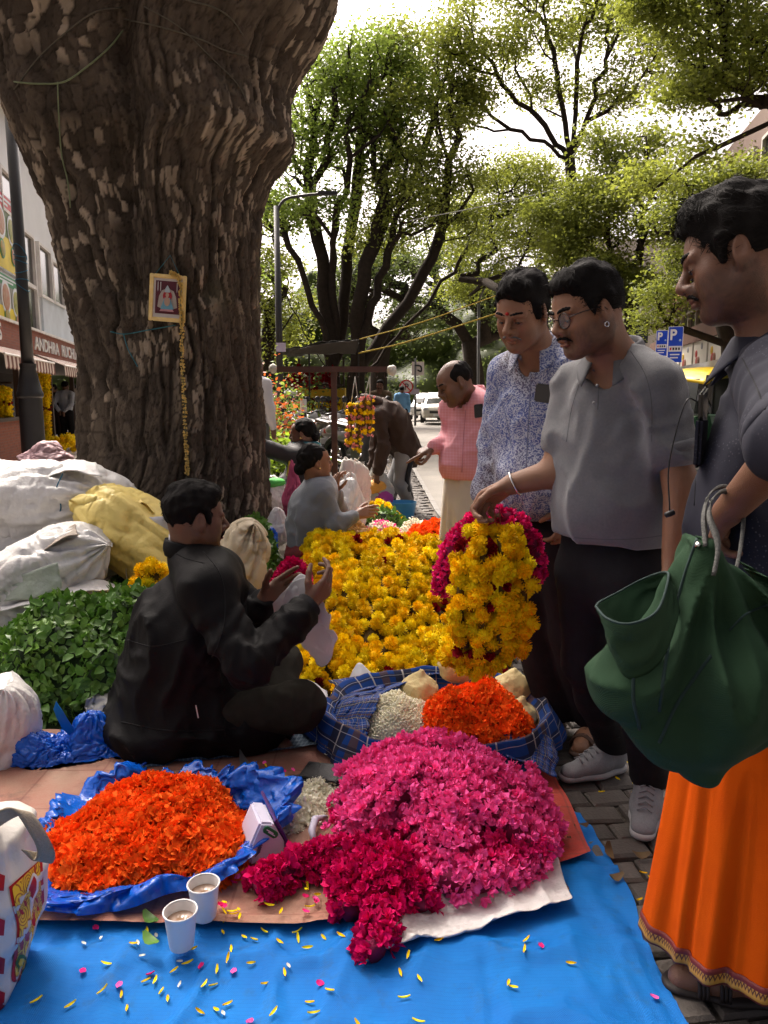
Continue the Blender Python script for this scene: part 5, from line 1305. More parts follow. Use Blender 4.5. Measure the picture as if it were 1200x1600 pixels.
# man with green bag and orange dhoti
def dhoti_man():
 f=nrm(A(-.87,.5,0));l0=A(-.5,-.87,0)
 C=A(.825,1.60,1.15)
 P=Person('man in dark navy shirt and orange dhoti carrying a green cloth bag',(.83,1.52,0),front=f,flat=.72,shL=A(.745,1.43,1.335),shR=A(.915,1.76,1.33),elL=at(1240,690,1.21),wrL=at(1137,800,1.40),elR=A(1.02,1.72,1.12),wrR=at(1232,802,1.52),neck=A(.81,1.60,1.405),chest=C,pelvis=A(.84,1.56,.90),hipL=A(.80,1.47,.84),hipR=A(.87,1.64,.84),knL=A(.79,1.45,.48),knR=A(.86,1.62,.48))
 J=P.J;J['anL']=A(.835,1.46,.08);J['toeL']=A(.66,1.50,0);J['anR']=A(.87,1.66,.08);J['toeR']=A(.70,1.72,0)
 X=Xf(at(1152,402,1.57),frame(155,15,3),.985)
 sk=skin_mat('skin_dark',(.165,.077,.043))
 pr=head_prims(X,1.0,1.05,1.0)+[rc(X.p(-.030,0,-.035),J['neck']+A(0,0,-.03),.056,.064,.04)]
 pr+=P.torso(-.015)+P.arm('L',-.001)+P.arm('R',-.002)+P.leg('L',-.02)+P.leg('R',-.02)+P.foot('L')+P.foot('R')
 pr+=hand_prims(J['wrL'],A(.25,.80,-.55),A(.75,-.2,-.5),False,(50,52,55,58),.4,(10,30),1.02)
 pr+=hand_prims(J['wrR'],A(-1,-.16,-.05),A(-.1,-.9,-.4),True,(16,18,20,24),.5,(5,10),1.02)
 lo,hi=bbox_pts([J[k]for k in('shL','shR','elR','elL','wrR','wrL','toeL','anR')]+[X.p(0,0,.15),X.p(.12,0,0)],.12);lo[2]=-.02
 fine=(((X.c[0]-.13,X.c[0]+.11,.0030),(J['wrR'][0]-.19,J['wrR'][0]-.03,.0032)),((X.c[1]-.11,X.c[1]+.11,.003),(J['wrL'][1],J['wrL'][1]+.16,.0036)),((X.c[2]-.15,X.c[2]+.12,.0030),(J['wrL'][2]-.10,J['wrL'][2]+.05,.0032)))
 sdf_mesh('body',pr,lo,hi,.012,.03,None,0,fine,P.t,sk,True,head_cols(X,.85))
 head_extras(P,X,moust=(.95,.9),brow=1.1)
 build_hair(P,X,'short',HAIR,.004,2600,1.35,12,.036)
 cl=stripmat('navy_chambray',_speck((.013,.0135,.022),(.10,.10,.125),120,.22))
 shirt(P,cl,'shirt',.012,1.0,.97,.015,A(.8,1.5,.80),A(0,0,1),.012,.008,X=X,seed=8.0,sl_r=.028,extra=[ecap(lerp(J['pelvis'],C,.4),J['pelvis']-A(0,0,.12),.165,.172,f,.78,.06)])
 Rn=np.stack([f,np.cross((0,0,1),f),A(0,0,1)],1)
 collar_mesh(P,J['neck']+A(0,0,.014)+f*.004,Rn,.078,cl,gap=.9,tilt=.25,pts=.075)
 a=J['elL'];d=nrm(J['elL']-J['shL']);m=MB()
 m.tube([a-d*.055,a-d*.050,a-d*.01,a+d*.006,a+d*.010,a-d*.0],[.066,.0755,.077,.074,.066,.055],26,cap=False)
 m.build('rolled_sleeve',cl,P.t,True)
 pk=J['chest']+f*.135+l0*.075+A(0,0,.055)
 Rp=np.stack([l0,f,A(0,0,1)],1)
 m=MB();m.box(pk,(.050,.007,.052),Rp);m.build('chest_pocket',cl,P.t,False,.008)
 pocket_phone(P,pk+A(0,0,.065),Rp@roty(.2),.072,.09)
 m=MB();e=pk+A(0,0,.05)+f*.016
 m.tube(spline([e+l0*-.03+A(0,0,.035),e+l0*.0+f*.02+A(0,0,.03),e+f*.045+A(0,0,-.10),e+f*.035+l0*.02+A(0,0,-.20)],24),.0016,6)
 m.lathe(e+f*.035+l0*.02+A(0,0,-.205),[(.0005,-.012),(.006,-.010),(.007,0),(.006,.010),(.0005,.012)],10,R=roty(1.2))
 m.build('earphone_cable',pmat('black_plastic',(.015,.015,.016),None,8,.4),P.t,True)
 org=pmat('orange_cotton',(.66,.092,.002),(.58,.072,.002),8,.9,.2,420,.08)
 cx,cy=.858,1.55
 def fn(U,V):
  a=U*2*math.pi;z=.93+(.095-.93)*V
  r=.115+.045*np.clip(V*5,0,1)+.060*V**1.15
  Q=np.stack([np.cos(a)*1.6,np.sin(a)*1.6,V*.8],1)
  fo=.010*V**.8*np.sin(a*9+3*vnoise(Q*2,5.0))*(.5+.5*vnoise(Q*1.5,9.0))+.016*vnoise(Q*np.array([3,3,1.0])*1.3,3.0)*(V+.3)+.005*(1-np.abs(vnoise(Q*np.array([4,4,1.5]),13.0))*2.5)
  r=r+fo
  x=cx-.02*V+r*1.02*np.cos(a);y=cy+r*.92*np.sin(a)
  return np.stack([x,y,z-.012*V*np.sin(2*a+1)],1)
 dh=gridmesh('dhoti',fn,221,90,P.t,org,thick=.004)
 bd=stripmat('dhoti_border_weave',_border)
 def fb(U,V):Q=fn(U,1.0-.045*V);n=(Q-A(cx,cy,0))*A(1,1,0);n/=np.linalg.norm(n,axis=1)[:,None];return Q+n*.0045
 gridmesh('woven_border',fb,221,5,dh,bd,thick=.002)
 for q in 'LR':sandal(P,J['an'+q],J['toe'+q],pmat('dark_sandal',(.02,.014,.012),None,20,.6))
 return P
def _border(nt,b):
 n=nt.nodes;L=nt.links;u=n.new('ShaderNodeUVMap');s=n.new('ShaderNodeSeparateXYZ');L.new(u.outputs[0],s.inputs[0])
 x=_math(nt,'FRACT',_math(nt,'MULTIPLY',s.outputs[0],210.0));tri=_math(nt,'ABSOLUTE',_math(nt,'SUBTRACT',x,.5))
 y=s.outputs[1]
 zig=_math(nt,'GREATER_THAN',_math(nt,'ABSOLUTE',_math(nt,'SUBTRACT',_math(nt,'MULTIPLY',_math(nt,'SUBTRACT',y,.36),1.6),tri)),.16)
 inb=_math(nt,'MULTIPLY',_math(nt,'GREATER_THAN',y,.10),_math(nt,'LESS_THAN',y,.66))
 c=_mix(nt,zig,(.10,.03,.01),(.48,.24,.03))
 c=_mix(nt,inb,(.14,.012,.010),c)
 L.new(c,b.inputs['Base Color']);b.inputs['Roughness'].default_value=.6
dhoti_man()
# seller sitting in black jacket
def seated_man():
 f=nrm(A(.87,.5,0));r0=A(.5,-.87,0)
 P=Person('seated flower seller in black jacket with a white plastic bag in his hands',gp(300,1180),front=f,flat=.74,shR=at(322,922,2.48),shL=at(345,895,2.84),elR=at(388,1040,2.38),wrR=at(484,944,2.56),elL=at(398,985,2.92),wrL=at(412,938,2.76),neck=at(296,868,2.66),chest=at(286,985,2.67),pelvis=at(266,1108,2.70),hipR=at(300,1125,2.58),hipL=at(320,1095,2.88),knR=at(468,1102,2.56),knL=at(440,1040,3.02),anR=at(425,1140,2.74),anL=at(425,1150,2.66))
 J=P.J;J['toeR']=at(462,1155,2.80)*A(1,1,0);J['toeL']=at(445,1160,2.60)*A(1,1,0)
 X=Xf(at(305,810,2.66),frame(33,3,-2),1.0)
 sk=skin_mat('skin_deep',(.145,.068,.038))
 pr=head_prims(X,1.0,1.1,1.0)+[rc(X.p(-.030,0,-.035),J['neck']+A(0,0,-.03),.060,.066,.04)]
 pr+=P.torso(-.02)+P.arm('L',.002)+P.arm('R',.002)
 for q in 'LR':pr+=[rc(J['hip'+q],J['kn'+q],.08,.05),rc(J['kn'+q],J['an'+q],.05,.036),rc(J['an'+q],J['toe'+q]+A(0,0,.03),.036,.03)]
 pr+=hand_prims(J['wrR'],A(.62,.35,.62),A(-.55,.55,.30),True,(30,42,50,55),.5,(14,26),1.06)
 pr+=hand_prims(J['wrL'],A(.72,.10,.48),A(.2,-.85,.1),False,(14,24,32,38),.6,(12,10),1.06)
 lo,hi=bbox_pts([J[k]for k in('shL','shR','elR','wrR','wrL','knR','knL','pelvis')]+[X.p(0,0,.15),X.p(.12,0,0)],.14);lo[2]=.0;hi[0]+=.06
 fine=(((X.c[0]-.10,X.c[0]+.13,.0030),(J['wrL'][0],J['wrR'][0]+.15,.0036)),((X.c[1]-.11,X.c[1]+.11,.003),),((X.c[2]-.14,X.c[2]+.12,.0030),(J['wrR'][2]-.03,J['wrR'][2]+.15,.0036)))
 sdf_mesh('body',pr,lo,hi,.012,.03,None,0,fine,P.t,sk,True,head_cols(X,.55,grey=.25))
 head_extras(P,X,moust=(1.1,1.15),brow=1.1)
 build_hair(P,X,'short',HAIR,.0045,1400,1.1,21,.024)
 jk=pmat('black_nylon',(.0026,.0024,.0025),(.0042,.0038,.004),9,.62,.15,160,.13)
 ex=[ecap(J['chest'],J['pelvis']+A(-.02,0,-.02),.185,.235,f,.84,.06),ell(J['pelvis']+A(.0,0,-.045),(.265,.25,.11),None,.05),ecap(J['pelvis']+f*.10+r0*.06+A(0,0,.02),J['pelvis']+A(.29,-.06,-.03),.16,.125,A(0,0,1),.85,.06),ecap(J['chest']+f*.05+r0*.03,J['pelvis']+A(.17,-.05,.03),.15,.17,r0,.8,.08)]
 pr=P.torso(.036,1.0,.02,.06)+P.arm('L',.024,1.86)+P.arm('R',.026,1.84)+ex+[ecap(J['pelvis']+A(.12,-.08,.02),J['pelvis']+A(.34,-.10,-.01),.14,.105,A(0,0,1),.9,.06)]
 pr.append(rc(J['neck']+A(0,0,-.04)+f*.02,X.p(.01,0,-.03),.056,.070,.015,'s'));pr.append(half((0,0,.028),A(0,0,1),.01))
 lo,hi=bbox_pts([J[k]for k in('shL','shR','elR','elL','wrR','wrL','pelvis','neck')],.26);lo[2]=.0
 d=addf(folds((.2,-.4,1),7,.016,31.0,warp=.09),folds((1,.3,-.8),12,.012,35.0,warp=.07),folds((.3,.3,1),22,.006,61.0,warp=.05),bunch([(J['elR'],J['wrR']-J['elR']),(lerp(J['elR'],J['wrR'],.6),J['wrR']-J['elR']),(lerp(J['elR'],J['shR'],.4),J['shR']-J['elR'])],.0075,40,.10,5.0))
 jo=sdf_mesh('jacket',pr,lo,hi,.0095,.05,d,.03,parent=P.t,mat=jk,relax=1)
 for q in 'LR':
  a=lerp(J['el'+q],J['wr'+q],.86);dd=nrm(J['wr'+q]-J['el'+q]);m=MB()
  rr=[];pp=[]
  for i in range(9):pp.append(a+dd*(i*.0065-.006));rr.append(.052+.0025*(i%2)-.0008*i)
  m.tube(pp,rr,30);m.build('rib_cuff',pmat('rib_knit',(.012,.012,.013),None,60,.9,.2,500),jo,True)
 Rn=np.stack([f,np.cross((0,0,1),f),A(0,0,1)],1)
 c=J['neck']+A(0,0,.004)
 def fc(U,V):
  a=RAD(16)+U*(2*math.pi-RAD(32));r=.079+.006*np.sin(V*math.pi)-.004*V
  return c+np.stack([r*np.cos(a)*1.03,r*np.sin(a),-.015+.058*V-.02*np.cos(a)],1)@Rn.T
 gridmesh('stand_collar',fc,40,8,jo,jk,thick=.010)
 def fw(U,V):
  a=RAD(22)+U*(2*math.pi-RAD(44));r=.070-.003*V
  return c+np.stack([r*np.cos(a),r*np.sin(a),-.01+.063*V-.025*np.cos(a)],1)@Rn.T
 gridmesh('shirt_collar',fw,36,5,P.t,pmat('white_shirt',(.55,.55,.57),None,20,.85),thick=.003)
 tp=[rc(J['hipR'],J['knR'],.080,.080,.05),rc(J['knR'],J['anR'],.080,.058,.06),rc(J['hipL'],J['knL'],.11,.078,.05),rc(J['knL'],J['anL'],.076,.055,.05),half((0,0,.03),A(0,0,1),.01)]
 lo,hi=bbox_pts([J[k]for k in('hipL','hipR','knR','knL','anR','anL')],.14);lo[2]=0
 sdf_mesh('trousers',tp,lo,hi,.009,.05,addf(folds((1,0,0),11,.013,41.0),folds((0,.3,1),18,.006,47.0),bunch([(J['knR'],J['knR']-J['hipR'])],.004,40,.1)),.02,parent=P.t,mat=pmat('olive_trousers',(.018,.0165,.0125),(.025,.0225,.0175),30,.9,.2,300,.12),relax=1)
seated_man()
# man in the pink shirt, pointing
def checks(name,c1,c2,sc,soft=.5):
 def fn(nt,b):
  n=nt.nodes;L=nt.links;s=n.new('ShaderNodeSeparateXYZ');L.new(n.new('ShaderNodeTexCoord').outputs['Object'],s.inputs[0])
  a=_math(nt,'GREATER_THAN',_math(nt,'FRACT',_math(nt,'MULTIPLY',s.outputs[0],sc)),.7)
  c=_math(nt,'GREATER_THAN',_math(nt,'FRACT',_math(nt,'MULTIPLY',s.outputs[2],sc)),.7)
  L.new(_mix(nt,_math(nt,'MULTIPLY',_math(nt,'ADD',a,c),soft),c1,c2),b.inputs['Base Color']);b.inputs['Roughness'].default_value=.85
  b.inputs['Specular IOR Level'].default_value=.25
 return stripmat(name,fn)
def simple_person(label,foot,X,skin,J,shirt_mat,shirt_kw,legs=None,res=.014,hres=.0055,hair='short',hands=(None,None),stub=.4,hairmat=None,group=None,noses=1.0,hem=None,vol=1.0,feet=True,cover=None,eyes=True,moust=None,fine=True):
 P=Person(label,foot,**J);J=P.J
 if group:P.t['group']=group
 pr=head_prims(X,1.0,noses,1.0)+[rc(X.p(-.030,0,-.035),J['neck']+A(0,0,-.03),.054,.062,.04)]+P.torso(-.018)+P.arm('L',-.002)+P.arm('R',-.002)
 pts=[J[k]for k in('shL','shR','elL','elR','wrL','wrR','pelvis')]+[X.p(0,0,.15),X.p(.12,0,0)]
 if 'anL' in J:
  pr+=P.leg('L',-.02)+P.leg('R',-.02);pts+=[J['anL'],J['anR']]
  if 'toeL' in J and feet:pr+=P.foot('L')+P.foot('R');pts+=[J['toeL'],J['toeR']]
 for q,h in zip('LR',hands):
  if h:pr+=hand_prims(J['wr'+q],h[0],h[1],q=='R',*h[2:]);pts.append(J['wr'+q]+nrm(h[0])*.15)
  else:pr.append(rc(J['wr'+q],J['wr'+q]+A(0,0,-.09),.03,.03));pts.append(J['wr'+q]-A(0,0,.1))
 lo,hi=bbox_pts(pts,.12)
 lo[2]=max(lo[2],-.02)
 fx=[(X.c[0]-.12,X.c[0]+.12,hres)];fy=[(X.c[1]-.12,X.c[1]+.12,hres)];fz=[(X.c[2]-.14,X.c[2]+.13,hres)]
 if fine:
  for q,h in zip('LR',hands):
   if h:
    w=J['wr'+q];e=w+nrm(h[0])*.17
    for ax,L_ in enumerate((fx,fy,fz)):L_.append((min(w[ax],e[ax])-.04,max(w[ax],e[ax])+.04,hres))
 sdf_mesh('body',pr,lo,hi,res,.03,None,0,(fx,fy,fz),P.t,skin,True,head_cols(X,stub),relax=1)
 if hres<.0045 and eyes:head_extras(P,X,moust,1.0,True)
 elif moust:head_extras(P,X,moust,1.0,False)
 if hair:build_hair(P,X,hair,hairmat or HAIR,max(hres,.0045),0,vol,seed=sum(map(ord,label))%50)
 kw=dict(res=res*.85,X=X,seed=(sum(map(ord,label))%90));kw.update(shirt_kw)
 shirt(P,shirt_mat,hem=hem,**kw)
 if legs is not None:
  g,m=legs
  tp=[ecap(J['pelvis']+A(0,0,.06),J['pelvis']-A(0,0,.05),.142,.145,J['front'],.76,.05)]+P.leg('L',g,1.04,.05)+P.leg('R',g,1.04,.05)
  tp+=[rc(lerp(J['kn'+q],J['an'+q],.2),J['an'+q]+A(0,0,-.01),.074+g*.3,.066+g*.3,.03)for q in 'LR']
  if feet:tp.append(half((0,0,.05),A(0,0,1),.004))
  lo,hi=bbox_pts([J[k]for k in('hipL','hipR','anL','anR','knL','knR','pelvis')],.2);lo[2]=max(.02,lo[2])
  sdf_mesh('trousers',tp,lo,hi,res,.04,folds((0,0,1),8,.009,6.0),.02,parent=P.t,mat=m,relax=1)
 return P
def stand(c,yaw,h=1.68,lean=0.0,arms=None):
 """joint dictionary of a standing figure; c ground point"""
 f=A(math.cos(RAD(yaw)),math.sin(RAD(yaw)),0);l=A(-f[1],f[0],0);u=A(0,0,1);k=h/1.70;c=A(c[0],c[1],0)
 p=lambda x,y,z:c+(f*(x+lean*max(z-.9,0))+l*y+u*z)*k
 J=dict(front=f,pelvis=p(0,0,.92),chest=p(.01,0,1.20),neck=p(.01,0,1.44),shL=p(0,.185,1.38),shR=p(0,-.185,1.38),elL=p(-.02,.235,1.10),elR=p(-.02,-.235,1.10),wrL=p(.05,.235,.86),wrR=p(.05,-.235,.86),hipL=p(0,.09,.88),hipR=p(0,-.09,.88),knL=p(.02,.10,.48),knR=p(.02,-.10,.48),anL=p(-.02,.11,.08),anR=p(-.02,-.11,.08),toeL=p(.16,.13,0),toeR=p(.16,-.13,0))
 J.update(arms(p)if arms else{})
 return J,p,f,l
def pink_man():
 f=nrm(A(-.80,-.60,0))
 J=dict(front=f,flat=.68,shL=at(767,634,4.30),shR=at(705,642,4.58),elL=at(782,700,4.32),wrL=at(778,760,4.30),elR=at(706,688,4.60),wrR=at(676,699,4.42),neck=at(738,620,4.45),chest=at(737,685,4.46),pelvis=at(733,748,4.5),hipL=at(745,760,4.42),hipR=at(718,760,4.58),knL=at(742,850,4.42),knR=at(716,850,4.55),anL=at(740,930,4.46),anR=at(712,930,4.58))
 X=Xf(at(711,598,4.36),frame(196,24,3),1.02)
 pk=checks('pink_check',(.62,.25,.28),(.66,.33,.36),60)
 P=simple_person('balding man in pink shirt and cream dhoti pointing with his finger',(J['pelvis'][0],J['pelvis'][1],0),X,skin_mat('skin_dark',(.165,.077,.043)),J,pk,dict(sleeve=1.95,g=.010,belly=.03,amp=.012,sl_r=.012),res=.013,hres=.0042,hair='fringe',hands=((A(-.1,0,-1),A(.5,.5,0),(25,30,35,40)),(A(-1,-.1,-.42),A(-.3,.2,-.9),(4,62,70,75),.6,(0,30))),hem=at(735,748,4.4),moust=None)
 Rn=np.stack([f,np.cross((0,0,1),f),A(0,0,1)],1)
 collar_mesh(P,J['neck']+A(0,0,.012),Rn,.068,pk,gap=.9,tilt=.3,pts=.07)
 pocket_phone(P,at(748,642,4.24),np.stack([np.cross((0,0,1),f),f,A(0,0,1)],1)@roty(-.1),.07,.075)
 c0=P.J['pelvis']
 def fn(U,V):
  a=U*2*math.pi;z=(c0[2]+.10)*(1-V)+.06*V
  Q=np.stack([np.cos(a)*2.2,np.sin(a)*2.2,V*.9],1)
  r=.135+.055*V+.022*V**.5*(1-np.abs(vnoise(Q*2.0,55.0))*2.5)
  return np.stack([c0[0]+r*np.cos(a),c0[1]+r*np.sin(a),z],1)
 gridmesh('dhoti',fn,90,40,P.t,pmat('cream_cotton',(.52,.46,.36),(.47,.41,.32),8,.85,.2,300,.2,sheen=.2),thick=.004)
pink_man()
# stooping man in the brown jacket
def brown_jacket_man():
 f=nrm(A(-.95,-.30,0));Y=8.5
 J=dict(front=nrm(A(-.75,-.2,-.62)),flat=.72,pelvis=at(634,702,Y),chest=at(606,652,Y-.05),neck=at(577,634,Y-.10),shL=at(592,650,Y-.28),shR=at(588,646,Y+.12),elL=at(600,695,Y-.32),wrL=at(590,738,Y-.30),elR=at(588,692,Y),wrR=at(582,730,Y),hipL=at(632,708,Y-.1),hipR=at(634,706,Y+.1),knL=at(628,752,Y-.12),knR=at(616,750,Y+.06))
 J['anL']=gp(637,792)+A(0,0,.09);J['anR']=gp(610,785)+A(0,0,.09);J['toeL']=J['anL']*A(1,1,0)+A(-.17,-.05,0);J['toeR']=J['anR']*A(1,1,0)+A(-.17,-.05,0)
 X=Xf(at(566,646,Y-.15),frame(190,55,0),1.0)
 jk=pmat('brown_padded',(.030,.016,.011),(.045,.026,.018),10,.75,.2,120,.25)
 gr=pmat('grey_trackpant',(.22,.22,.225),(.18,.18,.185),8,.85)
 P=simple_person('stooping man in dark brown jacket and grey track pants reaching into a bag',(J['pelvis'][0],J['pelvis'][1],0),X,skin_mat('skin_deep',(.12,.06,.038)),J,jk,dict(sleeve=1.9,g=.042,fat=1.08,belly=.03,amp=.024,sl_r=.024,res=.017,k=.08),legs=(.022,gr),res=.017,hres=.009,hands=((A(-.1,0,-1),A(.3,.5,0),(30,35,40,45)),(A(-.1,0,-1),A(.3,.5,0),(30,35,40,45))),eyes=False,fine=False)
 m=MB();a=P.J
 q=[a['hipL']+A(.07,-.08,-.08),a['knL']+A(.055,-.07,0),a['anL']+A(.05,-.05,.02)]
 m.tube(spline(q,8),[.030]*7+[.024],6);m.build('side_stripe',pmat('track_stripe',(.015,.015,.018),None,8,.85),P.t,True)
 c=a['neck']+A(.05,0,.06)
 pr=[ell(c,(.16,.17,.07),roty(.5),.02),ell(c+A(-.03,0,.05),(.10,.12,.05),roty(.5),.02,'s')]
 lo,hi=bbox_pts([c],.24);sdf_mesh('hood',pr,lo,hi,.014,.02,folds((0,1,0),12,.01,3.0),.01,parent=P.t,mat=jk)
 for q_ in 'LR':
  an,to=a['an'+q_],a['toe'+q_];m=MB()
  lo,hi=bbox_pts([an,to],.1);lo[2]=-.02
  sdf_mesh('shoe',[rc(an*A(1,1,0)+A(.02,0,.05),to+A(-.04,0,.035),.055,.042),half((0,0,.0),A(0,0,1),.004)],lo,hi,.012,.02,parent=P.t,mat=pmat('black_shoe',(.012,.012,.013),None,8,.5))
brown_jacket_man()
# seated women
def grey_woman():
 f=nrm(A(.93,.36,0));Y=4.9
 J=dict(front=f,flat=.74,shR=at(500,772,Y-.12),shL=at(503,762,Y+.20),elR=at(524,822,Y-.16),wrR=at(556,806,Y-.10),elL=at(530,800,Y+.25),wrL=at(522,768,Y+.10),neck=at(494,757,Y+.03),chest=at(488,800,Y),pelvis=at(484,860,Y),hipL=at(500,872,Y+.12),hipR=at(498,874,Y-.12),knL=at(575,862,Y+.28),knR=at(570,868,Y-.28),anL=at(520,885,Y-.05),anR=at(525,890,Y+.05))
 X=Xf(at(492,722,Y),frame(25,-6,0),1.0)
 gy=pmat('grey_sweater',(.155,.170,.190),(.125,.140,.160),7,.9,.3,260,.2,sheen=.3)
 P=simple_person('woman in grey sweater with hair in a bun sitting behind yellow flowers',(J['pelvis'][0],J['pelvis'][1],0),X,skin_mat('skin_warm',(.255,.120,.063)),J,gy,dict(sleeve=1.90,g=.030,fat=1.05,belly=.06,amp=.016,sl_r=.020,res=.011),res=.013,hres=.0042,hair='bun',hands=((A(.1,-.2,1),A(.6,.5,0),(30,45,55,60)),(A(.85,.1,.25),A(-.1,.8,-.5),(20,30,35,40))),stub=0)
 J=P.J
 sk=pmat('maroon_sari',(.16,.016,.014),(.10,.02,.03),18,.75,.2,120)
 tp=[rc(J['hipR'],J['knR'],.13,.085,.06),rc(J['hipL'],J['knL'],.13,.085,.06),rc(J['knR'],J['anR'],.09,.07,.06),rc(J['knL'],J['anL'],.09,.07,.06),ell(J['pelvis']-A(0,0,.03),(.20,.22,.13),None,.06)]
 lo,hi=bbox_pts([J[k]for k in('hipL','hipR','knR','knL','anR','anL')],.22)
 sdf_mesh('skirt',tp,lo,hi,.013,.06,folds((1,0,0),9,.014,3.0),.02,parent=P.t,mat=sk)
 for k in range(3):
  d=nrm(J['wrR']-J['elR']);u=nrm(np.cross(d,A(0,0,1)));w=np.cross(u,d);c=J['wrR']-d*(.012+.016*k)
  m=MB();m.tube([c+(u*math.cos(a)+w*math.sin(a))*.036 for a in np.linspace(0,2*math.pi,21)],.0045,6);m.build('bangle',pmat('bangle_gold',(.6,.35,.12),None,5,.3,metal=.9),P.t,True)
 m=MB();e=X.p(.0,-.085,-.035);m.lathe(e,[(.0005,-.009),(.008,-.004),(.008,.004),(.0005,.009)],10);m.build('earring',pmat('gold',(.75,.5,.18),None,5,.25,metal=1.0),P.t,True)
grey_woman()
def scarf_woman():
 f=nrm(A(-.92,.10,0));Y=6.4
 J=dict(front=f,flat=.74,shL=at(462,715,Y-.18),shR=at(468,707,Y+.18),elL=at(425,704,Y-.25),wrL=at(398,692,Y-.35),elR=at(455,745,Y+.2),wrR=at(430,760,Y+.1),neck=at(478,700,Y),chest=at(476,735,Y),pelvis=at(482,790,Y),hipL=at(472,800,Y-.1),hipR=at(474,800,Y+.1),knL=at(425,780,Y-.2),knR=at(425,780,Y+.2),anL=at(440,820,Y),anR=at(440,820,Y+.1))
 X=Xf(at(473,677,Y),frame(172,4,0),1.02)
 P=simple_person('woman in dark jacket and teal scarf reaching towards the tree',(J['pelvis'][0],J['pelvis'][1],0),X,skin_mat('skin_dark',(.165,.077,.043)),J,pmat('charcoal_jacket',(.017,.016,.016),(.026,.024,.024),9,.7,.2,160),dict(sleeve=1.92,g=.035,fat=1.05,belly=.05,amp=.018,sl_r=.026,res=.015),legs=(.03,pmat('brown_skirt',(.05,.035,.03),None,10,.85)),res=.016,hres=.006,hair='bun',hands=(None,None),stub=0,feet=False)
 J=P.J;c=J['neck']
 def fn(U,V):
  a=U*2*math.pi;r=.088+.030*np.sin(V*math.pi)+.012*vnoise(np.stack([np.cos(a)*2,np.sin(a)*2,V*3],1)*2)
  return c+np.stack([r*np.cos(a)*1.1,r*np.sin(a)*1.1,.055-.11*V],1)
 gridmesh('scarf',fn,40,12,P.t,pmat('teal_scarf',(.02,.10,.13),(.03,.16,.18),12,.85),thick=.01)
 m=MB()
 m.tube(spline([J['shL']+A(-.03,-.075,.05),J['shL']+A(-.055,-.085,-.12),J['chest']+A(-.13,-.13,-.02)],8),.011,6);m.build('bag_strap',pmat('yellow_strap',(.55,.40,.03),None,8,.7),P.t,True)
 m=MB();e=X.p(.0,.085,-.035);m.lathe(e,[(.0005,-.011),(.010,-.004),(.010,.004),(.0005,.011)],10);m.build('earring',MATS['gold'],P.t,True)
scarf_woman()
# people further away
WHT=pmat('white_cotton',(.55,.55,.58),(.48,.48,.52),6,.85)
BLKT=MATS['black_trousers']
def far_man(label,u,v,yaw,smat,legm,h=1.68,arms=None,hands=(None,None),hair='short',hairmat=None,pitch=5,head_yaw=None,Y=None,res=.024,skin=None,moust=None,lean=0.0):
 c=gp(u,v)if Y is None else at(u,620,Y)*A(1,1,0)
 J,p,f,l=stand(c,yaw,h,lean,arms)
 X=Xf(p(.03+lean*.1,0,1.575),frame(head_yaw if head_yaw is not None else yaw,pitch),h/1.66)
 hem=p(0,0,.84)
 return simple_person(label,(c[0],c[1],0),X,skin or skin_mat('skin_deep',(.12,.06,.038)),J,smat,dict(sleeve=1.9,g=.014,amp=.012,sl_r=.016,res=res*.9),legs=(.012,legm),res=res,hres=.012,hair=hair,hands=hands,hem=hem,eyes=False,hairmat=hairmat,fine=False,moust=moust)
far_man('man in pale blue shirt standing with hands clasped behind his back, left of the trunk',107,698,80,pmat('pale_blue_shirt',(.42,.46,.55),None,6,.85),BLKT,1.68,arms=lambda p:dict(elL=p(-.14,.25,1.12),elR=p(-.14,-.25,1.12),wrL=p(-.20,.05,.93),wrR=p(-.20,-.05,.91)))
far_man('man in brown clothes seen behind the hanging yellow garlands',90,694,100,pmat('brown_shirt',(.035,.022,.02),None,6,.85),pmat('brown_trousers',(.06,.035,.03),None,6,.85),1.62)
far_man('man half hidden by the trunk with only head and shoulder showing',119,692,60,pmat('dim_white_shirt',(.40,.38,.38),None,6,.85),BLKT,1.62)
far_man('white shirted man stooping behind the lamp post base',70,700,20,WHT,BLKT,1.62,pitch=20,lean=.25)
far_man('white haired man in white shirt half hidden by the trunk',397,735,60,WHT,pmat('grey_trousers',(.14,.15,.15),None,6,.85),1.78,hairmat=HAIRG,Y=9.2)
far_man('moustached man whose head shows above the stooping man',594,690,262,pmat('dark_shirt',(.09,.06,.03),None,6,.85),BLKT,1.66,moust=(1.2,1.3),Y=17)
far_man('man in light blue shirt walking away near the white cars',628,690,95,pmat('sky_shirt',(.16,.36,.60),None,6,.85),BLKT,1.62,Y=24)
# flowers
def petal_mesh(name,petals,mat,core=None):
 """petals: list of (pos, dir, side, normal, length, width, cup)"""
 V=[];F=[]
 for p,d,w,n,L_,W_,cup in petals:
  k=len(V);V+=[p-w*W_*.22,p+w*W_*.22,p+d*L_*.62+w*W_*.5+n*cup*L_*.45,p+d*L_+n*cup*L_*.15,p+d*L_*.62-w*W_*.5+n*cup*L_*.45,p+d*L_*.6+n*cup*L_*.15]
  F+=[(k,k+1,k+5),(k+1,k+2,k+5),(k+2,k+3,k+5),(k+3,k+4,k+5),(k+4,k,k+5)]
 if core:
  k=len(V);r,z0=core;m=MB();m.lathe((0,0,z0),[(r*.3,-r),(r*.9,-r*.4),(r,0),(r*.7,r*.6),(r*.1,r*.85)],7);V+=list(m.V[0]);F+=[tuple(i+k for i in f)for f in m.F]
 me=bpy.data.meshes.new(name);me.from_pydata([list(map(float,v))for v in V],[],F);me.materials.append(mat);me.polygons.foreach_set('use_smooth',np.ones(len(me.polygons),dtype=bool));me.update()
 return me
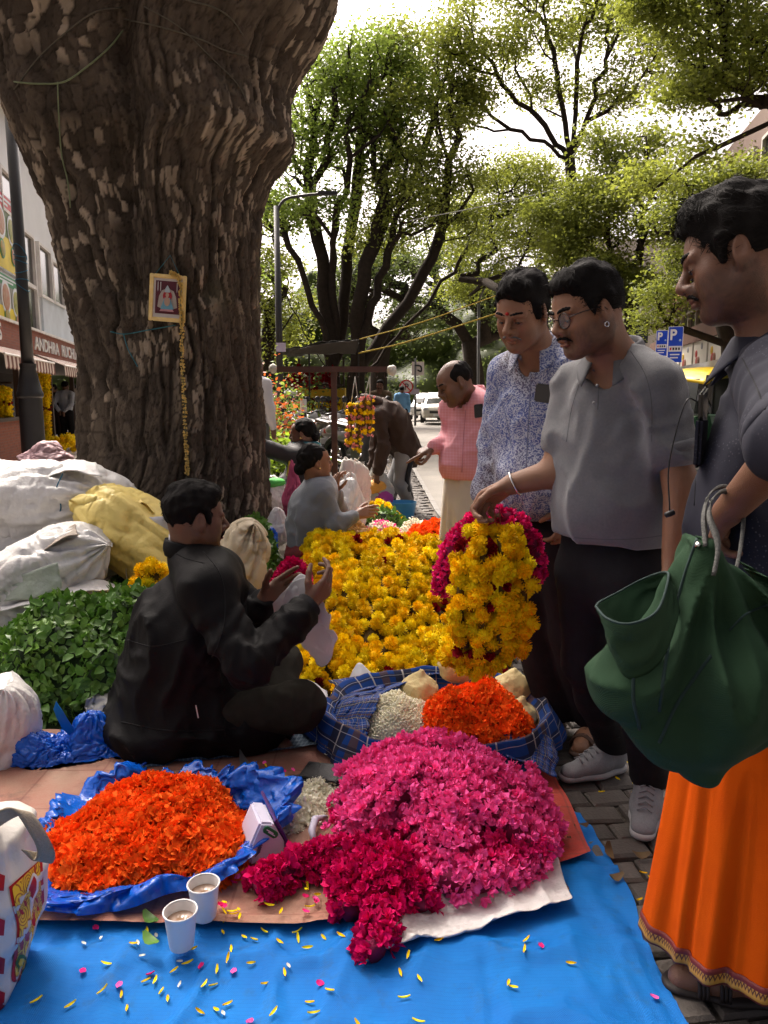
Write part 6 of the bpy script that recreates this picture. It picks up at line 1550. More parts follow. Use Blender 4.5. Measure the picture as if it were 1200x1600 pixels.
def marigold(mat,seed,layers=7,npet=16,fine=1.0):
 r_=np.random.default_rng(seed);V=[];F=[]
 for l in range(layers):
  el=lerp(1.35,-.75,l/(layers-1));n=max(5,int(npet*math.cos(el*.85)**.7));a0=r_.uniform(0,6);L0=lerp(.50,.42,l/(layers-1))
  for i in range(n):
   a=a0+i*2*math.pi/n+r_.normal(0,.10);e=el+r_.normal(0,.10);d=A(math.cos(a)*math.cos(e),math.sin(a)*math.cos(e),math.sin(e));e2=e+.35;up=A(math.cos(a)*math.cos(e2),math.sin(a)*math.cos(e2),math.sin(e2))
   w=nrm(A(-math.sin(a),math.cos(a),0)+r_.normal(0,.22,3));w=nrm(w-d*(w@d));L_=L0*r_.uniform(.85,1.12);W_=.145*r_.uniform(.85,1.25);k=len(V);b=d*.48
   V+=[b-w*W_*.5,b+w*W_*.5,d*(.48+L_)*.96+up*.04+w*W_*.75,nrm(d+up*.15)*(.48+L_*1.04),d*(.48+L_)*.96+up*.04-w*W_*.75];F+=[(k,k+1,k+2,k+3),(k,k+3,k+4)]
 k=len(V);m=MB();m.lathe((0,0,0),[(.2,-.62),(.55,-.35),(.64,0),(.5,.4),(.1,.6)],8);V+=list(m.V[0]);F+=[tuple(i+k for i in f)for f in m.F]
 me=bpy.data.meshes.new('marigold');me.from_pydata([list(map(float,v))for v in V],[],F);me.materials.append(mat);me.polygons.foreach_set('use_smooth',np.ones(len(me.polygons),dtype=bool));me.update();return me
def ruffle(mat,seed,npet=8,name='floret',wide=.62,el=(.15,1.2)):
 r_=np.random.default_rng(seed);pt=[]
 for i in range(npet):
  a=i*2.4+r_.normal(0,.25);e=r_.uniform(*el);d=A(math.cos(a)*math.cos(e),math.sin(a)*math.cos(e),math.sin(e))
  w=nrm(A(-math.sin(a),math.cos(a),0)+r_.normal(0,.35,3));w=nrm(w-d*(w@d));pt.append((d*.08,d,w,np.cross(w,d),r_.uniform(.75,1.05),r_.uniform(.8,1.2)*wide,r_.uniform(-.5,.5)))
 return petal_mesh(name,pt,mat)
def budmesh(mat,seed,name='bud'):
 r_=np.random.default_rng(seed);m=MB();m.lathe((0,0,0),[(.08,-.9),(.34,.05),(.40,.45),(.05,1.0)],6);me=bpy.data.meshes.new(name);me.from_pydata([list(map(float,v))for v in m.V[0]],[],m.F);me.materials.append(mat);me.polygons.foreach_set('use_smooth',np.ones(len(me.polygons),dtype=bool));return me
def leafmesh(mat,seed,name='leaf',n=3,L_=1.0,W_=.6):
 """a sprig of n folded leaves"""
 r_=np.random.default_rng(seed);V=[];F=[]
 for i in range(n):
  a=i*2.2+r_.uniform(-.5,.5);e=r_.uniform(.0,.8);d=A(math.cos(a)*math.cos(e),math.sin(a)*math.cos(e),math.sin(e));w=nrm(np.cross(d,A(0,0,1)));u=np.cross(w,d);k=len(V);l=L_*r_.uniform(.7,1.1);ww=W_*l
  V+=[d*.05,d*l*.35+w*ww*.48+u*.12*l,d*l*.7+w*ww*.40+u*.06*l,d*l-u*.12*l,d*l*.7-w*ww*.40+u*.06*l,d*l*.35-w*ww*.48+u*.12*l,d*l*.5+u*.0]
  F+=[(k,k+1,k+6),(k+1,k+2,k+6),(k+2,k+3,k+6),(k+3,k+4,k+6),(k+4,k+5,k+6),(k+5,k,k+6)]
 me=bpy.data.meshes.new(name);me.from_pydata([list(map(float,v))for v in V],[],F);me.materials.append(mat);me.polygons.foreach_set('use_smooth',np.ones(len(me.polygons),dtype=bool));return me
CAMP=A(0,0,CAM_H)
def basis(N,r_):
 """random frames whose z axis is N"""
 N=N/(np.linalg.norm(N,axis=1)[:,None]+1e-9);t=np.cross(N,r_.normal(0,1,N.shape));t/=np.linalg.norm(t,axis=1)[:,None]+1e-9
 return np.stack([t,np.cross(N,t),N],2)
def scatter(t,P,N,meshes,size,seed,n_ind=300,name='flower',sj=.25,tilt=.35,stuff='flower_mass',split=None):
 """one object per flower for the n_ind that show best, the rest joined"""
 r_=np.random.default_rng(seed);P=np.asarray(P);N=np.asarray(N);n=len(P)
 N=N+r_.normal(0,tilt,N.shape);R=basis(N,r_);S=size*r_.uniform(1-sj,1+sj,n);which=r_.integers(0,len(meshes),n)if split is None else split
 v=CAMP-P;dist=np.linalg.norm(v,axis=1);face=np.einsum('ij,ij->i',N/np.linalg.norm(N,axis=1)[:,None],v/dist[:,None])
 inf=np.ones(n);score=np.clip(face+.25,0,1)*S/dist+1e-6*r_.random(n);order=np.argsort(-score)
 mpi=Matrix.Translation(parent_offset(t)).inverted()
 for k in order[:n_ind]:
  o=bpy.data.objects.new(name,meshes[which[k]]);COL.objects.link(o);o.parent=t;o.matrix_parent_inverse=mpi
  M=Matrix((R[k]*S[k]).tolist()).to_4x4();M.translation=P[k].tolist();o.matrix_basis=M
 rest=order[n_ind:]
 if len(rest):
  VV=[];FF=[];MI=[];c=0;mats=[]
  for mi,me in enumerate(meshes):
   ids=rest[which[rest]==mi]
   mt=me.materials[0]
   if mt not in mats:mats.append(mt)
   if not len(ids):continue
   co=np.array([x.co[:]for x in me.vertices]);q=(np.einsum('kij,vj->kvi',R[ids],co)*S[ids][:,None,None]+P[ids][:,None]).reshape(-1,3);VV.append(q)
   fs=[list(p.vertices)for p in me.polygons];nv=len(co)
   lens=np.array([len(f)for f in fs])
   for L_ in np.unique(lens):
    fa=np.array([f for f in fs if len(f)==L_]);FF.append((fa[None]+(np.arange(len(ids))*nv)[:,None,None]+c).reshape(-1,L_));MI.append(np.full(len(FF[-1]),mats.index(mt)))
   c+=len(q)
  V=np.concatenate(VV);me=bpy.data.meshes.new(stuff);me.vertices.add(len(V));me.vertices.foreach_set('co',V.astype(np.float32).ravel())
  tot=sum(f.size for f in FF);me.loops.add(tot);me.loops.foreach_set('vertex_index',np.concatenate([f.ravel()for f in FF]).astype(np.int32))
  ln=np.concatenate([np.full(len(f),f.shape[1])for f in FF]);st=np.concatenate([[0],np.cumsum(ln)[:-1]]).astype(np.int32);me.polygons.add(len(ln));me.polygons.foreach_set('loop_start',st)
  try:me.polygons.foreach_set('loop_total',ln.astype(np.int32))
  except Exception:pass
  me.update(calc_edges=True);me.polygons.foreach_set('use_smooth',np.ones(len(me.polygons),dtype=bool));me.polygons.foreach_set('material_index',np.concatenate(MI).astype(np.int32))
  o=add_obj(stuff,me,t,mats);o['kind']='stuff'
def rope_pts(pts,r,dens,r_,up=-.35,squash=1.0):
 """points and normals on the outside of a thick strand; dens = flowers per metre"""
 L_=np.linalg.norm(np.diff(np.asarray(pts,float),axis=0),axis=1).sum();m=max(8,int(L_*60));S=spline(pts,m);T=np.gradient(S,axis=0);T/=np.linalg.norm(T,axis=1)[:,None]
 n=int(L_*dens*1.5);i=r_.integers(0,m,n);u=np.cross(T[i],A(0,0,1));u/=np.linalg.norm(u,axis=1)[:,None]+1e-6;w=np.cross(u,T[i]);a=r_.uniform(0,2*math.pi,n)
 N=np.cos(a)[:,None]*u+np.sin(a)[:,None]*w;k=N[:,2]>up;N=N[k];i=i[k]
 return S[i]+N*r*r_.uniform(.8,1.1,(len(N),1)),N
def rope_core(t,ropes,r,mat,name='strand'):
 for pts in ropes:
  b=MB();n=max(8,int(np.linalg.norm(np.diff(np.asarray(pts,float),axis=0),axis=1).sum()*25));b.tube(spline(pts,n),r,8);b.build(name,mat,t,True)
def thin(P,N,d,r_):
 """drop points closer than d (grid hashing)"""
 o=r_.permutation(len(P));seen={};keep=[]
 for i in o:
  k=tuple(np.floor(P[i]/d).astype(int));ok=True
  for a in(-1,0,1):
   for b in(-1,0,1):
    for c in(-1,0,1):
     for j in seen.get((k[0]+a,k[1]+b,k[2]+c),()):
      if((P[i]-P[j])**2).sum()<d*d:ok=False;break
     if not ok:break
    if not ok:break
   if not ok:break
  if ok:seen.setdefault(k,[]).append(i);keep.append(i)
 return P[keep],N[keep]
def fmat(name,c1,c2,scale=30,tr=.14,rnd=.22,rough=.6):return pmat(name,c1,c2,scale,rough,0,1,.06,trans=tr,objrand=rnd)
YEL=[fmat('marigold_yellow',(.92,.70,.008),(.88,.60,.006)),fmat('marigold_deep',(.90,.60,.005),(.86,.50,.004)),fmat('marigold_lemon',(.94,.78,.016),(.90,.68,.010))]
MG=[marigold(YEL[i%3],20+i)for i in range(5)];MGL=[marigold(YEL[i%3],20+i,4,9)for i in range(5)]
ROSE=fmat('rose_red',(.30,.006,.012),(.16,.004,.01));RM=[ruffle(ROSE,40+i,12,'rose',.7,(.1,1.5))for i in range(2)]
PK=[fmat('oleander_pink',(.95,.14,.43),(.90,.085,.34),18),fmat('oleander_rose',(.88,.035,.24),(.76,.018,.17),18),fmat('oleander_magenta',(.66,.006,.12),(.48,.003,.075),18)]
PKM=[[ruffle(PK[c],60+10*c+i,10,'floret',.62,(.05,1.35))for i in range(3)]for c in range(3)]
ORF=[fmat('crossandra_orange',(.90,.135,.012),(.82,.085,.008),25),fmat('crossandra_bright',(.92,.19,.02),(.86,.12,.012),25)]
ORM=[ruffle(ORF[i%2],90+i,7,'floret',.78)for i in range(4)]
BUD=[fmat('jasmine_cream',(.90,.87,.70),(.84,.81,.60),40,.2,.12),fmat('jasmine_white',(.88,.86,.74),(.80,.78,.60),40,.2,.12)]
BM=[budmesh(BUD[i],100+i)for i in range(2)];JM=[ruffle(BUD[1],110+i,6,'jasmine_flower',.5,(.1,.9))for i in range(3)]
LEAF=[pmat('basil_leaf',(.095,.215,.026),(.060,.150,.018),14,.45,0,1,.4,trans=.22,objrand=.3),pmat('basil_light',(.155,.285,.042),(.10,.21,.028),14,.45,0,1,.4,trans=.22,objrand=.3)]
LFM=[leafmesh(LEAF[i%2],120+i,'leaf_sprig',4)for i in range(5)]
STEM=pmat('garland_core',(.10,.06,.01),None,20,.9);CORE_P=pmat('pink_core',(.22,.01,.06),None,20,.9);CORE_O=pmat('orange_core',(.30,.025,.004),None,20,.9);CORE_G=pmat('leaf_core',(.012,.030,.006),None,20,.9);CORE_W=pmat('bud_core',(.72,.68,.5),None,20,.9)
def mound(t,fn,x0,x1,y0,y1,mat,n=48,name='heap_core',drop=.02):
 X,Y=np.meshgrid(np.linspace(x0,x1,n),np.linspace(y0,y1,n),indexing='ij');Z=fn(X.ravel(),Y.ravel())-drop
 idx=np.arange(n*n).reshape(n,n);F=np.stack([idx[:-1,:-1],idx[1:,:-1],idx[1:,1:],idx[:-1,1:]],-1).reshape(-1,4)
 k=(Z[F]>-.015).any(1);pydata(name,np.stack([X.ravel(),Y.ravel(),np.maximum(Z,.003)],1),F[k],t,mat)
def mound_pts(fn,x0,x1,y0,y1,n,r_,zmin=.012):
 x=r_.uniform(x0,x1,n);y=r_.uniform(y0,y1,n);z=fn(x,y);e=.01
 N=np.stack([-(fn(x+e,y)-z)/e,-(fn(x,y+e)-z)/e,np.ones(n)],1);sl=np.linalg.norm(N,axis=1);N/=sl[:,None]
 k=(z>zmin)&(r_.uniform(0,3.2,n)<sl);return np.stack([x,y,z],1)[k],N[k]
def dome(cx,cy,rx,ry,h,pw=.6,lump=.03,ls=9,seed=0.0,rot=0.0):
 def f(x,y):
  dx,dy=x-cx,y-cy;a=dx*math.cos(rot)+dy*math.sin(rot);b=-dx*math.sin(rot)+dy*math.cos(rot)
  q=np.stack([x*ls,y*ls,x*0],-1);wob=1+.16*vnoise(q*.45,seed+3)
  d=((a/rx)**2+(b/ry)**2)*wob**2;return h*np.sign(1-d)*np.abs(1-d)**pw+lump*vnoise(q,seed)*(d<1.2)
 return f
 # heap of yellow marigold garlands
def smooth(a,b,x):t=np.clip((x-a)/(b-a),0,1);return t*t*(3-2*t)
def yellow_heap():
 r_=np.random.default_rng(31);c=gp(600,960)
 t=thing('marigold_heap','big heap of yellow marigold garlands dotted with red roses in the middle','flower heap',(c[0],3.9,0))
 def h(x,y):
  q=np.stack([x*7,y*3.2,x*0],-1);w=.07*vnoise(np.stack([x*3,y*3,x*0],-1),4.0)
  base=.06+.33*smooth(3.15,4.55,y);base=base*(1-smooth(4.70,5.05,y+w))*smooth(3.02,3.30,y+w-.12*np.clip(x-.2,0,1))
  lx=-.56-.05*(y-3.2)+w*.8;rx=.60+.10*(y-3.2)+w
  e=smooth(0,.22,x-lx)*smooth(0,.25,rx-x)
  rope=np.abs(np.sin((x*1.0+.25*vnoise(np.stack([x*2,y*2.2,x*0],-1),7.0)+.05*y)*22))**.7
  return(base+.085*(rope-.5)+.045*vnoise(q,2.0))*e-.02*(1-e)
 x0,x1,y0,y1=-.75,.95,2.95,5.1
 mound(t,h,x0,x1,y0,y1,STEM,70,drop=.03);P,N=mound_pts(h,x0,x1,y0,y1,30000,r_,.02);P,N=thin(P,N,.046,r_)
 red=(vnoise(P*6.0,3.0)>.44)&(r_.random(len(P))<.35);red|=r_.random(len(P))<.012
 w=np.where(red,5+r_.integers(0,2,len(P)),r_.integers(0,5,len(P)))
 scatter(t,P+N*.004,N,MG+RM,.038,32,300,'marigold',.22,.30,'marigold_mass',w)
yellow_heap()
# garland held up by the man in the polo shirt
def held_garland():
 r_=np.random.default_rng(41);Y=2.30;top=at(775,802,Y-.02)
 t=thing('held_garland','bundle of yellow marigold strands with dark roses held up by the man in grey','garland',(top[0],Y,at(0,1030,Y)[2]))
 U=lambda u,v,dy=0.0:at(u,v,Y+dy)
 R_=[[U(752,832),U(735,850,-.03),U(722,900,-.05),U(718,960,-.04),U(728,1010,0)],[U(765,830,-.03),U(757,860,-.08),U(752,930,-.09),U(755,1000,-.06),U(768,1030,-.01)],[U(778,830,-.04),U(785,860,-.10),U(785,930,-.10),U(782,995,-.07),U(775,1025,-.02)],[U(795,836,-.01),U(812,870,-.05),U(818,930,-.06),U(812,990,-.03),U(795,1020,.0)],[U(770,832,.05),U(800,880,.06),U(806,960,.06),U(790,1015,.04)],[U(765,832,.05),U(735,880,.05),U(740,960,.06),U(750,1020,.04)],[U(728,1005,.0),U(715,1020,.08),U(700,1015,.2),U(680,1000,.35)],[U(768,1028,.0),U(745,1042,.06),U(720,1035,.18)]]
 PP=[];NN=[]
 for p in R_:
  q,n=rope_pts(p,.024,300,r_,-2);PP.append(q);NN.append(n)
 P,N=thin(np.concatenate(PP),np.concatenate(NN),.029,r_)
 rope_core(t,R_,.012,STEM);red=(vnoise(P*16,9.0)>.56);w=np.where(red,5+r_.integers(0,2,len(P)),r_.integers(0,5,len(P)))
 scatter(t,P,N,MG+RM,.029,42,300,'marigold',.2,.25,'marigold_mass',w)
 m=MB();
 for k in(-.01,.006):m.tube(spline([at(777,790,2.24)+A(k,0,0),at(779+k*400,815,2.25),at(781,838,Y-.06)],8),.0016,5)
 m.build('string',pmat('thread_red',(.35,.05,.04),None,30,.8),t,True)
 t2=thing('held_garland','dark pink flower rope looped behind the held yellow strands','garland',(top[0],Y,at(0,900,Y)[2]));p=[U(690,925,.08),U(697,885,.09),U(716,842,.08),U(745,815,.05),U(775,806,.02),U(805,818,.05),U(826,845,.08),U(836,880,.09),U(834,905,.08)]
 q,n=rope_pts(p,.027,620,r_,-2);rope_core(t2,[p],.024,CORE_P);q,n=thin(q,n,.011,r_);scatter(t2,q,n,PKM[1]+PKM[2][:1],.018,43,300,'floret',.25,.5,'floret_mass')
held_garland()
# pink heap in front
def pink_heap():
 r_=np.random.default_rng(51);G_=lambda u,v,z:gp(u,v,z)
 t=thing('pink_flower_heap','large heap of bright pink flower garlands on the white plastic sheet','flower heap',gp(690,1340));cx,cy=.165,2.06
 f=dome(cx,cy,.33,.31,.16,.62,.02,7,2.0)
 ropes=[]
 top=A(.16,2.16,.25)
 def drape(ang,reach,lat,z0=.0,start=.0):
  d=A(math.cos(RAD(ang)),math.sin(RAD(ang)),0);l=A(-d[1],d[0],0);o=A(cx,cy+.02,0);pts=[]
  for s in np.linspace(start,1,6):
   p=o+d*reach*.85*s+l*lat*math.sin(s*3);z=.178*math.sqrt(max(0,1-(s*.98)**2));pts.append(A(p[0],p[1],max(z,.045)+z0))
  return pts
 for ang,reach,lat in((-160,.36,.04),(-138,.36,-.05),(-118,.34,.04),(-96,.33,.05),(-78,.33,-.03),(-58,.36,.05),(-38,.38,-.04),(-15,.37,.04),(10,.34,.02),(40,.32,.0),(140,.30,0),(170,.34,.03),(90,.28,0)):ropes.append(drape(ang,reach,lat,r_.uniform(-.022,.022)))
 ropes.append([A(-.10,2.12,.10),A(.0,2.12,.15),A(.15,2.08,.19),A(.28,2.10,.15),A(.37,2.08,.09)])
 ropes.append([A(-.12,2.25,.08),A(.02,2.27,.14),A(.16,2.28,.175),A(.30,2.25,.14),A(.38,2.2,.06)])
 ropes.append([A(.05,1.80,.06),A(.16,1.78,.07),A(.27,1.80,.06),A(.35,1.86,.06)]);ropes.append([A(.29,1.82,.05),A(.38,1.89,.055),A(.44,1.98,.05),A(.455,2.1,.05)]);ropes.append([A(.40,1.95,.06),A(.44,2.05,.10),A(.42,2.2,.12)])
 PP=[];NN=[];W=[]
 for i,p in enumerate(ropes):
  q,n=rope_pts(p,.054,1100,r_,-.35);PP.append(q);NN.append(n)
 P=np.concatenate(PP);N=np.concatenate(NN);P,N=thin(P,N,.0130,r_)
 k=P[:,2]>.012;P,N=P[k],N[k];mag=(P[:,2]<.13)&(P[:,0]<.05);w=np.where(vnoise(P*7,3.0)*.8+(P[:,2]-.10)*7>-.2,r_.integers(0,3,len(P)),3+r_.integers(0,3,len(P)))
 rope_core(t,ropes,.034,CORE_P);mound(t,f,-.3,.65,1.6,2.6,CORE_P,40,drop=.015)
 scatter(t,P,N,PKM[0]+PKM[1],.0215,52,300,'floret',.28,.55,'floret_mass',w)
 t2=thing('magenta_garland','dark magenta flower garland trailing from the pink heap towards the cups','garland',gp(560,1400));rp=[[G_(402,1392,.045),G_(440,1368,.055),G_(490,1345,.06),G_(545,1338,.085),G_(600,1345,.10),G_(640,1365,.10)],[G_(500,1352,.05),G_(540,1370,.06),G_(590,1385,.085),G_(640,1400,.06)],[G_(600,1350,.12),G_(600,1400,.08),G_(598,1440,.06),G_(585,1478,.045),G_(590,1492,.04)],[G_(560,1340,.10),G_(545,1390,.06),G_(550,1430,.045)],[G_(630,1360,.10),G_(650,1390,.07),G_(655,1420,.05)]]
 PP=[];NN=[]
 for p in rp:
  q,n=rope_pts(p,.041,1100,r_,-.5);PP.append(q);NN.append(n)
 P,N=thin(np.concatenate(PP),np.concatenate(NN),.0125,r_);k=P[:,2]>.008;rope_core(t2,rp,.024,CORE_P);scatter(t2,P[k],N[k],PKM[2],.0225,53,300,'floret',.28,.55,'floret_mass')
pink_heap()
def fine_heap(name,label,f,box,meshes,size,d,seed,core,n=30000,cat='flower heap',n_ind=300,iname='floret',tilt=.6):
 r_=np.random.default_rng(seed);c=((box[0]+box[1])/2,(box[2]+box[3])/2);t=thing(name,label,cat,(c[0],c[1],0));mound(t,f,*box,core,44,drop=d*.6);P,N=mound_pts(f,*box,n,r_);P,N=thin(P,N,d,r_);scatter(t,P,N,meshes,size,seed+1,n_ind,iname,.28,tilt,iname+'_mass');return t
 # orange heap in the blue bag
fo=dome(-.665,2.02,.315,.275,.128,.62,.032,11,6.0,.25)
fine_heap('orange_flower_heap','bright orange flower heap spread in an open blue plastic bag at lower left',lambda x,y:fo(x,y)+.012,(-1.05,-.28,1.65,2.4),ORM,.0215,.0118,61,CORE_O,60000)
# jasmine heap
fj=dome(-.262,2.20,.125,.19,.062,.6,.018,26,3.0,-.2)
fine_heap('jasmine_heap','small pile of white jasmine flowers between the scale and the pink heap',fj,(-.45,-.08,1.95,2.45),JM+BM[1:],.0150,.0108,71,CORE_W,26000,n_ind=300,iname='jasmine')
# in the basket: white buds and orange flowers
fb=dome(.035,2.66,.150,.165,.115,.55,.015,20,8.0)
fine_heap('bud_heap','pile of cream jasmine buds in the plaid lined basket',lambda x,y:fb(x,y)+.085,(-.15,.22,2.45,2.86),BM,.0095,.0086,81,CORE_W,60000,iname='bud',tilt=.55)
fr=dome(.340,2.60,.205,.205,.185,.55,.035,13,10.0)
fine_heap('orange_flower_heap','orange flower heap in the plaid lined basket between the cream bundles',lambda x,y:fr(x,y)+.075,(.10,.60,2.36,2.86),ORM,.0200,.0118,91,CORE_O,52000)
# behind the yellow heap
fr2=dome(.36,5.15,.29,.26,.42,.5,.04,11,12.0)
fine_heap('orange_flower_heap','orange flower heap behind the yellow marigolds beside the pink shirt man',fr2,(.05,.70,4.85,5.45),ORM,.030,.022,95,CORE_O,26000)
fw2=dome(-.01,5.30,.22,.24,.42,.5,.03,14,14.0)
fine_heap('bud_heap','pile of white and pink buds in front of the woman in grey',fw2,(-.25,.22,5.1,5.6),BM+PKM[0][:1],.022,.020,97,CORE_W,20000,iname='bud',tilt=.9)
fw3=dome(.26,5.85,.20,.16,.34,.5,.03,14,15.0)
fine_heap('bud_heap','low cream bud pile behind the orange flowers at the pavement edge',fw3,(.0,.5,5.65,6.05),BM,.022,.021,98,CORE_W,14000,iname='bud',tilt=.9)
fpk=dome(-.50,3.98,.11,.13,.30,.5,.03,14,16.0)
fine_heap('pink_flower_heap','small magenta flower bunch beside the hands of the seated seller',lambda x,y:fpk(x,y)+.12,(-.65,-.33,3.82,4.15),PKM[2]+PKM[1][:1],.026,.017,99,CORE_P,16000)
fyl=dome(-.08,6.15,.30,.22,.40,.5,.03,10,17.0)
fine_heap('yellow_flower_heap','yellow chrysanthemums heaped behind the green leaves by the woman in grey',lambda x,y:fyl(x+.0,y-.25),(-.4,.5,6.1,6.7),MG,.040,.05,100,STEM,9000,iname='marigold')
# leaves
fl=dome(-1.20,3.28,.62,.50,.40,.5,.06,8,18.0)
fine_heap('leaf_heap','large heap of fresh green leaves left of the seated seller',fl,(-1.95,-.55,2.7,3.95),LFM,.050,.030,101,CORE_G,60000,'leaf heap',iname='leaf_sprig')
fl2=dome(-.06,6.2,.36,.22,.38,.5,.04,10,19.0)
fine_heap('leaf_heap','heap of green leaves in front of the woman in grey',fl2,(-.5,.4,5.9,6.5),LFM,.055,.036,103,CORE_G,14000,'leaf heap',iname='leaf_sprig')
fl3=dome(-.87,4.85,.17,.62,.50,.5,.05,9,20.0,.12)
fine_heap('leaf_heap','strip of green leaf garlands running along the foot of the tree',fl3,(-1.3,-.5,4.05,5.6),LFM,.045,.030,105,CORE_G,24000,'leaf heap',iname='leaf_sprig')
fl4=dome(-1.18,6.9,.22,.3,.50,.5,.05,9,21.0)
fine_heap('leaf_heap','green leaves piled on the far side of the tree foot',fl4,(-1.5,-.8,6.5,7.3),LFM,.055,.04,107,CORE_G,12000,'leaf heap',iname='leaf_sprig')
fl5=dome(-1.58,4.78,.16,.14,.40,.5,.05,9,22.0)
fine_heap('leaf_heap','tuft of green leaves sticking out behind the yellow sack',lambda x,y:fl5(x,y)+.18,(-1.8,-1.35,4.6,4.95),LFM,.045,.035,109,CORE_G,9000,'leaf heap',iname='leaf_sprig')
fy2=dome(-.68,3.30,.16,.14,.42,.5,.03,10,23.0)
fine_heap('yellow_flower_heap','yellow marigolds with one red rose just beyond the seller chest',lambda x,y:fy2(x,y)+.02,(-.9,-.45,3.1,3.5),MG,.042,.05,111,STEM,6000,iname='marigold')
fy3=dome(-1.13,3.62,.10,.08,.28,.5,.02,10,24.0)
fine_heap('yellow_flower_heap','few yellow marigolds between the leaf heap and the seller back',lambda x,y:fy3(x,y)+.22,(-1.3,-1.0,3.5,3.75),MG,.040,.05,113,STEM,4000,iname='marigold')
# cloths, sacks and small things on the ground
def thin_sheet_mat(name,c,rough=.3,tr=.3,bump=.3,spec=.5,c2=None,bscale=40):return pmat(name,c,c2,6,rough,bump,bscale,spec,trans=tr)
BLUEP=pmat('blue_plastic',(.004,.13,.66),(.003,.085,.52),5,.2,.5,34,.55,trans=.22)
WHITEP=pmat('white_plastic',(.70,.69,.68),(.62,.61,.61),7,.45,.35,40,.4,trans=.30)
CLEARP=pmat('milky_plastic',(.52,.52,.50),(.44,.44,.42),7,.2,.5,40,.6,trans=.4)
def quad_sheet(name,label,cat,c00,c10,c11,c01,mat,zf,n=(60,60),thick=.0,group=None,kind=None,edge=0.0,seed=0.0):
 """bilinear patch of ground points; zf(x, y, u, v) gives height"""
 c00,c10,c11,c01=(A(*p)[:2]for p in(c00,c10,c11,c01))
 def fn(U,V):
  U2=U+edge*vnoise(np.stack([V*7,U*0,U*0+seed],1),seed)*(np.abs(U-.5)*2)**3;V2=V+edge*vnoise(np.stack([U*7,V*0+5,U*0],1),seed+3)*(np.abs(V-.5)*2)**3
  p=(c00*(1-U2)[:,None]+c10*U2[:,None])*(1-V2)[:,None]+(c01*(1-U2)[:,None]+c11*U2[:,None])*V2[:,None]
  return np.stack([p[:,0],p[:,1],zf(p[:,0],p[:,1],U,V)],1)
 o=gridmesh(name,fn,n[0],n[1],None,mat,thick=thick);return props(o,label,cat,group,kind)
def wr(x,y,f,s,amp):return amp*(np.maximum(1-np.abs(vnoise(np.stack([x*f,y*f,x*0],1),s))*3,0)+.5*vnoise(np.stack([x*f*.6,y*f*.6,x*0+3],1),s))
def _tarp(nt,b):
 n=nt.nodes;L=nt.links;tc=n.new('ShaderNodeTexCoord');v=tc.outputs['Object']
 s=n.new('ShaderNodeSeparateXYZ');L.new(v,s.inputs[0])
 wv=lambda ax,k:_math(nt,'SINE',_math(nt,'MULTIPLY',s.outputs[ax],k))
 weave=_math(nt,'MULTIPLY',wv(0,1500),wv(1,1500));nz=_noise(nt,v,3.2,5,.65);f=_math(nt,'MULTIPLY_ADD',nz,2.4,-.7);f.node.use_clamp=True
 c=_mix(nt,f,(.002,.185,.58),(.002,.120,.44));d=_noise(nt,v,14,6,.75);dd=_math(nt,'MULTIPLY_ADD',d,5,-2.7);dd.node.use_clamp=True;c=_mix(nt,_math(nt,'MULTIPLY',dd,.55),c,(.035,.085,.16))
 g=_math(nt,'GREATER_THAN',_math(nt,'FRACT',_math(nt,'MULTIPLY',s.outputs[1],95)),.86);c=_mix(nt,_math(nt,'MULTIPLY',g,.22),c,(.003,.07,.33))
 L.new(c,b.inputs['Base Color']);b.inputs['Roughness'].default_value=.55;b.inputs['Specular IOR Level'].default_value=.22
 bp=n.new('ShaderNodeBump');bp.inputs['Strength'].default_value=.35;bp.inputs['Distance'].default_value=.003
 h=_math(nt,'ADD',weave,_math(nt,'MULTIPLY',_noise(nt,v,60,4),4));L.new(h,bp.inputs['Height']);L.new(bp.outputs[0],b.inputs['Normal'])
stripmat('tarp_blue',_tarp)
def tz(x,y):
 k=1-.8*smooth(1.60,1.72,y)*(1-smooth(.50,.60,x))
 return.012+k*(wr(x,y,2.6,3.0,.020)+wr(x,y,6,9.0,.015)+wr(x,y,17,39.0,.005)-.006*np.exp(-((np.modf((x+3)/.38)[0]-.5)/.03)**2)-.006*np.exp(-((np.modf((y+3)/.30)[0]-.5)/.03)**2))
quad_sheet('tarpaulin','bright blue woven tarpaulin spread on the ground in front','tarpaulin',(-.93,.85),(.665,.85),(.625,2.20),(-.93,2.20),MATS['tarp_blue'],lambda x,y,u,v:np.maximum(tz(x,y),.004),(150,130),edge=.012)
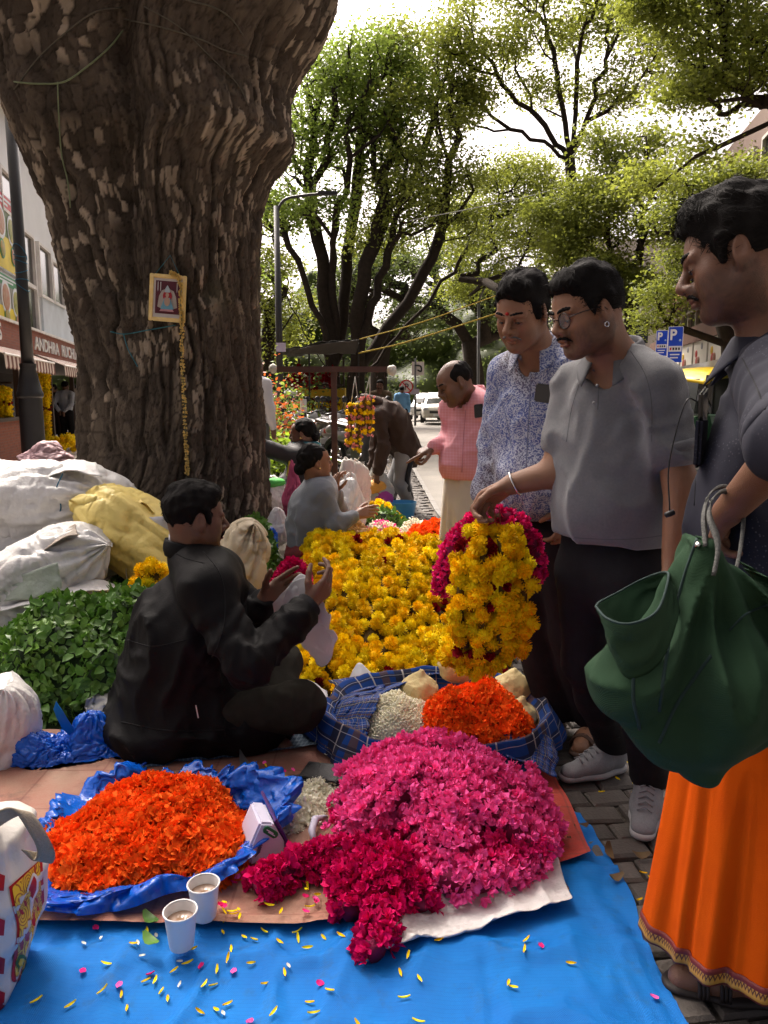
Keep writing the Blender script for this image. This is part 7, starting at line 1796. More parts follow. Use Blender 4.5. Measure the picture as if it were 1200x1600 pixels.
def _mat(nt,b):
 n=nt.nodes;L=nt.links;v=n.new('ShaderNodeTexCoord').outputs['Object'];s=n.new('ShaderNodeSeparateXYZ');L.new(v,s.inputs[0])
 a=_noise(nt,v,3.0,6,.7);f=_math(nt,'MULTIPLY_ADD',a,3.2,-1.2);f.node.use_clamp=True
 c=_mix(nt,f,(.27,.070,.042),(.27,.175,.115));
 fb=_noise(nt,v,210,3,.8);c=_mix(nt,_math(nt,'MULTIPLY',fb,.55),c,(.42,.25,.18));st=_math(nt,'GREATER_THAN',s.outputs[0],.40);c=_mix(nt,_math(nt,'MULTIPLY',st,.85),c,(.46,.035,.022));d=_noise(nt,v,9,6,.75);dd=_math(nt,'MULTIPLY_ADD',d,5,-2.6);dd.node.use_clamp=True;c=_mix(nt,_math(nt,'MULTIPLY',dd,.6),c,(.07,.045,.035))
 gx=_math(nt,'GREATER_THAN',_math(nt,'FRACT',_math(nt,'MULTIPLY',s.outputs[0],5.2)),.965);gy=_math(nt,'GREATER_THAN',_math(nt,'FRACT',_math(nt,'MULTIPLY',s.outputs[1],4.1)),.97)
 c=_mix(nt,_math(nt,'MULTIPLY',_math(nt,'ADD',gx,gy),.45),c,(.16,.045,.03))
 L.new(c,b.inputs['Base Color']);b.inputs['Roughness'].default_value=.8;bp=n.new('ShaderNodeBump');bp.inputs['Strength'].default_value=.4;bp.inputs['Distance'].default_value=.004;L.new(_noise(nt,v,130,4),bp.inputs['Height']);L.new(bp.outputs[0],b.inputs['Normal'])
stripmat('faded_mat',_mat)
def matfn(U,V):
 x=-1.35+1.935*U;y0=np.interp(x,[-1.35,-.12,.05,.585],[1.672,1.675,1.70,1.96])+.008*vnoise(np.stack([x*9,x*0,x*0],1),3.0);y=y0+(2.75-y0)*V;x=x+.012*vnoise(np.stack([y*7,y*0,y*0],1),5.0)*(U>.9)
 return np.stack([x,y,.027+wr(x,y,3,13.0,.004)+wr(x,y,9,19.0,.002)+.005*(V<.03)+.012*np.clip((U-.93)*14,0,1)*vnoise(np.stack([y*8,x*4,x*0],1),8.0)],1)
props(gridmesh('mat',matfn,130,80,None,MATS['faded_mat']),'worn terracotta coloured mat lying on the blue tarpaulin','mat')
def plaid(name,base,lines,rough=.85,mode=0):
 """lines: (axis, frequency, lo, hi, colour, strength)"""
 def f(nt,b):
  n=nt.nodes;L=nt.links;u=n.new('ShaderNodeUVMap');s=n.new('ShaderNodeSeparateXYZ');L.new(u.outputs[0],s.inputs[0]);c=base
  nz=_noise(nt,n.new('ShaderNodeTexCoord').outputs['Object'],30,3);c=_mix(nt,nz,base,tuple(x*.7 for x in base))
  for ax,fr,lo,hi,col,st in lines:
   q=_math(nt,'FRACT',_math(nt,'MULTIPLY',s.outputs[ax],fr));k=_math(nt,'MULTIPLY',_math(nt,'MULTIPLY',_math(nt,'GREATER_THAN',q,lo),_math(nt,'LESS_THAN',q,hi)),st);c=_mix(nt,k,c,col)
  L.new(c,b.inputs['Base Color']);b.inputs['Roughness'].default_value=rough;b.inputs['Specular IOR Level'].default_value=.25
 return stripmat(name,f)
PLAID=plaid('blue_plaid',(.008,.055,.26),[(0,7,.0,.22,(.016,.018,.035),.9),(0,7,.30,.40,(.10,.055,.035),.8),(1,5,.0,.2,(.016,.018,.035),.7),(1,5,.45,.52,(.12,.07,.05),.7),(0,7,.10,.12,(.42,.40,.38),.9),(0,7,.50,.52,(.42,.40,.38),.9),(0,7,.70,.715,(.42,.40,.38),.8),(1,5,.10,.12,(.40,.40,.42),.9),(1,5,.70,.72,(.40,.40,.42),.8)])
CHECK=plaid('grey_check',(.10,.15,.20),[(0,46,.0,.25,(.035,.06,.10),.8),(1,14,.0,.25,(.035,.06,.10),.7),(0,46,.5,.62,(.25,.30,.34),.6),(1,14,.5,.62,(.25,.30,.34),.6)])
quad_sheet('cloth','grey blue checked cloth that the seated seller sits on','cloth',gp(215,1214)[:2],gp(520,1180)[:2],(-.02,3.0),(-1.15,3.0),CHECK,lambda x,y,u,v:.034+wr(x,y,6,23.0,.014)+wr(x,y,15,29.0,.005),(90,50),edge=.015)
# white plastic sheet under the pink heap
def white_sheet():
 c00,c10,c11,c01=gp(592,1496,.05),gp(908,1412,.05),gp(830,1190,.05),gp(560,1225)
 def fn(U,V):
  p=(c00*(1-U)[:,None]+c10*U[:,None])*(1-V)[:,None]+(c01*(1-U)[:,None]+c11*U[:,None])*V[:,None]
  e=np.minimum(np.minimum(U,1-U),V);e=np.where(U<.1,np.minimum(e,1),e);lift=np.clip(1-e/.085,0,1)
  z=.036+.026*lift**1.2*(.6+.5*vnoise(np.stack([U*6,V*6,U*0],1),3.0))+wr(p[:,0],p[:,1],11,31.0,.012)+wr(p[:,0],p[:,1],24,33.0,.004)
  q=p[:,:2]+(p[:,:2]-A(.2,2.05)[None])*(-.10*np.clip(1-e/.03,0,1))[:,None];z=z-.022*np.clip(1-e/.03,0,1)
  return np.stack([q[:,0],q[:,1],z],1)
 o=gridmesh('plastic_sheet',fn,110,90,None,pmat('sack_white',(.70,.69,.68),(.60,.58,.56),5,.45,.5,70,.4,dirt=(.40,.31,.26),dirt_scale=4,dirt_amt=.4));props(o,'white woven plastic sheet with curled rim under the pink flower heap','plastic sheet')
white_sheet()
# crumpled bags by implicit surface
def blob(name,label,cat,prims,mat,res=.014,amp=.03,f=9,k=.06,seed=0.0,lo=None,hi=None,group=None,sharp=1.0,relax=1,floor=.0,lf=2.5,parent=None):
 cs=lo,hi
 def d(P):return amp*crumple(P*f+.6*vnoise(P*f*.5,seed)[:,None],seed,3)*sharp+amp*.7*vnoise(P*lf,seed+40)
 pr=list(prims)+[half((0,0,floor+.004),A(0,0,1),.006)]
 o=sdf_mesh(name,pr,lo,hi,res,k,d,amp*1.6,parent=parent,mat=mat,relax=relax)
 if label:props(o,label,cat,group)
 return o
def crumpled(name,label,cat,c,rad,mat,seed,planes=40,dent=.10,soft=.05,R=None,n=(120,76),floor=None,lump=.10,f=3.0,neck=None,parent=None):
 """film or sack: facets of many planes, dented, squashed on the floor"""
 r_=np.random.default_rng(int(seed*10));nn=r_.normal(0,1,(planes,3));nn/=np.linalg.norm(nn,axis=1)[:,None];dd=r_.uniform(.72,1.06,planes)
 def fn(U,V):
  a=U*2*math.pi;e=(V-.5)*math.pi;d=np.stack([np.cos(e)*np.cos(a),np.cos(e)*np.sin(a),np.sin(e)],1);q=d@nn.T;inv=np.maximum(q,.02)/dd
  r=1/(np.log(np.exp(inv/soft).sum(1))*soft);w=d+.25*np.stack([vnoise(d*1.7,seed),vnoise(d*1.7,seed+5),vnoise(d*1.7,seed+9)],1)
  r=r*(1+lump*vnoise(d*1.4,seed+2))-dent*np.maximum(1-np.abs(vnoise(w*f,seed+3))*4.5,0)-dent*.6*np.maximum(1-np.abs(vnoise(w*f*2.1,seed+4))*4.5,0)+dent*.25*vnoise(w*f*5,seed)
  p=d*r[:,None]*A(*rad)
  if neck is not None:g=np.exp(-((d@nrm(neck[0]))-1)**2/.06);p=p+g[:,None]*A(*neck[0])*neck[1]
  if R is not None:p=p@R.T
  p=p+A(*c)
  if floor is not None:p[:,2]=np.where(p[:,2]<floor,floor+.15*(p[:,2]-floor)*0,p[:,2])
  return p
 o=gridmesh(name,fn,n[0],n[1],parent,mat)
 if label:props(o,label,cat)
 return o
def pillow(name,label,cat,c,R,L_,W_,H_,mat,seed,n=(110,84),pinch=(1,1),parent=None,wrn=.036,floor=0.0):
 """stuffed sack: length along R x axis, seams or gathered mouth at the ends"""
 def fn(U,V):
  u=2*U-1;a=V*2*math.pi;k=np.where(u<0,pinch[0],pinch[1]);w=W_*(1-.16*np.abs(u)**3-(1-k)*.0)*np.where(u<0,1,1);g=(1-np.abs(u)**3.2)
  h=H_*np.maximum(g,0)**.62+.010*(1-np.abs(u)**9)+.0006;w=w*(1-(1-k)*np.abs(u)**2.5*.75)
  ca,sa=np.cos(a),np.sin(a);y=w*np.sign(ca)*np.abs(ca)**.85;z=h*np.sign(sa)*np.abs(sa)**.9;x=L_*u
  q=np.stack([x,y,z],1);m=1+.10*vnoise(q*4.5,seed)+.06*vnoise(q*9,seed+1)
  e=np.abs(u)**2.2;cr=np.maximum(1-np.abs(vnoise(np.stack([ca*4.2+seed,sa*4.2,u*.9],1),seed+2))*3.4,0);c2=np.maximum(1-np.abs(vnoise(q*np.array([4,11,11.0])+.6*vnoise(q*5,seed+7)[:,None],seed+3))*5,0);c3=np.maximum(1-np.abs(vnoise(q*15+vnoise(q*6,seed+8)[:,None],seed+4))*5,0)
  d=-wrn*(.35+1.3*e)*cr-wrn*.6*c2-wrn*.28*c3
  N=np.stack([u*0,ca,sa],1);p=q*m[:,None]+N*d[:,None]*np.clip(h/.06,.3,1)[:,None];p[:,2]+=.05*L_*np.abs(u)**2*vnoise(np.stack([a*0+u*2,y*5,a*0],1),seed+6)
  p=p@np.asarray(R).T+A(*c);p[:,2]=np.maximum(p[:,2],floor+.004);return p
 o=gridmesh(name,fn,n[0],n[1],parent,mat)
 if label:props(o,label,cat)
 return o
SACK=pmat('sack_weave',(.70,.69,.67),(.62,.60,.57),4,.45,.5,60,.45,dirt=(.33,.27,.2),dirt_scale=2.2,dirt_amt=.5)
SACKG=pmat('sack_green',(.50,.54,.46),(.36,.42,.33),4,.4,.5,60,.5,dirt=(.2,.26,.14),dirt_scale=3,dirt_amt=.5)
SACKY=pmat('sack_yellow',(.84,.68,.22),(.76,.58,.16),4,.5,.5,60,.4)
def Bx(c,rx):c=A(*c);r=A(*rx);return c-r-.06,c+r+.06
c=at(85,778,4.6);lo,hi=Bx(c,(.55,.4,.34));lo[2]=0
sk1=pillow('sack','big white woven sack lying at the foot of the lamp post','sack',c+A(-.20,0,-.02),rotz(-.12)@roty(-.02),.66,.40,.25,SACK,3.0,(130,96),(1,.8))
pillow('sack','lower white sack lying half hidden under the big sack','sack',c+A(-.15,.05,-.30),rotz(.1),.62,.40,.22,SACK,5.0)
m=MB();m.tube(spline([at(0,760,4.28),at(18,790,4.27),at(40,815,4.28),at(62,832,4.33)],12),.012,6);m.build('strap',pmat('dark_strap',(.03,.03,.03),None,8,.7),sk1,True)
for q,pts in(('blue',[(98,740,4.25),(88,765,4.25),(95,790,4.25),(92,805,4.25)]),):
 m=MB();m.tube(spline([at(*p)for p in pts],16),.004,5);m.build('thread',MATS['blue_cord'],sk1,True)
def flap(name,label,cat,pts,mat,parent=None,n=(26,12),amp=.012,seed=0.0,thick=.004,f=9):
 """loose sheet: pts = two rails of 3-D points"""
 r0=spline(pts[0],60);r1=spline(pts[1],60)
 def fn(U,V):
  a=np.stack([np.interp(U,np.linspace(0,1,60),r0[:,k])for k in range(3)],1);b=np.stack([np.interp(U,np.linspace(0,1,60),r1[:,k])for k in range(3)],1)
  p=a*(1-V)[:,None]+b*V[:,None];w=amp*crumple(p*f,seed,3)*2;return p+np.stack([w,-w,w],1)*.8
 o=gridmesh(name,fn,n[0],n[1],parent,mat,thick=thick)
 if label:props(o,label,cat)
 return o
flap('open_mouth',None,None,([at(0,735,4.7),at(60,738,4.6),at(110,718,4.55),at(150,722,4.5)],[at(0,762,4.25),at(50,752,4.3),at(105,735,4.3),at(160,745,4.3)]),SACK,sk1,seed=4.0)
c=at(78,888,3.9);lo,hi=Bx(c,(.42,.34,.28));lo[2]=0
sk2=pillow('sack','white and greenish woven sack leaning open in front of the big sack','sack',c+A(-.06,0,-.04),rotz(.2)@roty(-.42),.40,.30,.20,SACK,9.0,(120,90),(1,.7))
pillow('sack','lowest white sack lying flat behind the leaf heap','sack',c+A(-.22,.05,-.20),rotz(-.2),.45,.30,.17,SACK,8.1)
flap('green_panel',None,None,([at(0,905,3.66),at(40,895,3.62),at(90,878,3.62)],[at(0,940,3.6),at(50,935,3.58),at(98,918,3.60)]),SACKG,sk2,seed=6.0,amp=.008)
flap('open_mouth',None,None,([at(55,868,3.85),at(85,835,3.9),at(118,818,3.9)],[at(70,858,3.7),at(100,840,3.7),at(122,836,3.72)]),pmat('sack_inside',(.36,.30,.24),None,5,.7),sk2,seed=7.0)
flap('cloth','flat white plastic sheet lying over the leaf heap','plastic sheet',([at(0,955,3.55),at(80,938,3.55),at(150,922,3.6),at(200,925,3.7)],[at(0,925,3.75),at(80,915,3.8),at(140,905,3.8),at(195,915,3.85)]),SACK,seed=12.0)
flap('cloth','folded yellow sack cloth above the leaf heap','cloth',([at(110,948,3.5),at(150,938,3.5),at(188,940,3.55)],[at(120,935,3.7),at(155,925,3.7),at(192,922,3.7)]),SACKY,seed=13.0)
c=at(222,832,4.35);lo,hi=Bx(c,(.34,.3,.32));lo[2]=0
sk3=pillow('sack','yellow woven sack with white printed panel beside the seated seller','sack',c+A(.0,-.03,-.02),rotz(-.15)@roty(.58),.39,.29,.22,SACKY,15.7,(120,90),(.55,1))
flap('white_panel',None,None,([at(232,808,4.155),at(262,806,4.13),at(300,802,4.2)],[at(205,868,4.175),at(240,880,4.14),at(290,885,4.2)]),pmat('print_white_panel',(.66,.66,.70),None,5,.5,.4,60),sk3,seed=16.0,amp=.006)
flap('open_mouth',None,None,([at(202,800,4.3),at(212,772,4.33),at(235,795,4.3)],[at(208,805,4.18),at(222,785,4.2),at(242,803,4.2)]),SACKY,sk3,seed=17.0,amp=.006)
m=MB();m.tube(spline([at(200,862,4.1),at(197,890,4.08),at(198,910,4.05),at(190,922,4.0)],14),.003,5);m.build('thread',pmat('pale_thread',(.5,.45,.35),None,8,.8),sk3,True)
c=at(370,868,3.75);lo,hi=Bx(c,(.18,.18,.22));lo[2]=0
pillow('sack','cream sack standing behind the face of the seated seller','sack',c+A(0,0,-.10),rotz(.3)@roty(-1.25),.27,.15,.13,pmat('sack_cream',(.56,.47,.32),(.48,.4,.27),5,.5,.4,60),19.0,(90,70),(1,.6))
c=at(-6,1150,2.55);lo,hi=Bx(c,(.15,.2,.24));lo[2]=.02
pillow('sack','white sack cut off by the left edge beside the blue bags','sack',c+A(-.02,0,-.05),rotz(.3)@roty(-1.3),.25,.16,.14,SACK,21.0,(100,80),(1,.7),None,.018,.02)
# blue plastic bags
for i,(u,v,Y,r,lab,sd)in enumerate(((62,1185,2.52,.105,'crumpled blue plastic bag nearest the left edge',3.0),(150,1165,2.60,.115,'knotted blue plastic bag next to the seated seller',7.0))):
 c=at(u,v,Y);o=crumpled('plastic_bag',lab,'plastic bag',c,(r*1.25,r*1.05,r*.92),BLUEP,sd,46,.10,.018,None,(150,100),.032,.12,3.4,((-.2,0,1),.05)if i else None)
 for k in range(2):crumpled('fold',None,None,c+(A(-.085,.02,-.01),A(.11,.0,-.03))[k]*(1 if i else.8),(r*.85,r*.8,r*.62),BLUEP,sd+3.3+k,40,.12,.018,None,(104,64),.032,.12,3.6,None,o)
 if i:flap('bag_handle',None,None,([at(88,1095,2.56),at(98,1112,2.55),at(108,1130,2.56),at(118,1142,2.57)],[at(84,1108,2.56),at(90,1125,2.55),at(98,1140,2.56),at(108,1150,2.57)]),pmat('blue_film',(.01,.20,.58),None,5,.3,.3,30,trans=.4),o,amp=.004,thick=.001)
flap('plastic_bag','flat blue plastic bag lying beside the checked cloth','plastic bag',([at(150,1222,2.40),at(190,1212,2.40),at(232,1200,2.42)],[at(150,1180,2.62),at(190,1172,2.62),at(228,1172,2.6)]),BLUEP,amp=.022,seed=24.0,n=(40,30),f=14,thick=.002)
flap('plastic_bag','clear milky plastic bag between the blue bag and the black jacket','plastic bag',([at(140,1148,2.72),at(160,1150,2.70),at(186,1146,2.72)],[at(135,1092,2.80),at(158,1082,2.82),at(188,1085,2.84)]),CLEARP,amp=.022,seed=26.0,n=(30,24),f=15,thick=.002)
flap('plastic_scrap','torn scrap of light blue plastic film by the black jacket','plastic',([at(150,1135,2.62),at(162,1140,2.62),at(180,1145,2.62)],[at(150,1112,2.64),at(160,1115,2.64),at(176,1138,2.64)]),MATS['blue_film'],amp=.006,seed=27.0,n=(14,8),thick=.001)
def bag_bowl():
 cx,cy=-.66,2.03;base=lambda a:.335+.035*np.sin(3*a+1)+.02*np.sin(5*a)
 def fn(U,V):
  a=U*2*math.pi;q=np.stack([np.cos(a)*2.2,np.sin(a)*2.2,V*1.6],1);n=crumple(q*2.6,5.0,4)*1.6;back=np.clip(np.sin(a),0,1)
  r=base(a)*(.62+.48*V)*(1+.10*n)*np.where(np.sin(a)>0,.93,.97);rim=.055+.045*vnoise(q*1.6,8.0)+.045*np.clip(np.cos(a-.5),0,1)**3
  z=.034+rim*np.clip((V-.28)/.55,0,1)**1.1-.03*np.clip((V-.86)/.14,0,1)**1.3+.028*n*np.clip(V-.2,0,1)
  return np.stack([cx+r*1.06*np.cos(a),cy+r*.96*np.sin(a),np.maximum(z,.032)],1)
 props(gridmesh('plastic_bag',fn,200,44,None,BLUEP),'open blue plastic bag spread under the orange flower heap','plastic bag')
 flap('plastic_bag','crumpled blue plastic strip behind the orange flower heap','plastic bag',([at(40,1262,2.28),at(90,1245,2.30),at(150,1235,2.32)],[at(48,1228,2.4),at(100,1218,2.42),at(168,1215,2.42)]),BLUEP,amp=.022,seed=33.0,n=(40,26),f=15,thick=.002)
bag_bowl()
# paper cups
def cup(label,u,v,top):
 c=gp(u,v,.030);t=thing('paper_cup',label,'cup',c,'paper cups of coffee');wh=pmat('cup_white',(.74,.73,.71),(.70,.69,.68),8,.5);h=.088
 m=MB();m.lathe(c,[(.0265,.004),(.0275,.0),(.0295,.012),(.0365,h*.9),(.0375,h),(.0365,h),(.0355,h*.93),(.0310,h*.45),(.0302,h*.30)],40);m.build('cup_wall',wh,t,'auto')
 m=MB();m.lathe(c,[(.0375,h-.002),(.0400,h-.001),(.0405,h+.002),(.0385,h+.004),(.0365,h+.002)],40,cap=False);m.build('rim',wh,t,True)
 m=MB();m.lathe(c,[(.0003,h*.74),(.0342,h*.74),(.0350,h*.765)],32,cap=False);m.build('coffee',pmat('milky_coffee',(.27,.165,.10),(.23,.14,.085),30,.18,spec=.5),t,True)
cup('white paper cup of milky coffee standing nearest, on the blue tarpaulin',284,1477,1415);cup('white paper cup of milky coffee behind, on the terracotta mat',320,1432,1372)
# scale, wallet, petals etc.
def scale():
 o=gp(408,1330,.03);t=thing('weighing_scale','white electronic weighing scale with green label and tilted steel tray','scale',o);R=rotz(RAD(22));L=lambda x,y,z:o+R@A(x,y,z)
 wh=pmat('scale_white',(.62,.58,.70),(.55,.55,.68),4,.35);pu=pmat('scale_purple',(.075,.025,.16),None,4,.4)
 m=MB();m.prism([(-.045,0),(.055,0),(.055,.045),(.025,.110),(-.012,.120),(-.040,.06)],L(0,-.055,0),R@A(1,0,0),A(0,0,1),R@A(0,1,0),.12);m.build('body',wh,t,False,.006)
 m=MB();m.prism([(.058,.0),(.066,.0),(.066,.048),(.034,.118),(.028,.112),(.058,.045)],L(0,-.05,0),R@A(1,0,0),A(0,0,1),R@A(0,1,0),.17);m.build('purple_edge',pu,t,False,.002)
 m=MB();Rl=R;c=L(.015,-.0575,.088)
 m.prism([(-.024,-.004),(-.018,-.010),(.018,-.010),(.024,-.004),(.024,.004),(.018,.010),(-.018,.010),(-.024,.004)],c,nrm(R@A(.75,0,-.66)),nrm(R@A(.66,0,.75)),R@A(0,-1,0),.003);m.build('label',pmat('label_green',(.01,.16,.055),None,4,.4),t)
 for k in range(2):m=MB();m.box(c+R@A(.004*k-.002,-.0045,.004-.008*k),(.012,.0006,.0012),R@roty(.72));m.build('label_text',wh,t)
 for k in range(5):m=MB();m.box(L(-.022+.002*k,-.0565,.030+.006*k),(.010,.0008,.0010),R@roty(-.7));m.build('text_line',pmat('scale_text',(.12,.12,.2),None,4,.5),t)
 m=MB();a=at(375,1207,2.36);b=L(.064,-.01,.02);d=nrm(b-a);w=nrm(R@A(0.15,1,.10));n_=np.cross(d,w)
 m.prism([(0,0),(np.linalg.norm(b-a),0),(np.linalg.norm(b-a),.17),(.02,.17)],a,d,w,n_,.004);m.build('tray',pmat('steel',(.32,.31,.32),None,20,.3,metal=.9),t,False,.001)
scale()
def wallet():
 c=gp(518,1212,.045);t=thing('wallet','black leather wallet with clasp lying by the jasmine flowers','wallet',c);R=rotz(RAD(-14));m=MB();m.box(c,(.098,.055,.011),R);m.build('body',pmat('black_leather',(.014,.014,.016),None,20,.42,.3,200,.5),t,False,.007)
 m=MB();m.box(c+R@A(.0,0,.0125),(.099,.054,.002),R);m.build('flap',MATS['black_leather'],t,False,.002);m=MB();m.box(c+R@A(.02,-.04,.0155),(.016,.028,.003),R);m.build('clasp',MATS['black_leather'],t,False,.003)
 flap('plastic_scrap','crumpled clear plastic lying on the black wallet','plastic',([at(540,1196,2.50),at(560,1200,2.48),at(580,1205,2.46)],[at(545,1180,2.56),at(562,1182,2.56),at(582,1188,2.54)]),CLEARP,amp=.008,seed=43.0,n=(16,10),thick=.001)
wallet()
def knife():
 m=MB();m.box(gp(425,1222,.04),(.030,.006,.005),rotz(.25));t=thing('knife','small knife with orange handle by the jasmine flowers','knife',gp(425,1222));m.build('handle',pmat('orange_plastic',(.75,.13,.01),None,5,.4),t,False,.003);m=MB();m.box(gp(452,1213,.04),(.035,.004,.0012),rotz(.25));m.build('blade',MATS['steel'],t)
 m=MB();m.tube([gp(492,1320,.035),gp(487,1298,.060),gp(492,1280,.066),gp(510,1276,.045)],[.006,.011,.011,.006],10);props(m.build('ribbon_spool',pmat('lilac_ribbon',(.52,.50,.62),None,8,.5),None,True),'pale lilac ribbon loop between the jasmine and the pink flowers','ribbon')
knife()
def petals():
 r_=np.random.default_rng(201)
 def pm(name,mat,L_,W_,bend):
  V=[];n=5
  for i in range(n):s=i/(n-1);w=W_*math.sin(math.pi*(.12+.80*s));z=bend*(s-.5)**2*L_+.002;V+=[(L_*(s-.5),-w/2,z+.003),(L_*(s-.5),0,z),(L_*(s-.5),w/2,z+.003)]
  F=[]
  for i in range(n-1):
   for j in range(2):F.append((i*3+j,i*3+j+1,i*3+j+4,i*3+j+3))
  me=bpy.data.meshes.new(name);me.from_pydata(V,[],F);me.materials.append(mat);me.polygons.foreach_set('use_smooth',np.ones(len(me.polygons),dtype=bool));return me
 yl=[pm('petal',YEL[i%3],.021+.003*i,.0070,.22+.12*i)for i in range(3)];pk=[pm('petal',PK[i],.019,.015,.4)for i in range(3)];wh=[pm('petal',BUD[1],.014,.008,.3)]
 def put(me,x,y,z,lab,grp):
  o=bpy.data.objects.new('petal',me);COL.objects.link(o);o.matrix_basis=Matrix.Translation((x,y,z))@Matrix.Rotation(r_.uniform(0,6.28),4,'Z')@Matrix.Rotation(r_.normal(0,.25),4,'X')@Matrix.Rotation(r_.normal(0,.2),4,'Y');props(o,lab,'petal',grp)
 zt=lambda x,y:max(.004,float(tz(np.array([x]),np.array([y]))[0]))+.003
 hot=[(450,1455),(440,1470),(455,1462),(410,1470),(300,1500),(275,1510),(250,1515),(350,1490),(365,1470),(395,1450),(420,1448),(380,1500),(200,1490),(210,1522),(165,1512),(345,1505),(310,1540),(290,1580),(340,1578),(270,1548),(70,1570),(100,1568),(195,1545),(155,1555),(415,1535),(440,1590),(500,1580),(640,1530),(625,1560),(560,1590),(660,1590),(790,1540),(800,1548),(845,1478),(815,1488),(620,1500),(655,1525),(690,1482),(522,1550),(490,1565),(570,1500),(450,1520),(205,1565),(350,1560),(330,1530),(260,1535),(480,1475),(510,1460),(530,1470),(340,1450),(360,1438),(300,1470),(225,1450),(880,1500)]
 for u,v in hot:
  u+=r_.normal(0,8);v+=r_.normal(0,5);p=gp(u,v,.02);put(yl[r_.integers(0,3)],p[0],p[1],zt(p[0],p[1]),'yellow marigold petal lying on the blue tarpaulin','yellow petals on the tarpaulin')
 for u,v,k in((186,1538,0),(315,1508,1),(390,1590,0),(1022,1556,0),(365,1512,0),(128,1516,1),(150,1447,1),(235,1516,2),(500,1532,1),(845,1486,1)):p=gp(u,v,.02);put(pk[k],p[0],p[1],zt(p[0],p[1]),'pink petal lying on the blue tarpaulin','pink petals on the tarpaulin')
 for u,v in((158,1463),(215,1475),(222,1490),(130,1474),(245,1460),(280,1497),(282,1531),(348,1577),(450,1508)):p=gp(u,v,.02);put(wh[0],p[0],p[1],zt(p[0],p[1]),'white petal lying on the blue tarpaulin','white petals on the tarpaulin')
 for i in range(46):
  u,v=r_.uniform(340,520),r_.uniform(1350,1440);
  if v<1440-(u-340)*.05:p=gp(u,v,.035);k=r_.integers(0,6);put((yl+pk)[k],p[0],p[1],.040,('yellow' if k<3 else 'pink')+' petal lying on the terracotta mat',('yellow' if k<3 else 'pink')+' petals on the mat')
 for i in range(24):p=gp(r_.uniform(385,560),r_.uniform(1185,1240),.03);k=r_.integers(0,7);put((yl+pk+wh)[k],p[0],p[1],.042,('yellow' if k<3 else 'pink' if k<6 else 'white')+' petal lying near the black wallet','petals near the wallet')
 for i in range(75):
  y=r_.uniform(1.6,3.6);x=r_.uniform(.62,.95)+.1*(y-1.6);put(yl[r_.integers(0,3)],x,y,.012,'yellow petal fallen between the paving bricks','yellow petals on the bricks')
 lf=pmat('dry_leaf',(.10,.06,.03),(.16,.11,.04),10,.7);dm=pm('fallen_leaf',lf,.05,.026,1.2)
 for u,v in((950,1338),(880,1395),(905,1300),(1000,1345),(960,1380),(890,1330)):p=gp(u,v);put(dm,p[0],p[1],.012,'dry brown leaf lying on the paving bricks','dry leaves on the bricks')
 gm=pm('fallen_leaf',LEAF[0],.06,.03,.8)
 for u,v,lab in((235,1445,'single green leaf lying between the cups and the blue bag'),(235,1479,'dull green leaf lying left of the nearer cup')):p=gp(u,v,.03);o=bpy.data.objects.new('fallen_leaf',gm);COL.objects.link(o);o.location=(p[0],p[1],.04);o.rotation_euler=(.1,0,2.4);props(o,lab,'leaf')
petals()
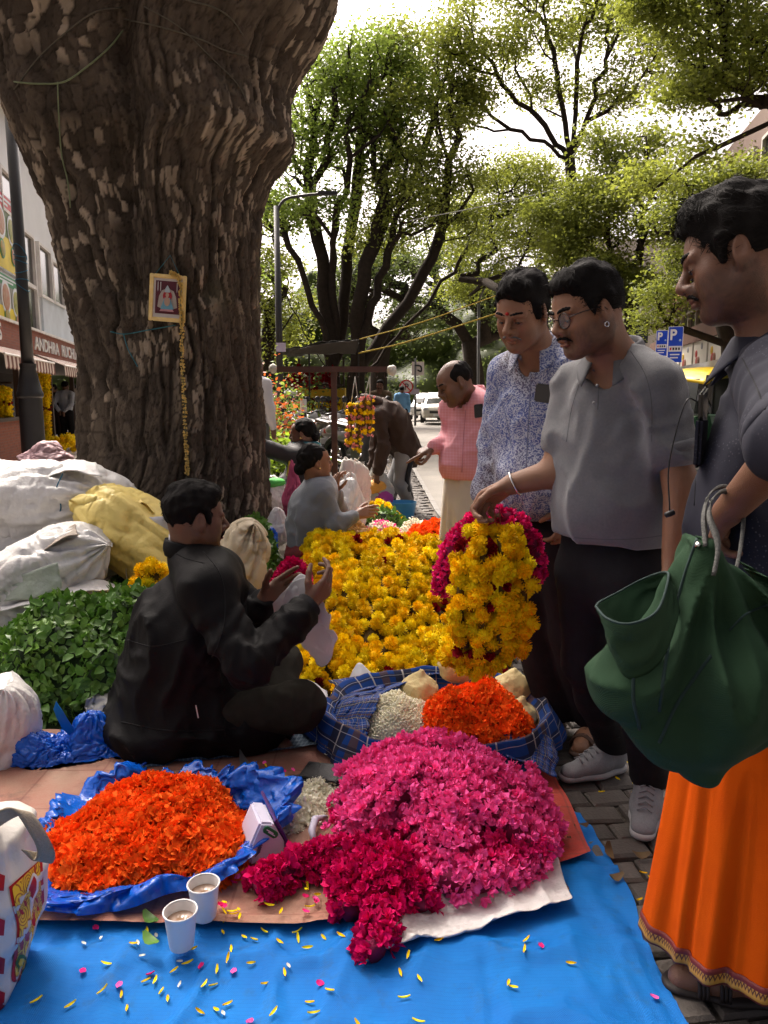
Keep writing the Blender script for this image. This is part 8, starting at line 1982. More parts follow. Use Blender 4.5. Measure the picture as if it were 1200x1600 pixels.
# basket lined with plaid cloth, cream bundles
def basket():
 cx,cy=.205,2.70
 def fn(U,V):
  a=U*2*math.pi;q=np.stack([np.cos(a)*1.8,np.sin(a)*1.8,V*1.2],1);n=vnoise(q*2.6,5.0);fo=np.sin(a*17+4*n)*np.clip(V-.45,0,1)
  r=np.interp(V,[0,.35,.62,.70,.85,1],[.16,.33,.40,.415,.445,.45])*(1+.07*n*V)+.010*fo+.05*np.clip(-np.cos(a+.35),0,1)**2*np.clip(V-.6,0,1)*2.2
  z=np.interp(V,[0,.35,.62,.70,.85,1],[.05,.055,.15,.165,.08,.035])+.028*vnoise(q*1.6,9.0)*np.clip(V-.3,0,1)+.008*fo
  return np.stack([cx+r*1.0*np.cos(a),cy+r*.90*np.sin(a),np.maximum(z,.036)],1)
 t=thing('basket','round basket lined with blue plaid cloth holding buds and orange flowers','basket',(cx,cy,0));gridmesh('cloth',fn,220,50,t,PLAID,thick=.004)
 m=MB();m.lathe((cx,cy,.03),[(.02,0),(.34,.0),(.385,.09),(.37,.09),(.33,.012),(.02,.012)],48);m.build('bowl',pmat('cane',(.22,.13,.06),None,20,.7),t,'auto')
 flap('cloth','loose end of blue plaid cloth lying between the seller knee and the basket','cloth',([at(508,1168,2.52),at(520,1130,2.60),at(530,1095,2.72),at(560,1075,2.9)],[at(570,1180,2.42),at(580,1140,2.50),at(590,1090,2.66),at(640,1065,2.9)]),PLAID,amp=.026,seed=51.0,n=(60,44),f=9,thick=.004)
 flap('cloth','blue plaid cloth strip running behind the basket under the yellow marigolds','cloth',([at(520,1080,2.95),at(600,1066,3.0),at(690,1052,3.02),at(740,1040,3.02)],[at(515,1062,3.05),at(600,1052,3.1),at(690,1040,3.12),at(745,1028,3.1)]),PLAID,amp=.02,seed=53.0,n=(50,14),f=9,thick=.004)
 flap('cloth','blue plaid cloth corner hanging over the mat at the right of the basket','cloth',([at(780,1150,2.44),at(830,1140,2.50),at(868,1165,2.46)],[at(790,1185,2.34),at(835,1195,2.34),at(868,1215,2.32)]),PLAID,amp=.014,seed=54.0,n=(40,26),f=9,thick=.004)
 cr=pmat('cream_bundle',(.66,.55,.27),(.58,.46,.22),16,.75,.5,60,.3);cr2=pmat('cream_petal',(.62,.52,.26),(.55,.44,.2),30,.75,.4,80,trans=.2)
 for u,v,Y,r,lab in((716,1040,2.95,.085,'cream bundle of packed petals at the back rim of the basket'),(655,1080,2.86,.080,'cream bundle of packed petals between buds and orange flowers'),(800,1078,2.88,.085,'cream bundle of packed petals behind the orange flowers at right'),(812,1118,2.66,.060,'small cream bundle at the right rim of the basket')):
  c=at(u,v,Y);lo,hi=Bx(c,(r,r,r));blob('flower_bundle',lab,'bundle',[ell(c,(r,r*.9,r*.85),None,.02),rc(c+A(0,0,r*.5),c+A(.01,0,r*1.05),r*.35,r*.12,.03)],cr,.0065,.012,22,.02,u*.1,lo,hi,floor=-1)
basket()
# white carrier bag the seller opens, papers
flap('plastic_bag','thin white plastic bag that the seated seller holds open','plastic bag',([at(430,940,2.72),at(468,902,2.66),at(492,918,2.60),at(500,935,2.58)],[at(432,965,2.72),at(455,985,2.68),at(505,1040,2.64),at(526,1000,2.60)]),WHITEP,amp=.016,seed=61.0,n=(50,40),f=11,thick=.0015)
flap('plastic_bag','second fold of the white plastic bag between the seller hands','plastic bag',([at(446,925,2.68),at(470,897,2.68),at(500,922,2.62)],[at(440,958,2.70),at(468,960,2.64),at(496,950,2.60)]),WHITEP,amp=.014,seed=62.0,n=(30,20),f=13,thick=.0015)
PAP=pmat('paper',(.72,.72,.74),None,6,.7,trans=.15)
flap('paper','white paper cone standing on the lower edge of the yellow heap','paper',([at(545,1062,3.12),at(560,1036,3.14),at(580,1050,3.12)],[at(550,1066,3.08),at(562,1066,3.06),at(580,1066,3.08)]),PAP,amp=.005,seed=63.0,n=(14,8))
flap('paper','white paper sheet lying by the knee of the seller','paper',([at(450,1075,3.02),at(480,1062,3.06),at(512,1080,3.02)],[at(455,1085,2.92),at(482,1085,2.92),at(512,1090,2.92)]),PAP,amp=.006,seed=64.0,n=(16,10))
# things on the tree, frames, bags
from mathutils.bvhtree import BVHTree
def bvh_of(o):me=o.data;return BVHTree.FromPolygons([v.co[:]for v in me.vertices],[p.vertices[:]for p in me.polygons])
def hit(b,u,v,off=.012):
 d=Vector((at(u,v,1.0)-CAMP).tolist()).normalized();h=b.ray_cast(Vector(CAMP.tolist()),d,60)
 return None if h[0]is None else np.array(h[0])-np.array(d)*off
TB=bvh_of([c for c in BIGTREE.children if c.name.startswith('trunk')][0])
def cordline(name,label,cat,pix,r,mat,b=TB,off=.015,n=30,parent=None):
 S=spline([A(u,v,0)for u,v in pix],n);P=[hit(b,u,v,off)for u,v,_ in S];P=[p for p in P if p is not None]
 if len(P)<3:return None
 m=MB();m.tube(P,r,5);o=m.build(name,mat,parent,True)
 if label:props(o,label,cat)
 return o
OLD=pmat('old_cord',(.09,.08,.06),None,20,.9);GRN=pmat('green_cord',(.16,.19,.10),None,20,.8);TEA=pmat('teal_cord2',(.03,.16,.20),None,20,.7)
cordline('cord','pale green cord looped across the upper left bark','cord',[(22,128),(60,131),(100,128),(135,105),(170,75),(192,48)],.006,GRN)
cordline('cord','green cord hanging down the upper left bark with frayed end','cord',[(90,128),(92,180),(96,240),(104,275),(108,300),(110,325)],.005,GRN)
cordline('wire','dark wire running up across the bark to the fork','wire',[(22,140),(60,90),(110,45),(150,18),(190,12)],.005,OLD)
cordline('wire','dark wire crossing the bark below the fork','wire',[(195,30),(250,42),(310,60),(350,78),(385,88)],.005,OLD)
cordline('wire','dark wire slanting down to the right across the bark','wire',[(225,10),(280,42),(330,90),(370,130),(388,165)],.004,OLD)
cordline('wire','dark wire curving over the right side of the bark top','wire',[(290,0),(335,12),(362,30),(380,55)],.005,OLD)
cordline('cord','teal cord tied across the bark under the picture','cord',[(172,518),(195,522),(230,516),(275,508)],.004,TEA)
cordline('cord','loose teal cord end hanging below the knot on the bark','cord',[(193,522),(200,545),(215,573)],.004,TEA)
def picture():
 c=hit(TB,262,466,.06);s=c[1]/1180*1.0;s=(c[1]*CP-(c[2]-CAM_H)*SP)/FPX
 t=thing('framed_picture','small gold framed devotional picture hanging on the bark','picture',c);R=rotz(.10)@roty(.07)@rotx(-.06);L=lambda x,y,z:c+R@A(x*s,y,z*s)
 go=pmat('gold_frame',(.68,.46,.12),(.75,.58,.26),30,.35,spec=.6);cl=lambda n_,k:pmat('pic_'+n_,k,None,6,.4)
 def bx(name,x,z,w,h,y,mat,d=.004,bev=0):m=MB();m.box(L(x,y,z),(w/2*s,d,h/2*s),R);return m.build(name,mat,t,False,bev)
 for x in(-25,25):bx('frame_bar',x,0,6,72,0,go,.012,.004)
 for z in(-33,33):bx('frame_bar',0,z,44,6,0,go,.012,.004)
 bx('backing',0,0,52,70,.012,cl('back',(.05,.03,.02)),.003);bx('mount',0,0,45,61,.006,cl('white',(.66,.62,.60)));bx('maroon_ground',0,1,37,50,.0,cl('maroon',(.10,.012,.02)))
 def pg(name,pts,y,mat):m=MB();m.prism([(a*s,b*s)for a,b in pts],L(0,y,0),R@A(1,0,0),R@A(0,0,1),R@A(0,-1,0),.004);m.build(name,mat,t)
 ov=lambda x,z,a,b,n=14:[(x+a*math.cos(k*2*math.pi/n),z+b*math.sin(k*2*math.pi/n))for k in range(n)]
 pg('arch',[(-15,-14),(-13,2),(-9,11),(0,15),(9,11),(13,2),(15,-14),(10,-16),(-10,-16)],-.0045,cl('stone',(.44,.38,.33)));pg('halo',ov(0,3,7,8),-.009,cl('red',(.42,.02,.03)));pg('robe',[(-10,-17),(-4,0),(4,0),(10,-17),(0,-20)],-.0135,cl('blue',(.16,.38,.50)))
 pg('figure',ov(0,-6,4.5,7),-.018,cl('skin',(.50,.33,.24)));pg('face',ov(0,4,2.6,3.6),-.018,cl('skin',(.50,.33,.24)));pg('crown_shape',[(-4,8),(4,8),(3,14),(0,19),(-3,14)],-.018,cl('pale',(.42,.50,.54)));pg('plinth',[(-11,-21),(11,-21),(9,-18),(-9,-18)],-.018,cl('rose',(.52,.26,.28)))
 for x in(-15,-11,14):pg('tassel',[(x-.5,24),(x+.5,24),(x+.5,12),(x,9),(x-.5,12)],-.005,cl('white',(.66,.62,.60)))
 m=MB();m.tube([L(-22,.012,34),hit(TB,266,399,.02),L(18,.012,34)],.0028,5);m.build('hanging_string',TEA,t,True)
 pts=[L(4,-.02,38),L(14,-.025,34),L(20,-.025,20),L(21,-.02,-10),L(24,-.02,-36)]+[hit(TB,u,v,.035)for u,v in((284,545),(286,590),(288,630),(290,680),(292,715),(292,742))]
 g=thing('flower_string','thin string of small yellow flowers draped over the picture and hanging down the bark','garland',pts[-1]);r_=np.random.default_rng(5);m=MB();m.tube(spline(pts,60),.003,5);m.build('string',GRN,g,True)
 P,N=rope_pts(pts,.006,230,r_,-2);k=fmat('string_yellow',(.74,.58,.24),(.66,.46,.12));scatter(g,P,N,[ruffle(k,7,6,'flower',.7),ruffle(k,8,6,'flower',.7)],.0125,6,200,'flower',.4,.6)
picture()
# iron T frame with two garlands
def tframe():
 Y=7.0;ir=pmat('brown_iron',(.085,.042,.034),(.06,.03,.026),12,.6,.2,60);t=thing('display_frame','brown iron T shaped stand with cloth wrapped ends and hooks','stand',G(521,Y));a,b=at(432,575,Y),at(608,579,Y);p=at(521,578,Y)
 m=MB();m.box((a+b)/2,((b-a)[0]/2,.022,.026));m.build('bar',ir,t,False,.004);m=MB();m.box((p[0],Y+.05,p[2]/2-.015),(.027,.025,p[2]/2));m.build('post',ir,t,False,.004)
 for q in(at(427,576,Y),at(612,579,Y)):blob('cloth_wrap',None,None,[ell(q,(.04,.045,.045),None,.02)],pmat('rag_white',(.55,.53,.47),None,9,.9),.010,.014,30,.02,q[0],q-.1,q+.1,floor=-1,parent=t)
 for i in range(12):
  c=lerp(a,b,(i+.5)/12)-A(0,.0,.026);m=MB();m.tube([c,c+A(0,0,-.03),c+A(.014,0,-.045),c+A(.024,0,-.03)],.0028,5);m.build('hook',ir,t,True)
 for lab,us,v0,v1,ut in(('longer pair of yellow and pink segmented garlands hanging from the iron stand',(548,560),632,704,554),('shorter pair of yellow and pink segmented garlands nearer the brown jacket',(569,578),620,680,577)):
  g=thing('hanging_garland',lab,'garland',at(ut,v1,Y));r_=np.random.default_rng(int(ut));PP=[];NN=[];paths=[[at(us[0],v0,Y),at(us[0]-1,(v0+v1)/2,Y),at(us[0]-2,v1-8,Y)],[at(us[1],v0,Y),at(us[1],(v0+v1)/2,Y),at(us[1]-2,v1,Y)]]
  for p_ in paths:q,n=rope_pts(p_,.030,300,r_,-2);PP.append(q);NN.append(n)
  P,N=thin(np.concatenate(PP),np.concatenate(NN),.026,r_);rope_core(g,paths,.024,STEM);w=np.where(np.modf((P[:,2]+3)/.088)[0]<.5,r_.integers(0,5,len(P)),5+r_.integers(0,2,len(P)))
  lp=fmat('pale_pink',(.76,.32,.30),(.68,.24,.24));scatter(g,P,N,MGL+[ruffle(lp,7,10,'flower',.7,(.1,1.5)),ruffle(lp,8,10,'flower',.7,(.1,1.5))],.024,9,160,'flower',.2,.3,'flower_mass',w)
  m=MB()
  for u in us:m.tube([at(ut+1,588,Y),at(u,v0+2,Y)],.004,5)
  m.build('string',pmat('rag_white',(.55,.53,.47)),g,True)
tframe()
def ropeY(name,label,cat,pts,r,mat):m=MB();m.tube(spline(pts,30),r,5);props(m.build(name,mat,None,True),label,cat)
YR=pmat('yellow_rope',(.42,.30,.04),None,30,.8);ropeY('rope','upper yellow rope tying the black canopy towards the right','rope',[at(562,530,16.5),at(660,503,17),at(775,462,18)],.014,YR);ropeY('rope','lower yellow rope tying the black canopy towards the right','rope',[at(560,552,16.5),at(640,533,17),at(775,490,18)],.018,YR);ropeY('cable','pale overhead cable crossing the tree crowns','cable',[at(640,345,20),at(820,308,20),at(1010,255,20)],.012,pmat('pale_cable',(.4,.4,.36),None,9,.6))
cn=thing('canopy','black sheet canopy stretched above the flower cart','canopy',at(500,555,17));flap('sheet',None,None,([at(436,548,16.4),at(500,536,16.4),at(562,530,16.4)],[at(452,556,19),at(500,552,19.5),at(556,553,19)]),pmat('black_sheet',(.014,.014,.015),(.03,.028,.026),2,.6,.3,20),cn,amp=.07,seed=3.0,f=2,thick=.01)
flap('valance',None,None,([at(452,548,16.36),at(500,537,16.36),at(562,530,16.36)],[at(456,553,16.6),at(510,552,16.6),at(556,552,16.6)]),pmat('dusty_sheet',(.07,.062,.055),None,4,.8),cn,amp=.03,seed=5.0,f=4,thick=.01)
for u in(440,483,560):m=MB();m.tube([G(u,17.4),at(u,540,17.4)],.022,6);m.build('pole',BLKM,cn)
def cart():
 Y=19.0;t=thing('flower_cart','flower cart with yellow cloth front and rows of red flowers','cart',G(505,Y));ye=pmat('cart_yellow',(.55,.36,.02),(.45,.28,.02),2.5,.8,.3,12);wd=pmat('cart_wood',(.05,.035,.03),None,6,.7);z=lambda v:at(505,v,Y)[2];x=lambda u:at(u,620,Y)[0]
 def bx(name,u0,u1,v0,v1,y0,y1,mat):m=MB();m.box(((x(u0)+x(u1))/2,(y0+y1)/2,(z(v0)+z(v1))/2),(abs(x(u1)-x(u0))/2,(y1-y0)/2,abs(z(v0)-z(v1))/2));m.build(name,mat,t)
 bx('cloth_front',471,537,608,622,Y,Y+.05,ye);bx('cloth_side',465,474,606,652,Y-.03,Y+.6,ye);bx('cloth_side',531,539,606,655,Y-.03,Y+.6,ye);bx('shelf',466,538,642,646,Y-.02,Y+.9,wd);bx('back_board',466,538,606,690,Y+.9,Y+.95,wd);bx('counter',470,535,600,603,Y,Y+.8,wd)
 for u in(468,537):bx('post',u-1.5,u+1.5,560,735,Y+.05,Y+.12,wd)
 r_=np.random.default_rng(4);P=np.stack([r_.uniform(x(476),x(530),260),r_.uniform(Y-.02,Y+.3,260),r_.uniform(z(640),z(624),260)],1);scatter(t,P,np.tile(A(0,-1,.5),(260,1)),RM+MGL[:1],.07,3,60,'flower',.3,.5)
 for u,lab in((463,'left'),(486,'mid'),(512,'third')):
  c=at(u,590,Y-.1);P=c+r_.normal(0,.075,(60,3))*A(1,1,1.6);g=thing('hanging_bunch',{'left':'red ribbon bunch hanging at the left end above the cart','mid':'red and brown flower bunch hanging in the middle above the cart','third':'red flower bunch hanging near the iron post above the cart'}[lab],'flower bunch',c);scatter(g,P,r_.normal(0,1,(60,3)),RM,.06,3,0);m=MB();m.tube([c,c+A(0,0,.3)],.006,4);m.build('string',OLD,g)
cart()
m=MB();c=G(474,14.5);bo=thing('bollard','black and white banded bollard beside the flower cart','bollard',c)
for k in range(5):m=MB();m.lathe(c,[(.06,.25*k),(.06,.25*k+.249)],14);m.build('band',BLKM if k%2 else WTRIM,bo)
def shrub(label,u,Y,w,h,mats,seed,n=1500,s=.09):r_=np.random.default_rng(seed);c=G(u,Y);P=c+A(0,0,h*.5)+r_.normal(0,1,(n,3))*A(w,w,h*.30);P[:,2]=np.abs(P[:,2]);t=thing('shrub',label,'shrub',c,'shrubs by the motorbikes');V,F=leaf_quads(P,s,r_);pydata('foliage',V,F,t,mats,True,midx=r_.integers(0,len(mats),n));b=MB();[b.tube([c,c+A(r_.normal(0,w*.5),r_.normal(0,w*.5),h*.8)],.012,4)for _ in range(7)];b.build('stem',BR,t)
ORL=leafmat('leaf_orange',(.40,.09,.02),(.28,.05,.015));LIM=leafmat('leaf_lime',(.20,.30,.02),(.14,.24,.02))
shrub('orange red shrub left of the motorbikes',418,14,.35,1.5,[ORL,LM1],3);shrub('low lime green shrub below the orange one',432,12.5,.28,.6,[LIM,LM1],4);shrub('dark green shrub by the street light foot',455,17,.5,1.4,[LM1,LM4],5);shrub('green shrub beside the white hatchback',400,19,.8,1.8,[LM1,LM4],6)
# bags near the women
def fill_bag(label,c,r,mat,seed,handles=True,inner=(),cat='plastic bag',amp=.012,f=14,res=.011):
 c=A(*c);lo,hi=Bx(c,(r[0]*1.3,r[1]*1.3,r[2]*1.5));o=crumpled('plastic_bag',label,cat,c,A(*r)*1.12,mat,seed,40,.085,.03,None,(110,70),.01,.1,3.0,((0,0,1),r[2]*.35))
 if handles:m=MB();[m.tube(spline([c+A(q*r[0]*.35,0,r[2]*.9),c+A(q*r[0]*.25,0,r[2]*1.45),c+A(q*r[0]*.05,0,r[2]*1.6)],8),.008,5)for q in(-1,1)];m.build('bag_handle',mat,o,True)
 for nm,cc,rr,mt in inner:blob(nm,None,None,[ell(c+A(*cc),rr,None,.02)],mt,.012,.012,14,.02,seed,c+A(*cc)-A(*rr)-.05,c+A(*cc)+A(*rr)+.05,floor=-1,parent=o)
fill_bag('white plastic carrier bag held on the lap of the woman in grey',at(548,795,5.35),(.13,.11,.16),WHITEP,3.0)
fill_bag('cream cloth bag standing behind the woman in grey',at(552,770,6.0),(.15,.08,.17),pmat('cream_bag',(.58,.54,.48),None,8,.8),4.0);fill_bag('amber plastic bag under the hand of the woman in grey',at(548,832,5.0),(.11,.09,.08),pmat('amber_plastic',(.55,.32,.10),None,6,.35,.3,40,trans=.35),5.0,False)
c=at(590,768,8.35);fill_bag('clear bag with orange and purple flowers under the hands of the stooping man',c,(.17,.13,.21),CLEARP,6.0,True,(('orange_flowers',(-.03,-.07,.05),(.13,.08,.09),pmat('bag_orange',(.75,.36,.06),None,20,.6,.5,60)),('purple_flowers',(.05,-.08,-.08),(.13,.08,.12),pmat('bag_purple',(.40,.05,.30),None,20,.6,.5,60))))
fill_bag('white sack with green cloth on top at the right foot of the tree',at(424,778,6.2),(.16,.14,.15),SACK,7.0,False,(('green_cloth',(0,-.02,.13),(.12,.1,.04),pmat('bright_green',(.10,.55,.10),None,6,.7)),));fill_bag('crumpled white plastic bag right of the trunk beside blue plastic',at(432,828,5.5),(.10,.09,.13),WHITEP,8.0,False,amp=.03)
fill_bag('crumpled blue plastic under the white bag right of the trunk',at(421,852,5.3),(.07,.08,.10),BLUEP,9.0,False,amp=.03);fill_bag('pink cloth bundle behind the woman in grey',at(458,780,5.3),(.07,.1,.20),pmat('rose_cloth',(.40,.06,.13),None,6,.8),10.0,False)
m=MB();q=gp(628,808);tb=thing('tub','small light blue plastic tub behind the cream buds','tub',q);m.lathe(q,[(.02,0),(.12,0),(.15,.17),(.16,.17),(.13,.01),(.02,.012)],22);m.build('wall',pmat('tub_blue',(.06,.30,.55),None,6,.4),tb,'auto')
m=MB();q=G(548,7.6);bk=thing('bucket','cream bucket standing behind the iron post','bucket',q);m.lathe(q,[(.02,.1),(.14,.1),(.19,.50),(.205,.50),(.15,.11),(.02,.12)],24);m.build('wall',pmat('bucket_cream',(.46,.40,.27),None,6,.5),bk,'auto')
fill_bag('pink and white bundle on the plaza by the brick wall',at(4,690,15),(.5,.3,.22),pmat('pink_bundle',(.55,.32,.34),(.5,.48,.44),5,.7),11.0,False,cat='bundle',res=.03);fill_bag('blue bundle on the plaza beside the pink bundle',at(28,690,16),(.25,.3,.25),pmat('blue_bundle',(.01,.10,.38),None,5,.5),12.0,False,cat='bundle',res=.03)
fill_bag('pink sheet of flowers behind the big white sack',at(75,716,6.2),(.2,.2,.10),pmat('pink_sheet',(.55,.36,.38),None,5,.6),13.0,False,cat='bundle',res=.02)
def plaza_garland(label,u,v0,v1,Y,n,dx):
 t=thing('hanging_garland',label,'garland',at(u,v1,Y));r_=np.random.default_rng(int(u+Y));ps=[[at(u+k*dx,v0+4*(k%2),Y),at(u+k*dx+1,(v0+v1)/2,Y+.02),at(u+k*dx+2,v1-4*(k%2),Y)]for k in range(n)];rope_core(t,ps,.055,YEL[0]);PP,NN=zip(*[rope_pts(p,.062,230,r_,-2)for p in ps]);P,N=thin(np.concatenate(PP),np.concatenate(NN),.045,r_);rd=np.abs(P[:,2]-at(u,lerp(v0,v1,.5),Y)[2])<.03;scatter(t,P,N,MGL+RM,.04,5,120,'marigold',.2,.3,'flower_mass',np.where(rd,5,r_.integers(0,5,len(P))))
 m=MB();m.tube([G(u-3,Y+.1),at(u-3,v0-8,Y+.1)],.03,6);m.tube([at(u-14,v0-6,Y+.1),at(u+16,v0-6,Y+.1)],.02,6);m.build('rail',MATS['dark_wood'],t)
plaza_garland('long yellow garlands hanging right beside the black lamp post',64,576,700,16.6,2,9);plaza_garland('shorter yellow garlands hanging at the left edge by the shop',3,604,654,14,2,8)
c=at(97,692,17);P=c+np.random.default_rng(3).normal(0,1,(60,3))*A(.22,.2,.07);scatter(thing('flower_heap','small heap of yellow and orange flowers near the men on the plaza','flower heap',c),P,np.tile(A(0,-.4,1),(60,1)),MGL,.09,3,60,'marigold')
# green cloth bag
def green_bag():
 Y=1.20;cg=pmat('green_canvas',(.018,.046,.022),(.013,.034,.017),6,.9,.12,500,.15,weave=240,dirt=(.035,.06,.035),dirt_scale=5,dirt_amt=.4);s=CP*Y/FPX
 t=thing('cloth_bag','large dark green cloth bag with open mouth hanging from the arm at right','bag',at(1080,1225,Y));O=at(1090,1010,Y);pf=lambda L_:[((at(u,v,Y)-O)[0],(at(u,v,Y)-O)[2])for u,v in L_]
 po=pf([(1084,834),(1104,836),(1128,868),(1205,908),(1280,950),(1300,1040),(1205,1118),(1150,1162),(1120,1224),(1092,1230),(1052,1206),(985,1148),(955,1106),(962,1062),(985,1020),(1012,985),(1040,925),(1058,880)])
 pr=[slab(po,O,A(1,0,0),A(0,0,1),.060,.035,.02),ell(at(1120,1090,Y-.02),(.13,.10,.10),None,.08),rc(at(1000,1030,Y),at(985,1095,Y),.045,.045,.05)]
 K=at(1102,845,Y)
 def d(P):
  v=P-K;r=np.hypot(v[:,0],v[:,2]);a=np.arctan2(v[:,0],-v[:,2]);q=np.stack([a*3.4+.5*vnoise(P*6,2.0),r*1.6,P[:,1]*1.0],1)
  return-.034*np.clip(r*5,0,1)*(np.maximum(1-np.abs(vnoise(q,8.0))*3.6,-.35))-.012*crumple(P*7,4.0,2)*2
 lo=at(925,1235,Y)-A(.03,.22,.03);hi=at(1300,800,Y)+A(.02,.25,.02);o=sdf_mesh('bag_body',pr,lo,hi,.006,.03,d,.04,parent=t,mat=cg,relax=1);b=bvh_of(o);dk=pmat('bag_seam',(.010,.028,.026),None,20,.85)
 for L_ in([(1090,842),(1070,900),(1052,970),(1040,1040),(1030,1110)],[(1112,1024),(1085,1060),(1058,1100),(1030,1160)],[(1003,990),(992,1040),(990,1090),(1000,1140)]):cordline('seam_band',None,None,L_,.0034,dk,b,-.0012,30,t)
 cordline('pocket_seam',None,None,[(1140,985),(1165,960),(1200,945)],.002,dk,b,.0,20,t);
 lip=[at(931,948,Y+.0),at(948,966,Y-.06),at(978,975,Y-.09),at(1012,966,Y-.09),at(1032,946,Y-.07),at(1044,905,Y-.02),at(1038,894,Y+.04),at(1002,906,Y+.10),at(965,926,Y+.10),at(938,940,Y+.06)]
 bot=[at(968,1040,Y),at(972,1050,Y-.06),at(985,1060,Y-.075),at(1015,1050,Y-.08),at(1040,1020,Y-.08),at(1060,960,Y-.05),at(1060,930,Y+.03),at(1045,950,Y+.07),at(1010,985,Y+.07),at(980,1015,Y+.05)]
 lp=spline(lip+lip[:1],80);bp_=spline(bot+bot[:1],80)
 def fm(U,V):a,b_=(np.stack([np.interp(U,np.linspace(0,1,80),q[:,k])for k in range(3)],1)for q in(lp,bp_));V=V[:,None];return a*(1-V)+b_*V+np.stack([crumple(a*14+V*1.5,3.0,2)]*3,1)*.010*V*(1-V)*4
 gridmesh('bag_mouth',fm,90,16,t,cg,thick=.003)
 m=MB();m.tube(lp,.0022,6);m.build('rim_seam',dk,t,True)
 st=pmat('grey_webbing',(.12,.12,.11),(.045,.045,.045),260,.9,.5,300,.2)
 for L_ in([at(1103,850,1.16),at(1100,800,1.22),at(1112,768,1.32),at(1135,762,1.40),at(1150,790,1.42)],[at(1116,895,1.12),at(1122,850,1.15),at(1108,805,1.20),at(1114,778,1.28),at(1136,768,1.36),at(1160,800,1.38),at(1158,850,1.30),at(1150,890,1.22)]):
  S=spline(L_,40)
  def fn(U,V,S=S):P=np.stack([np.interp(U,np.linspace(0,1,40),S[:,k])for k in range(3)],1);T=np.gradient(P,axis=0);return P+(V-.5)[:,None]*A(.012,.022,.004)
  gridmesh('strap',fn,40,4,t,st,thick=.006)
 m=MB();m.lathe(hit(b,1091,852,.004),[(.0005,-.004),(.006,0),(.0005,.004)],10,R=rotx(1.57));m.build('rivet',MATS['silver'],t,True)
green_bag()
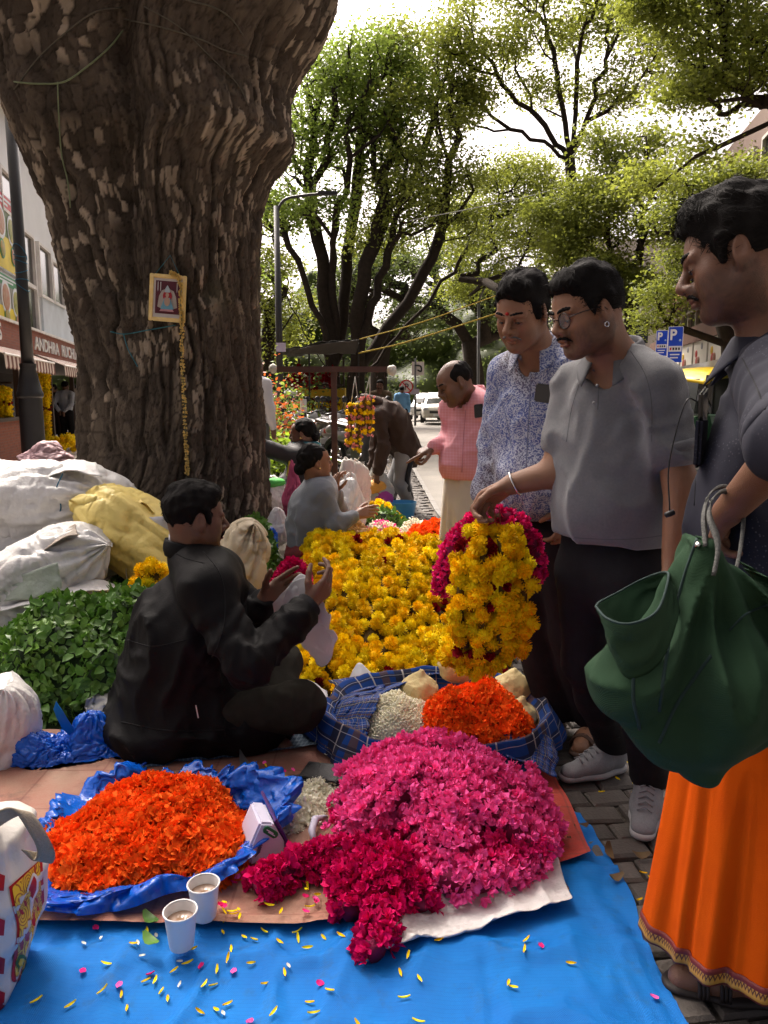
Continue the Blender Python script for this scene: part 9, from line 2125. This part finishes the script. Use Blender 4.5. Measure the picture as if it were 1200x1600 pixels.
# printed shopping bag at lower left
def shopping_bag():
 Y=1.50;O=at(20,1440,Y);t=thing('shopping_bag','white shopping bag with red stripes and yellow ornamental panel at lower left corner','bag',at(20,1560,Y));wm=pmat('bag_white',(.62,.59,.54),(.54,.51,.47),6,.5,.35,30,.4)
 pf=[((at(u,v,Y)-O)[0],(at(u,v,Y)-O)[2])for u,v in((-90,1300),(-5,1285),(32,1300),(50,1375),(52,1440),(36,1520),(16,1590),(0,1640),(-90,1640))]
 o=sdf_mesh('bag_body',[slab(pf,O,A(1,0,0),A(0,0,1),.11,.05)],at(-100,1660,Y)-A(.02,.2,.0),at(80,1280,Y)+A(.03,.2,.05),.0075,.02,lambda P:.022*crumple(P*9,3.0,2)+.012*vnoise(P*4,6.0),.03,parent=t,mat=wm,relax=2);b=bvh_of(o)
 def orn(nt,bb):n=nt.nodes;L=nt.links;v=n.new('ShaderNodeTexCoord').outputs['Object'];vo=n.new('ShaderNodeTexVoronoi');vo.inputs['Scale'].default_value=34;L.new(v,vo.inputs['Vector']);w=_math(nt,'SINE',_math(nt,'MULTIPLY',vo.outputs['Distance'],30.0));L.new(_mix(nt,_math(nt,'GREATER_THAN',w,.45),(.70,.46,.03),(.30,.10,.02)),bb.inputs['Base Color']);bb.inputs['Roughness'].default_value=.45
 om=stripmat('ornament_yellow',orn);rd=pmat('print_crimson',(.42,.008,.015),None,5,.45);gn=pmat('print_leafgreen',(.06,.14,.03),None,5,.45);yl=pmat('print_gold',(.72,.50,.06),None,5,.45)
 def patch(name,c0,c1,mat,off=.003,n=18):
  c0=spline([A(*p,0)for p in c0],n);c1=spline([A(*p,0)for p in c1],n);V=[];ok=True
  for k in range(n):
   for j in range(7):
    p=lerp(c0[k],c1[k],j/6);h=hit(b,p[0],p[1],off);V.append(h if h is not None else(V[-1]if V else CAMP))
  idx=np.arange(n*7).reshape(n,7);pydata(name,V,np.stack([idx[:-1,:-1],idx[1:,:-1],idx[1:,1:],idx[:-1,1:]],-1).reshape(-1,4),t,mat)
 patch('red_border',[(14,1386),(20,1420),(27,1450),(22,1490),(18,1530),(30,1536)],[(66,1340),(69,1400),(70,1440),(62,1480),(48,1520),(38,1534)],rd);patch('ornament_panel',[(19,1387),(25,1420),(31,1450),(27,1490),(23,1522),(32,1528)],[(62,1345),(65,1400),(66,1438),(57,1478),(44,1514),(38,1526)],om,.005)
 patch('emblem_border',[(42,1390),(46,1404),(50,1410)],[(52,1362),(60,1372),(60,1392)],WTRIM,.007,8);patch('emblem',[(45,1390),(48,1400),(51,1404)],[(53,1368),(57,1376),(57,1390)],rd,.009,8);patch('green_rosette',[(24,1505),(34,1522),(44,1512)],[(30,1492),(38,1492),(46,1500)],gn,.007,8);patch('gold_rosette',[(29,1506),(35,1515),(41,1509)],[(32,1498),(37,1498),(42,1502)],yl,.009,8)
 for k,v in enumerate((1362,1432,1492,1545)):patch('red_stripe',[(-40,v+10),(-14,v),(8,v+6)],[(-40,v+36),(-14,v+30),(6,v+30)],rd)
 patch('red_stripe',[(-30,1578),(0,1570),(22,1575)],[(-30,1600),(0,1598),(16,1605)],rd)
 def fn(U,V):P=spline([at(-20,1290,1.46),at(10,1272,1.44),at(35,1268,1.44),at(58,1300,1.45),at(72,1330,1.47),at(66,1346,1.48),at(48,1330,1.47)],40);Q=np.stack([np.interp(U,np.linspace(0,1,40),P[:,k])for k in range(3)],1);return Q+(V-.5)[:,None]*A(.02,.035,-.030)
 gridmesh('handle',fn,50,5,t,pmat('canvas_webbing',(.34,.29,.22),(.28,.24,.18),160,.9,.5,300),thick=.004)
shopping_bag()
# seams and small marks on clothes
def part_of(word,name):r=[o for o in COL.objects if o.get('category')=='person' and word in o.get('label','')][0];return r,[c for c in r.children if c.name.split('.')[0]==name][0]
def seams(word,name,col,lines,r=.0016,off=-.0004):
 root,o=part_of(word,name);b=bvh_of(o);m=pmat('seam_'+name+word[:6],col,None,30,.9)
 for L_ in lines:cordline('seam',None,None,L_,r,m,b,off,34,o)
seams('grey polo shirt and glasses','polo_shirt',(.098,.100,.105),[[(985,548),(1008,585),(1018,630),(1018,690)],[(872,838),(930,842),(990,842),(1040,836)],[(905,600),(893,640),(885,690)],[(935,606),(934,640)]],.0011)
seams('blue and white print','shirt',(.20,.22,.34),[[(830,585),(826,650),(822,720),(815,790)],[(775,600),(790,650),(800,700)]],.0022)
seams('seated flower seller','jacket',(.0012,.0012,.0014),[[(318,862),(345,900),(352,960),(340,1010),(322,1040)],[(262,858),(290,872),(318,880)],[(200,1000),(240,1010),(290,1000)],[(340,1050),(350,1100),(352,1150)],[(190,1128),(250,1140),(320,1142),(390,1135)]],.0026)
seams('green cloth bag','shirt',(.006,.006,.010),[[(1150,470),(1130,520),(1118,580),(1120,640)],[(1100,600),(1090,700),(1085,790)],[(1160,560),(1180,600),(1196,640)]],.0018)
seams('pink shirt and cream','shirt',(.52,.20,.23),[[(728,640),(724,690),(722,738)]],.003)
root,o=part_of('seated flower seller','jacket');b=bvh_of(o);cordline('zip_tag',None,None,[(306,1102),(308,1112),(310,1122)],.0022,WTRIM,b,.002,8,o)
root,o=part_of('grey polo shirt and glasses','trousers');b=bvh_of(o);cordline('cuff_seam',None,None,[(925,1150),(945,1156),(968,1152)],.002,pmat('seam_black',(.003,.003,.003),None,9,.9),b,.0,12,o)
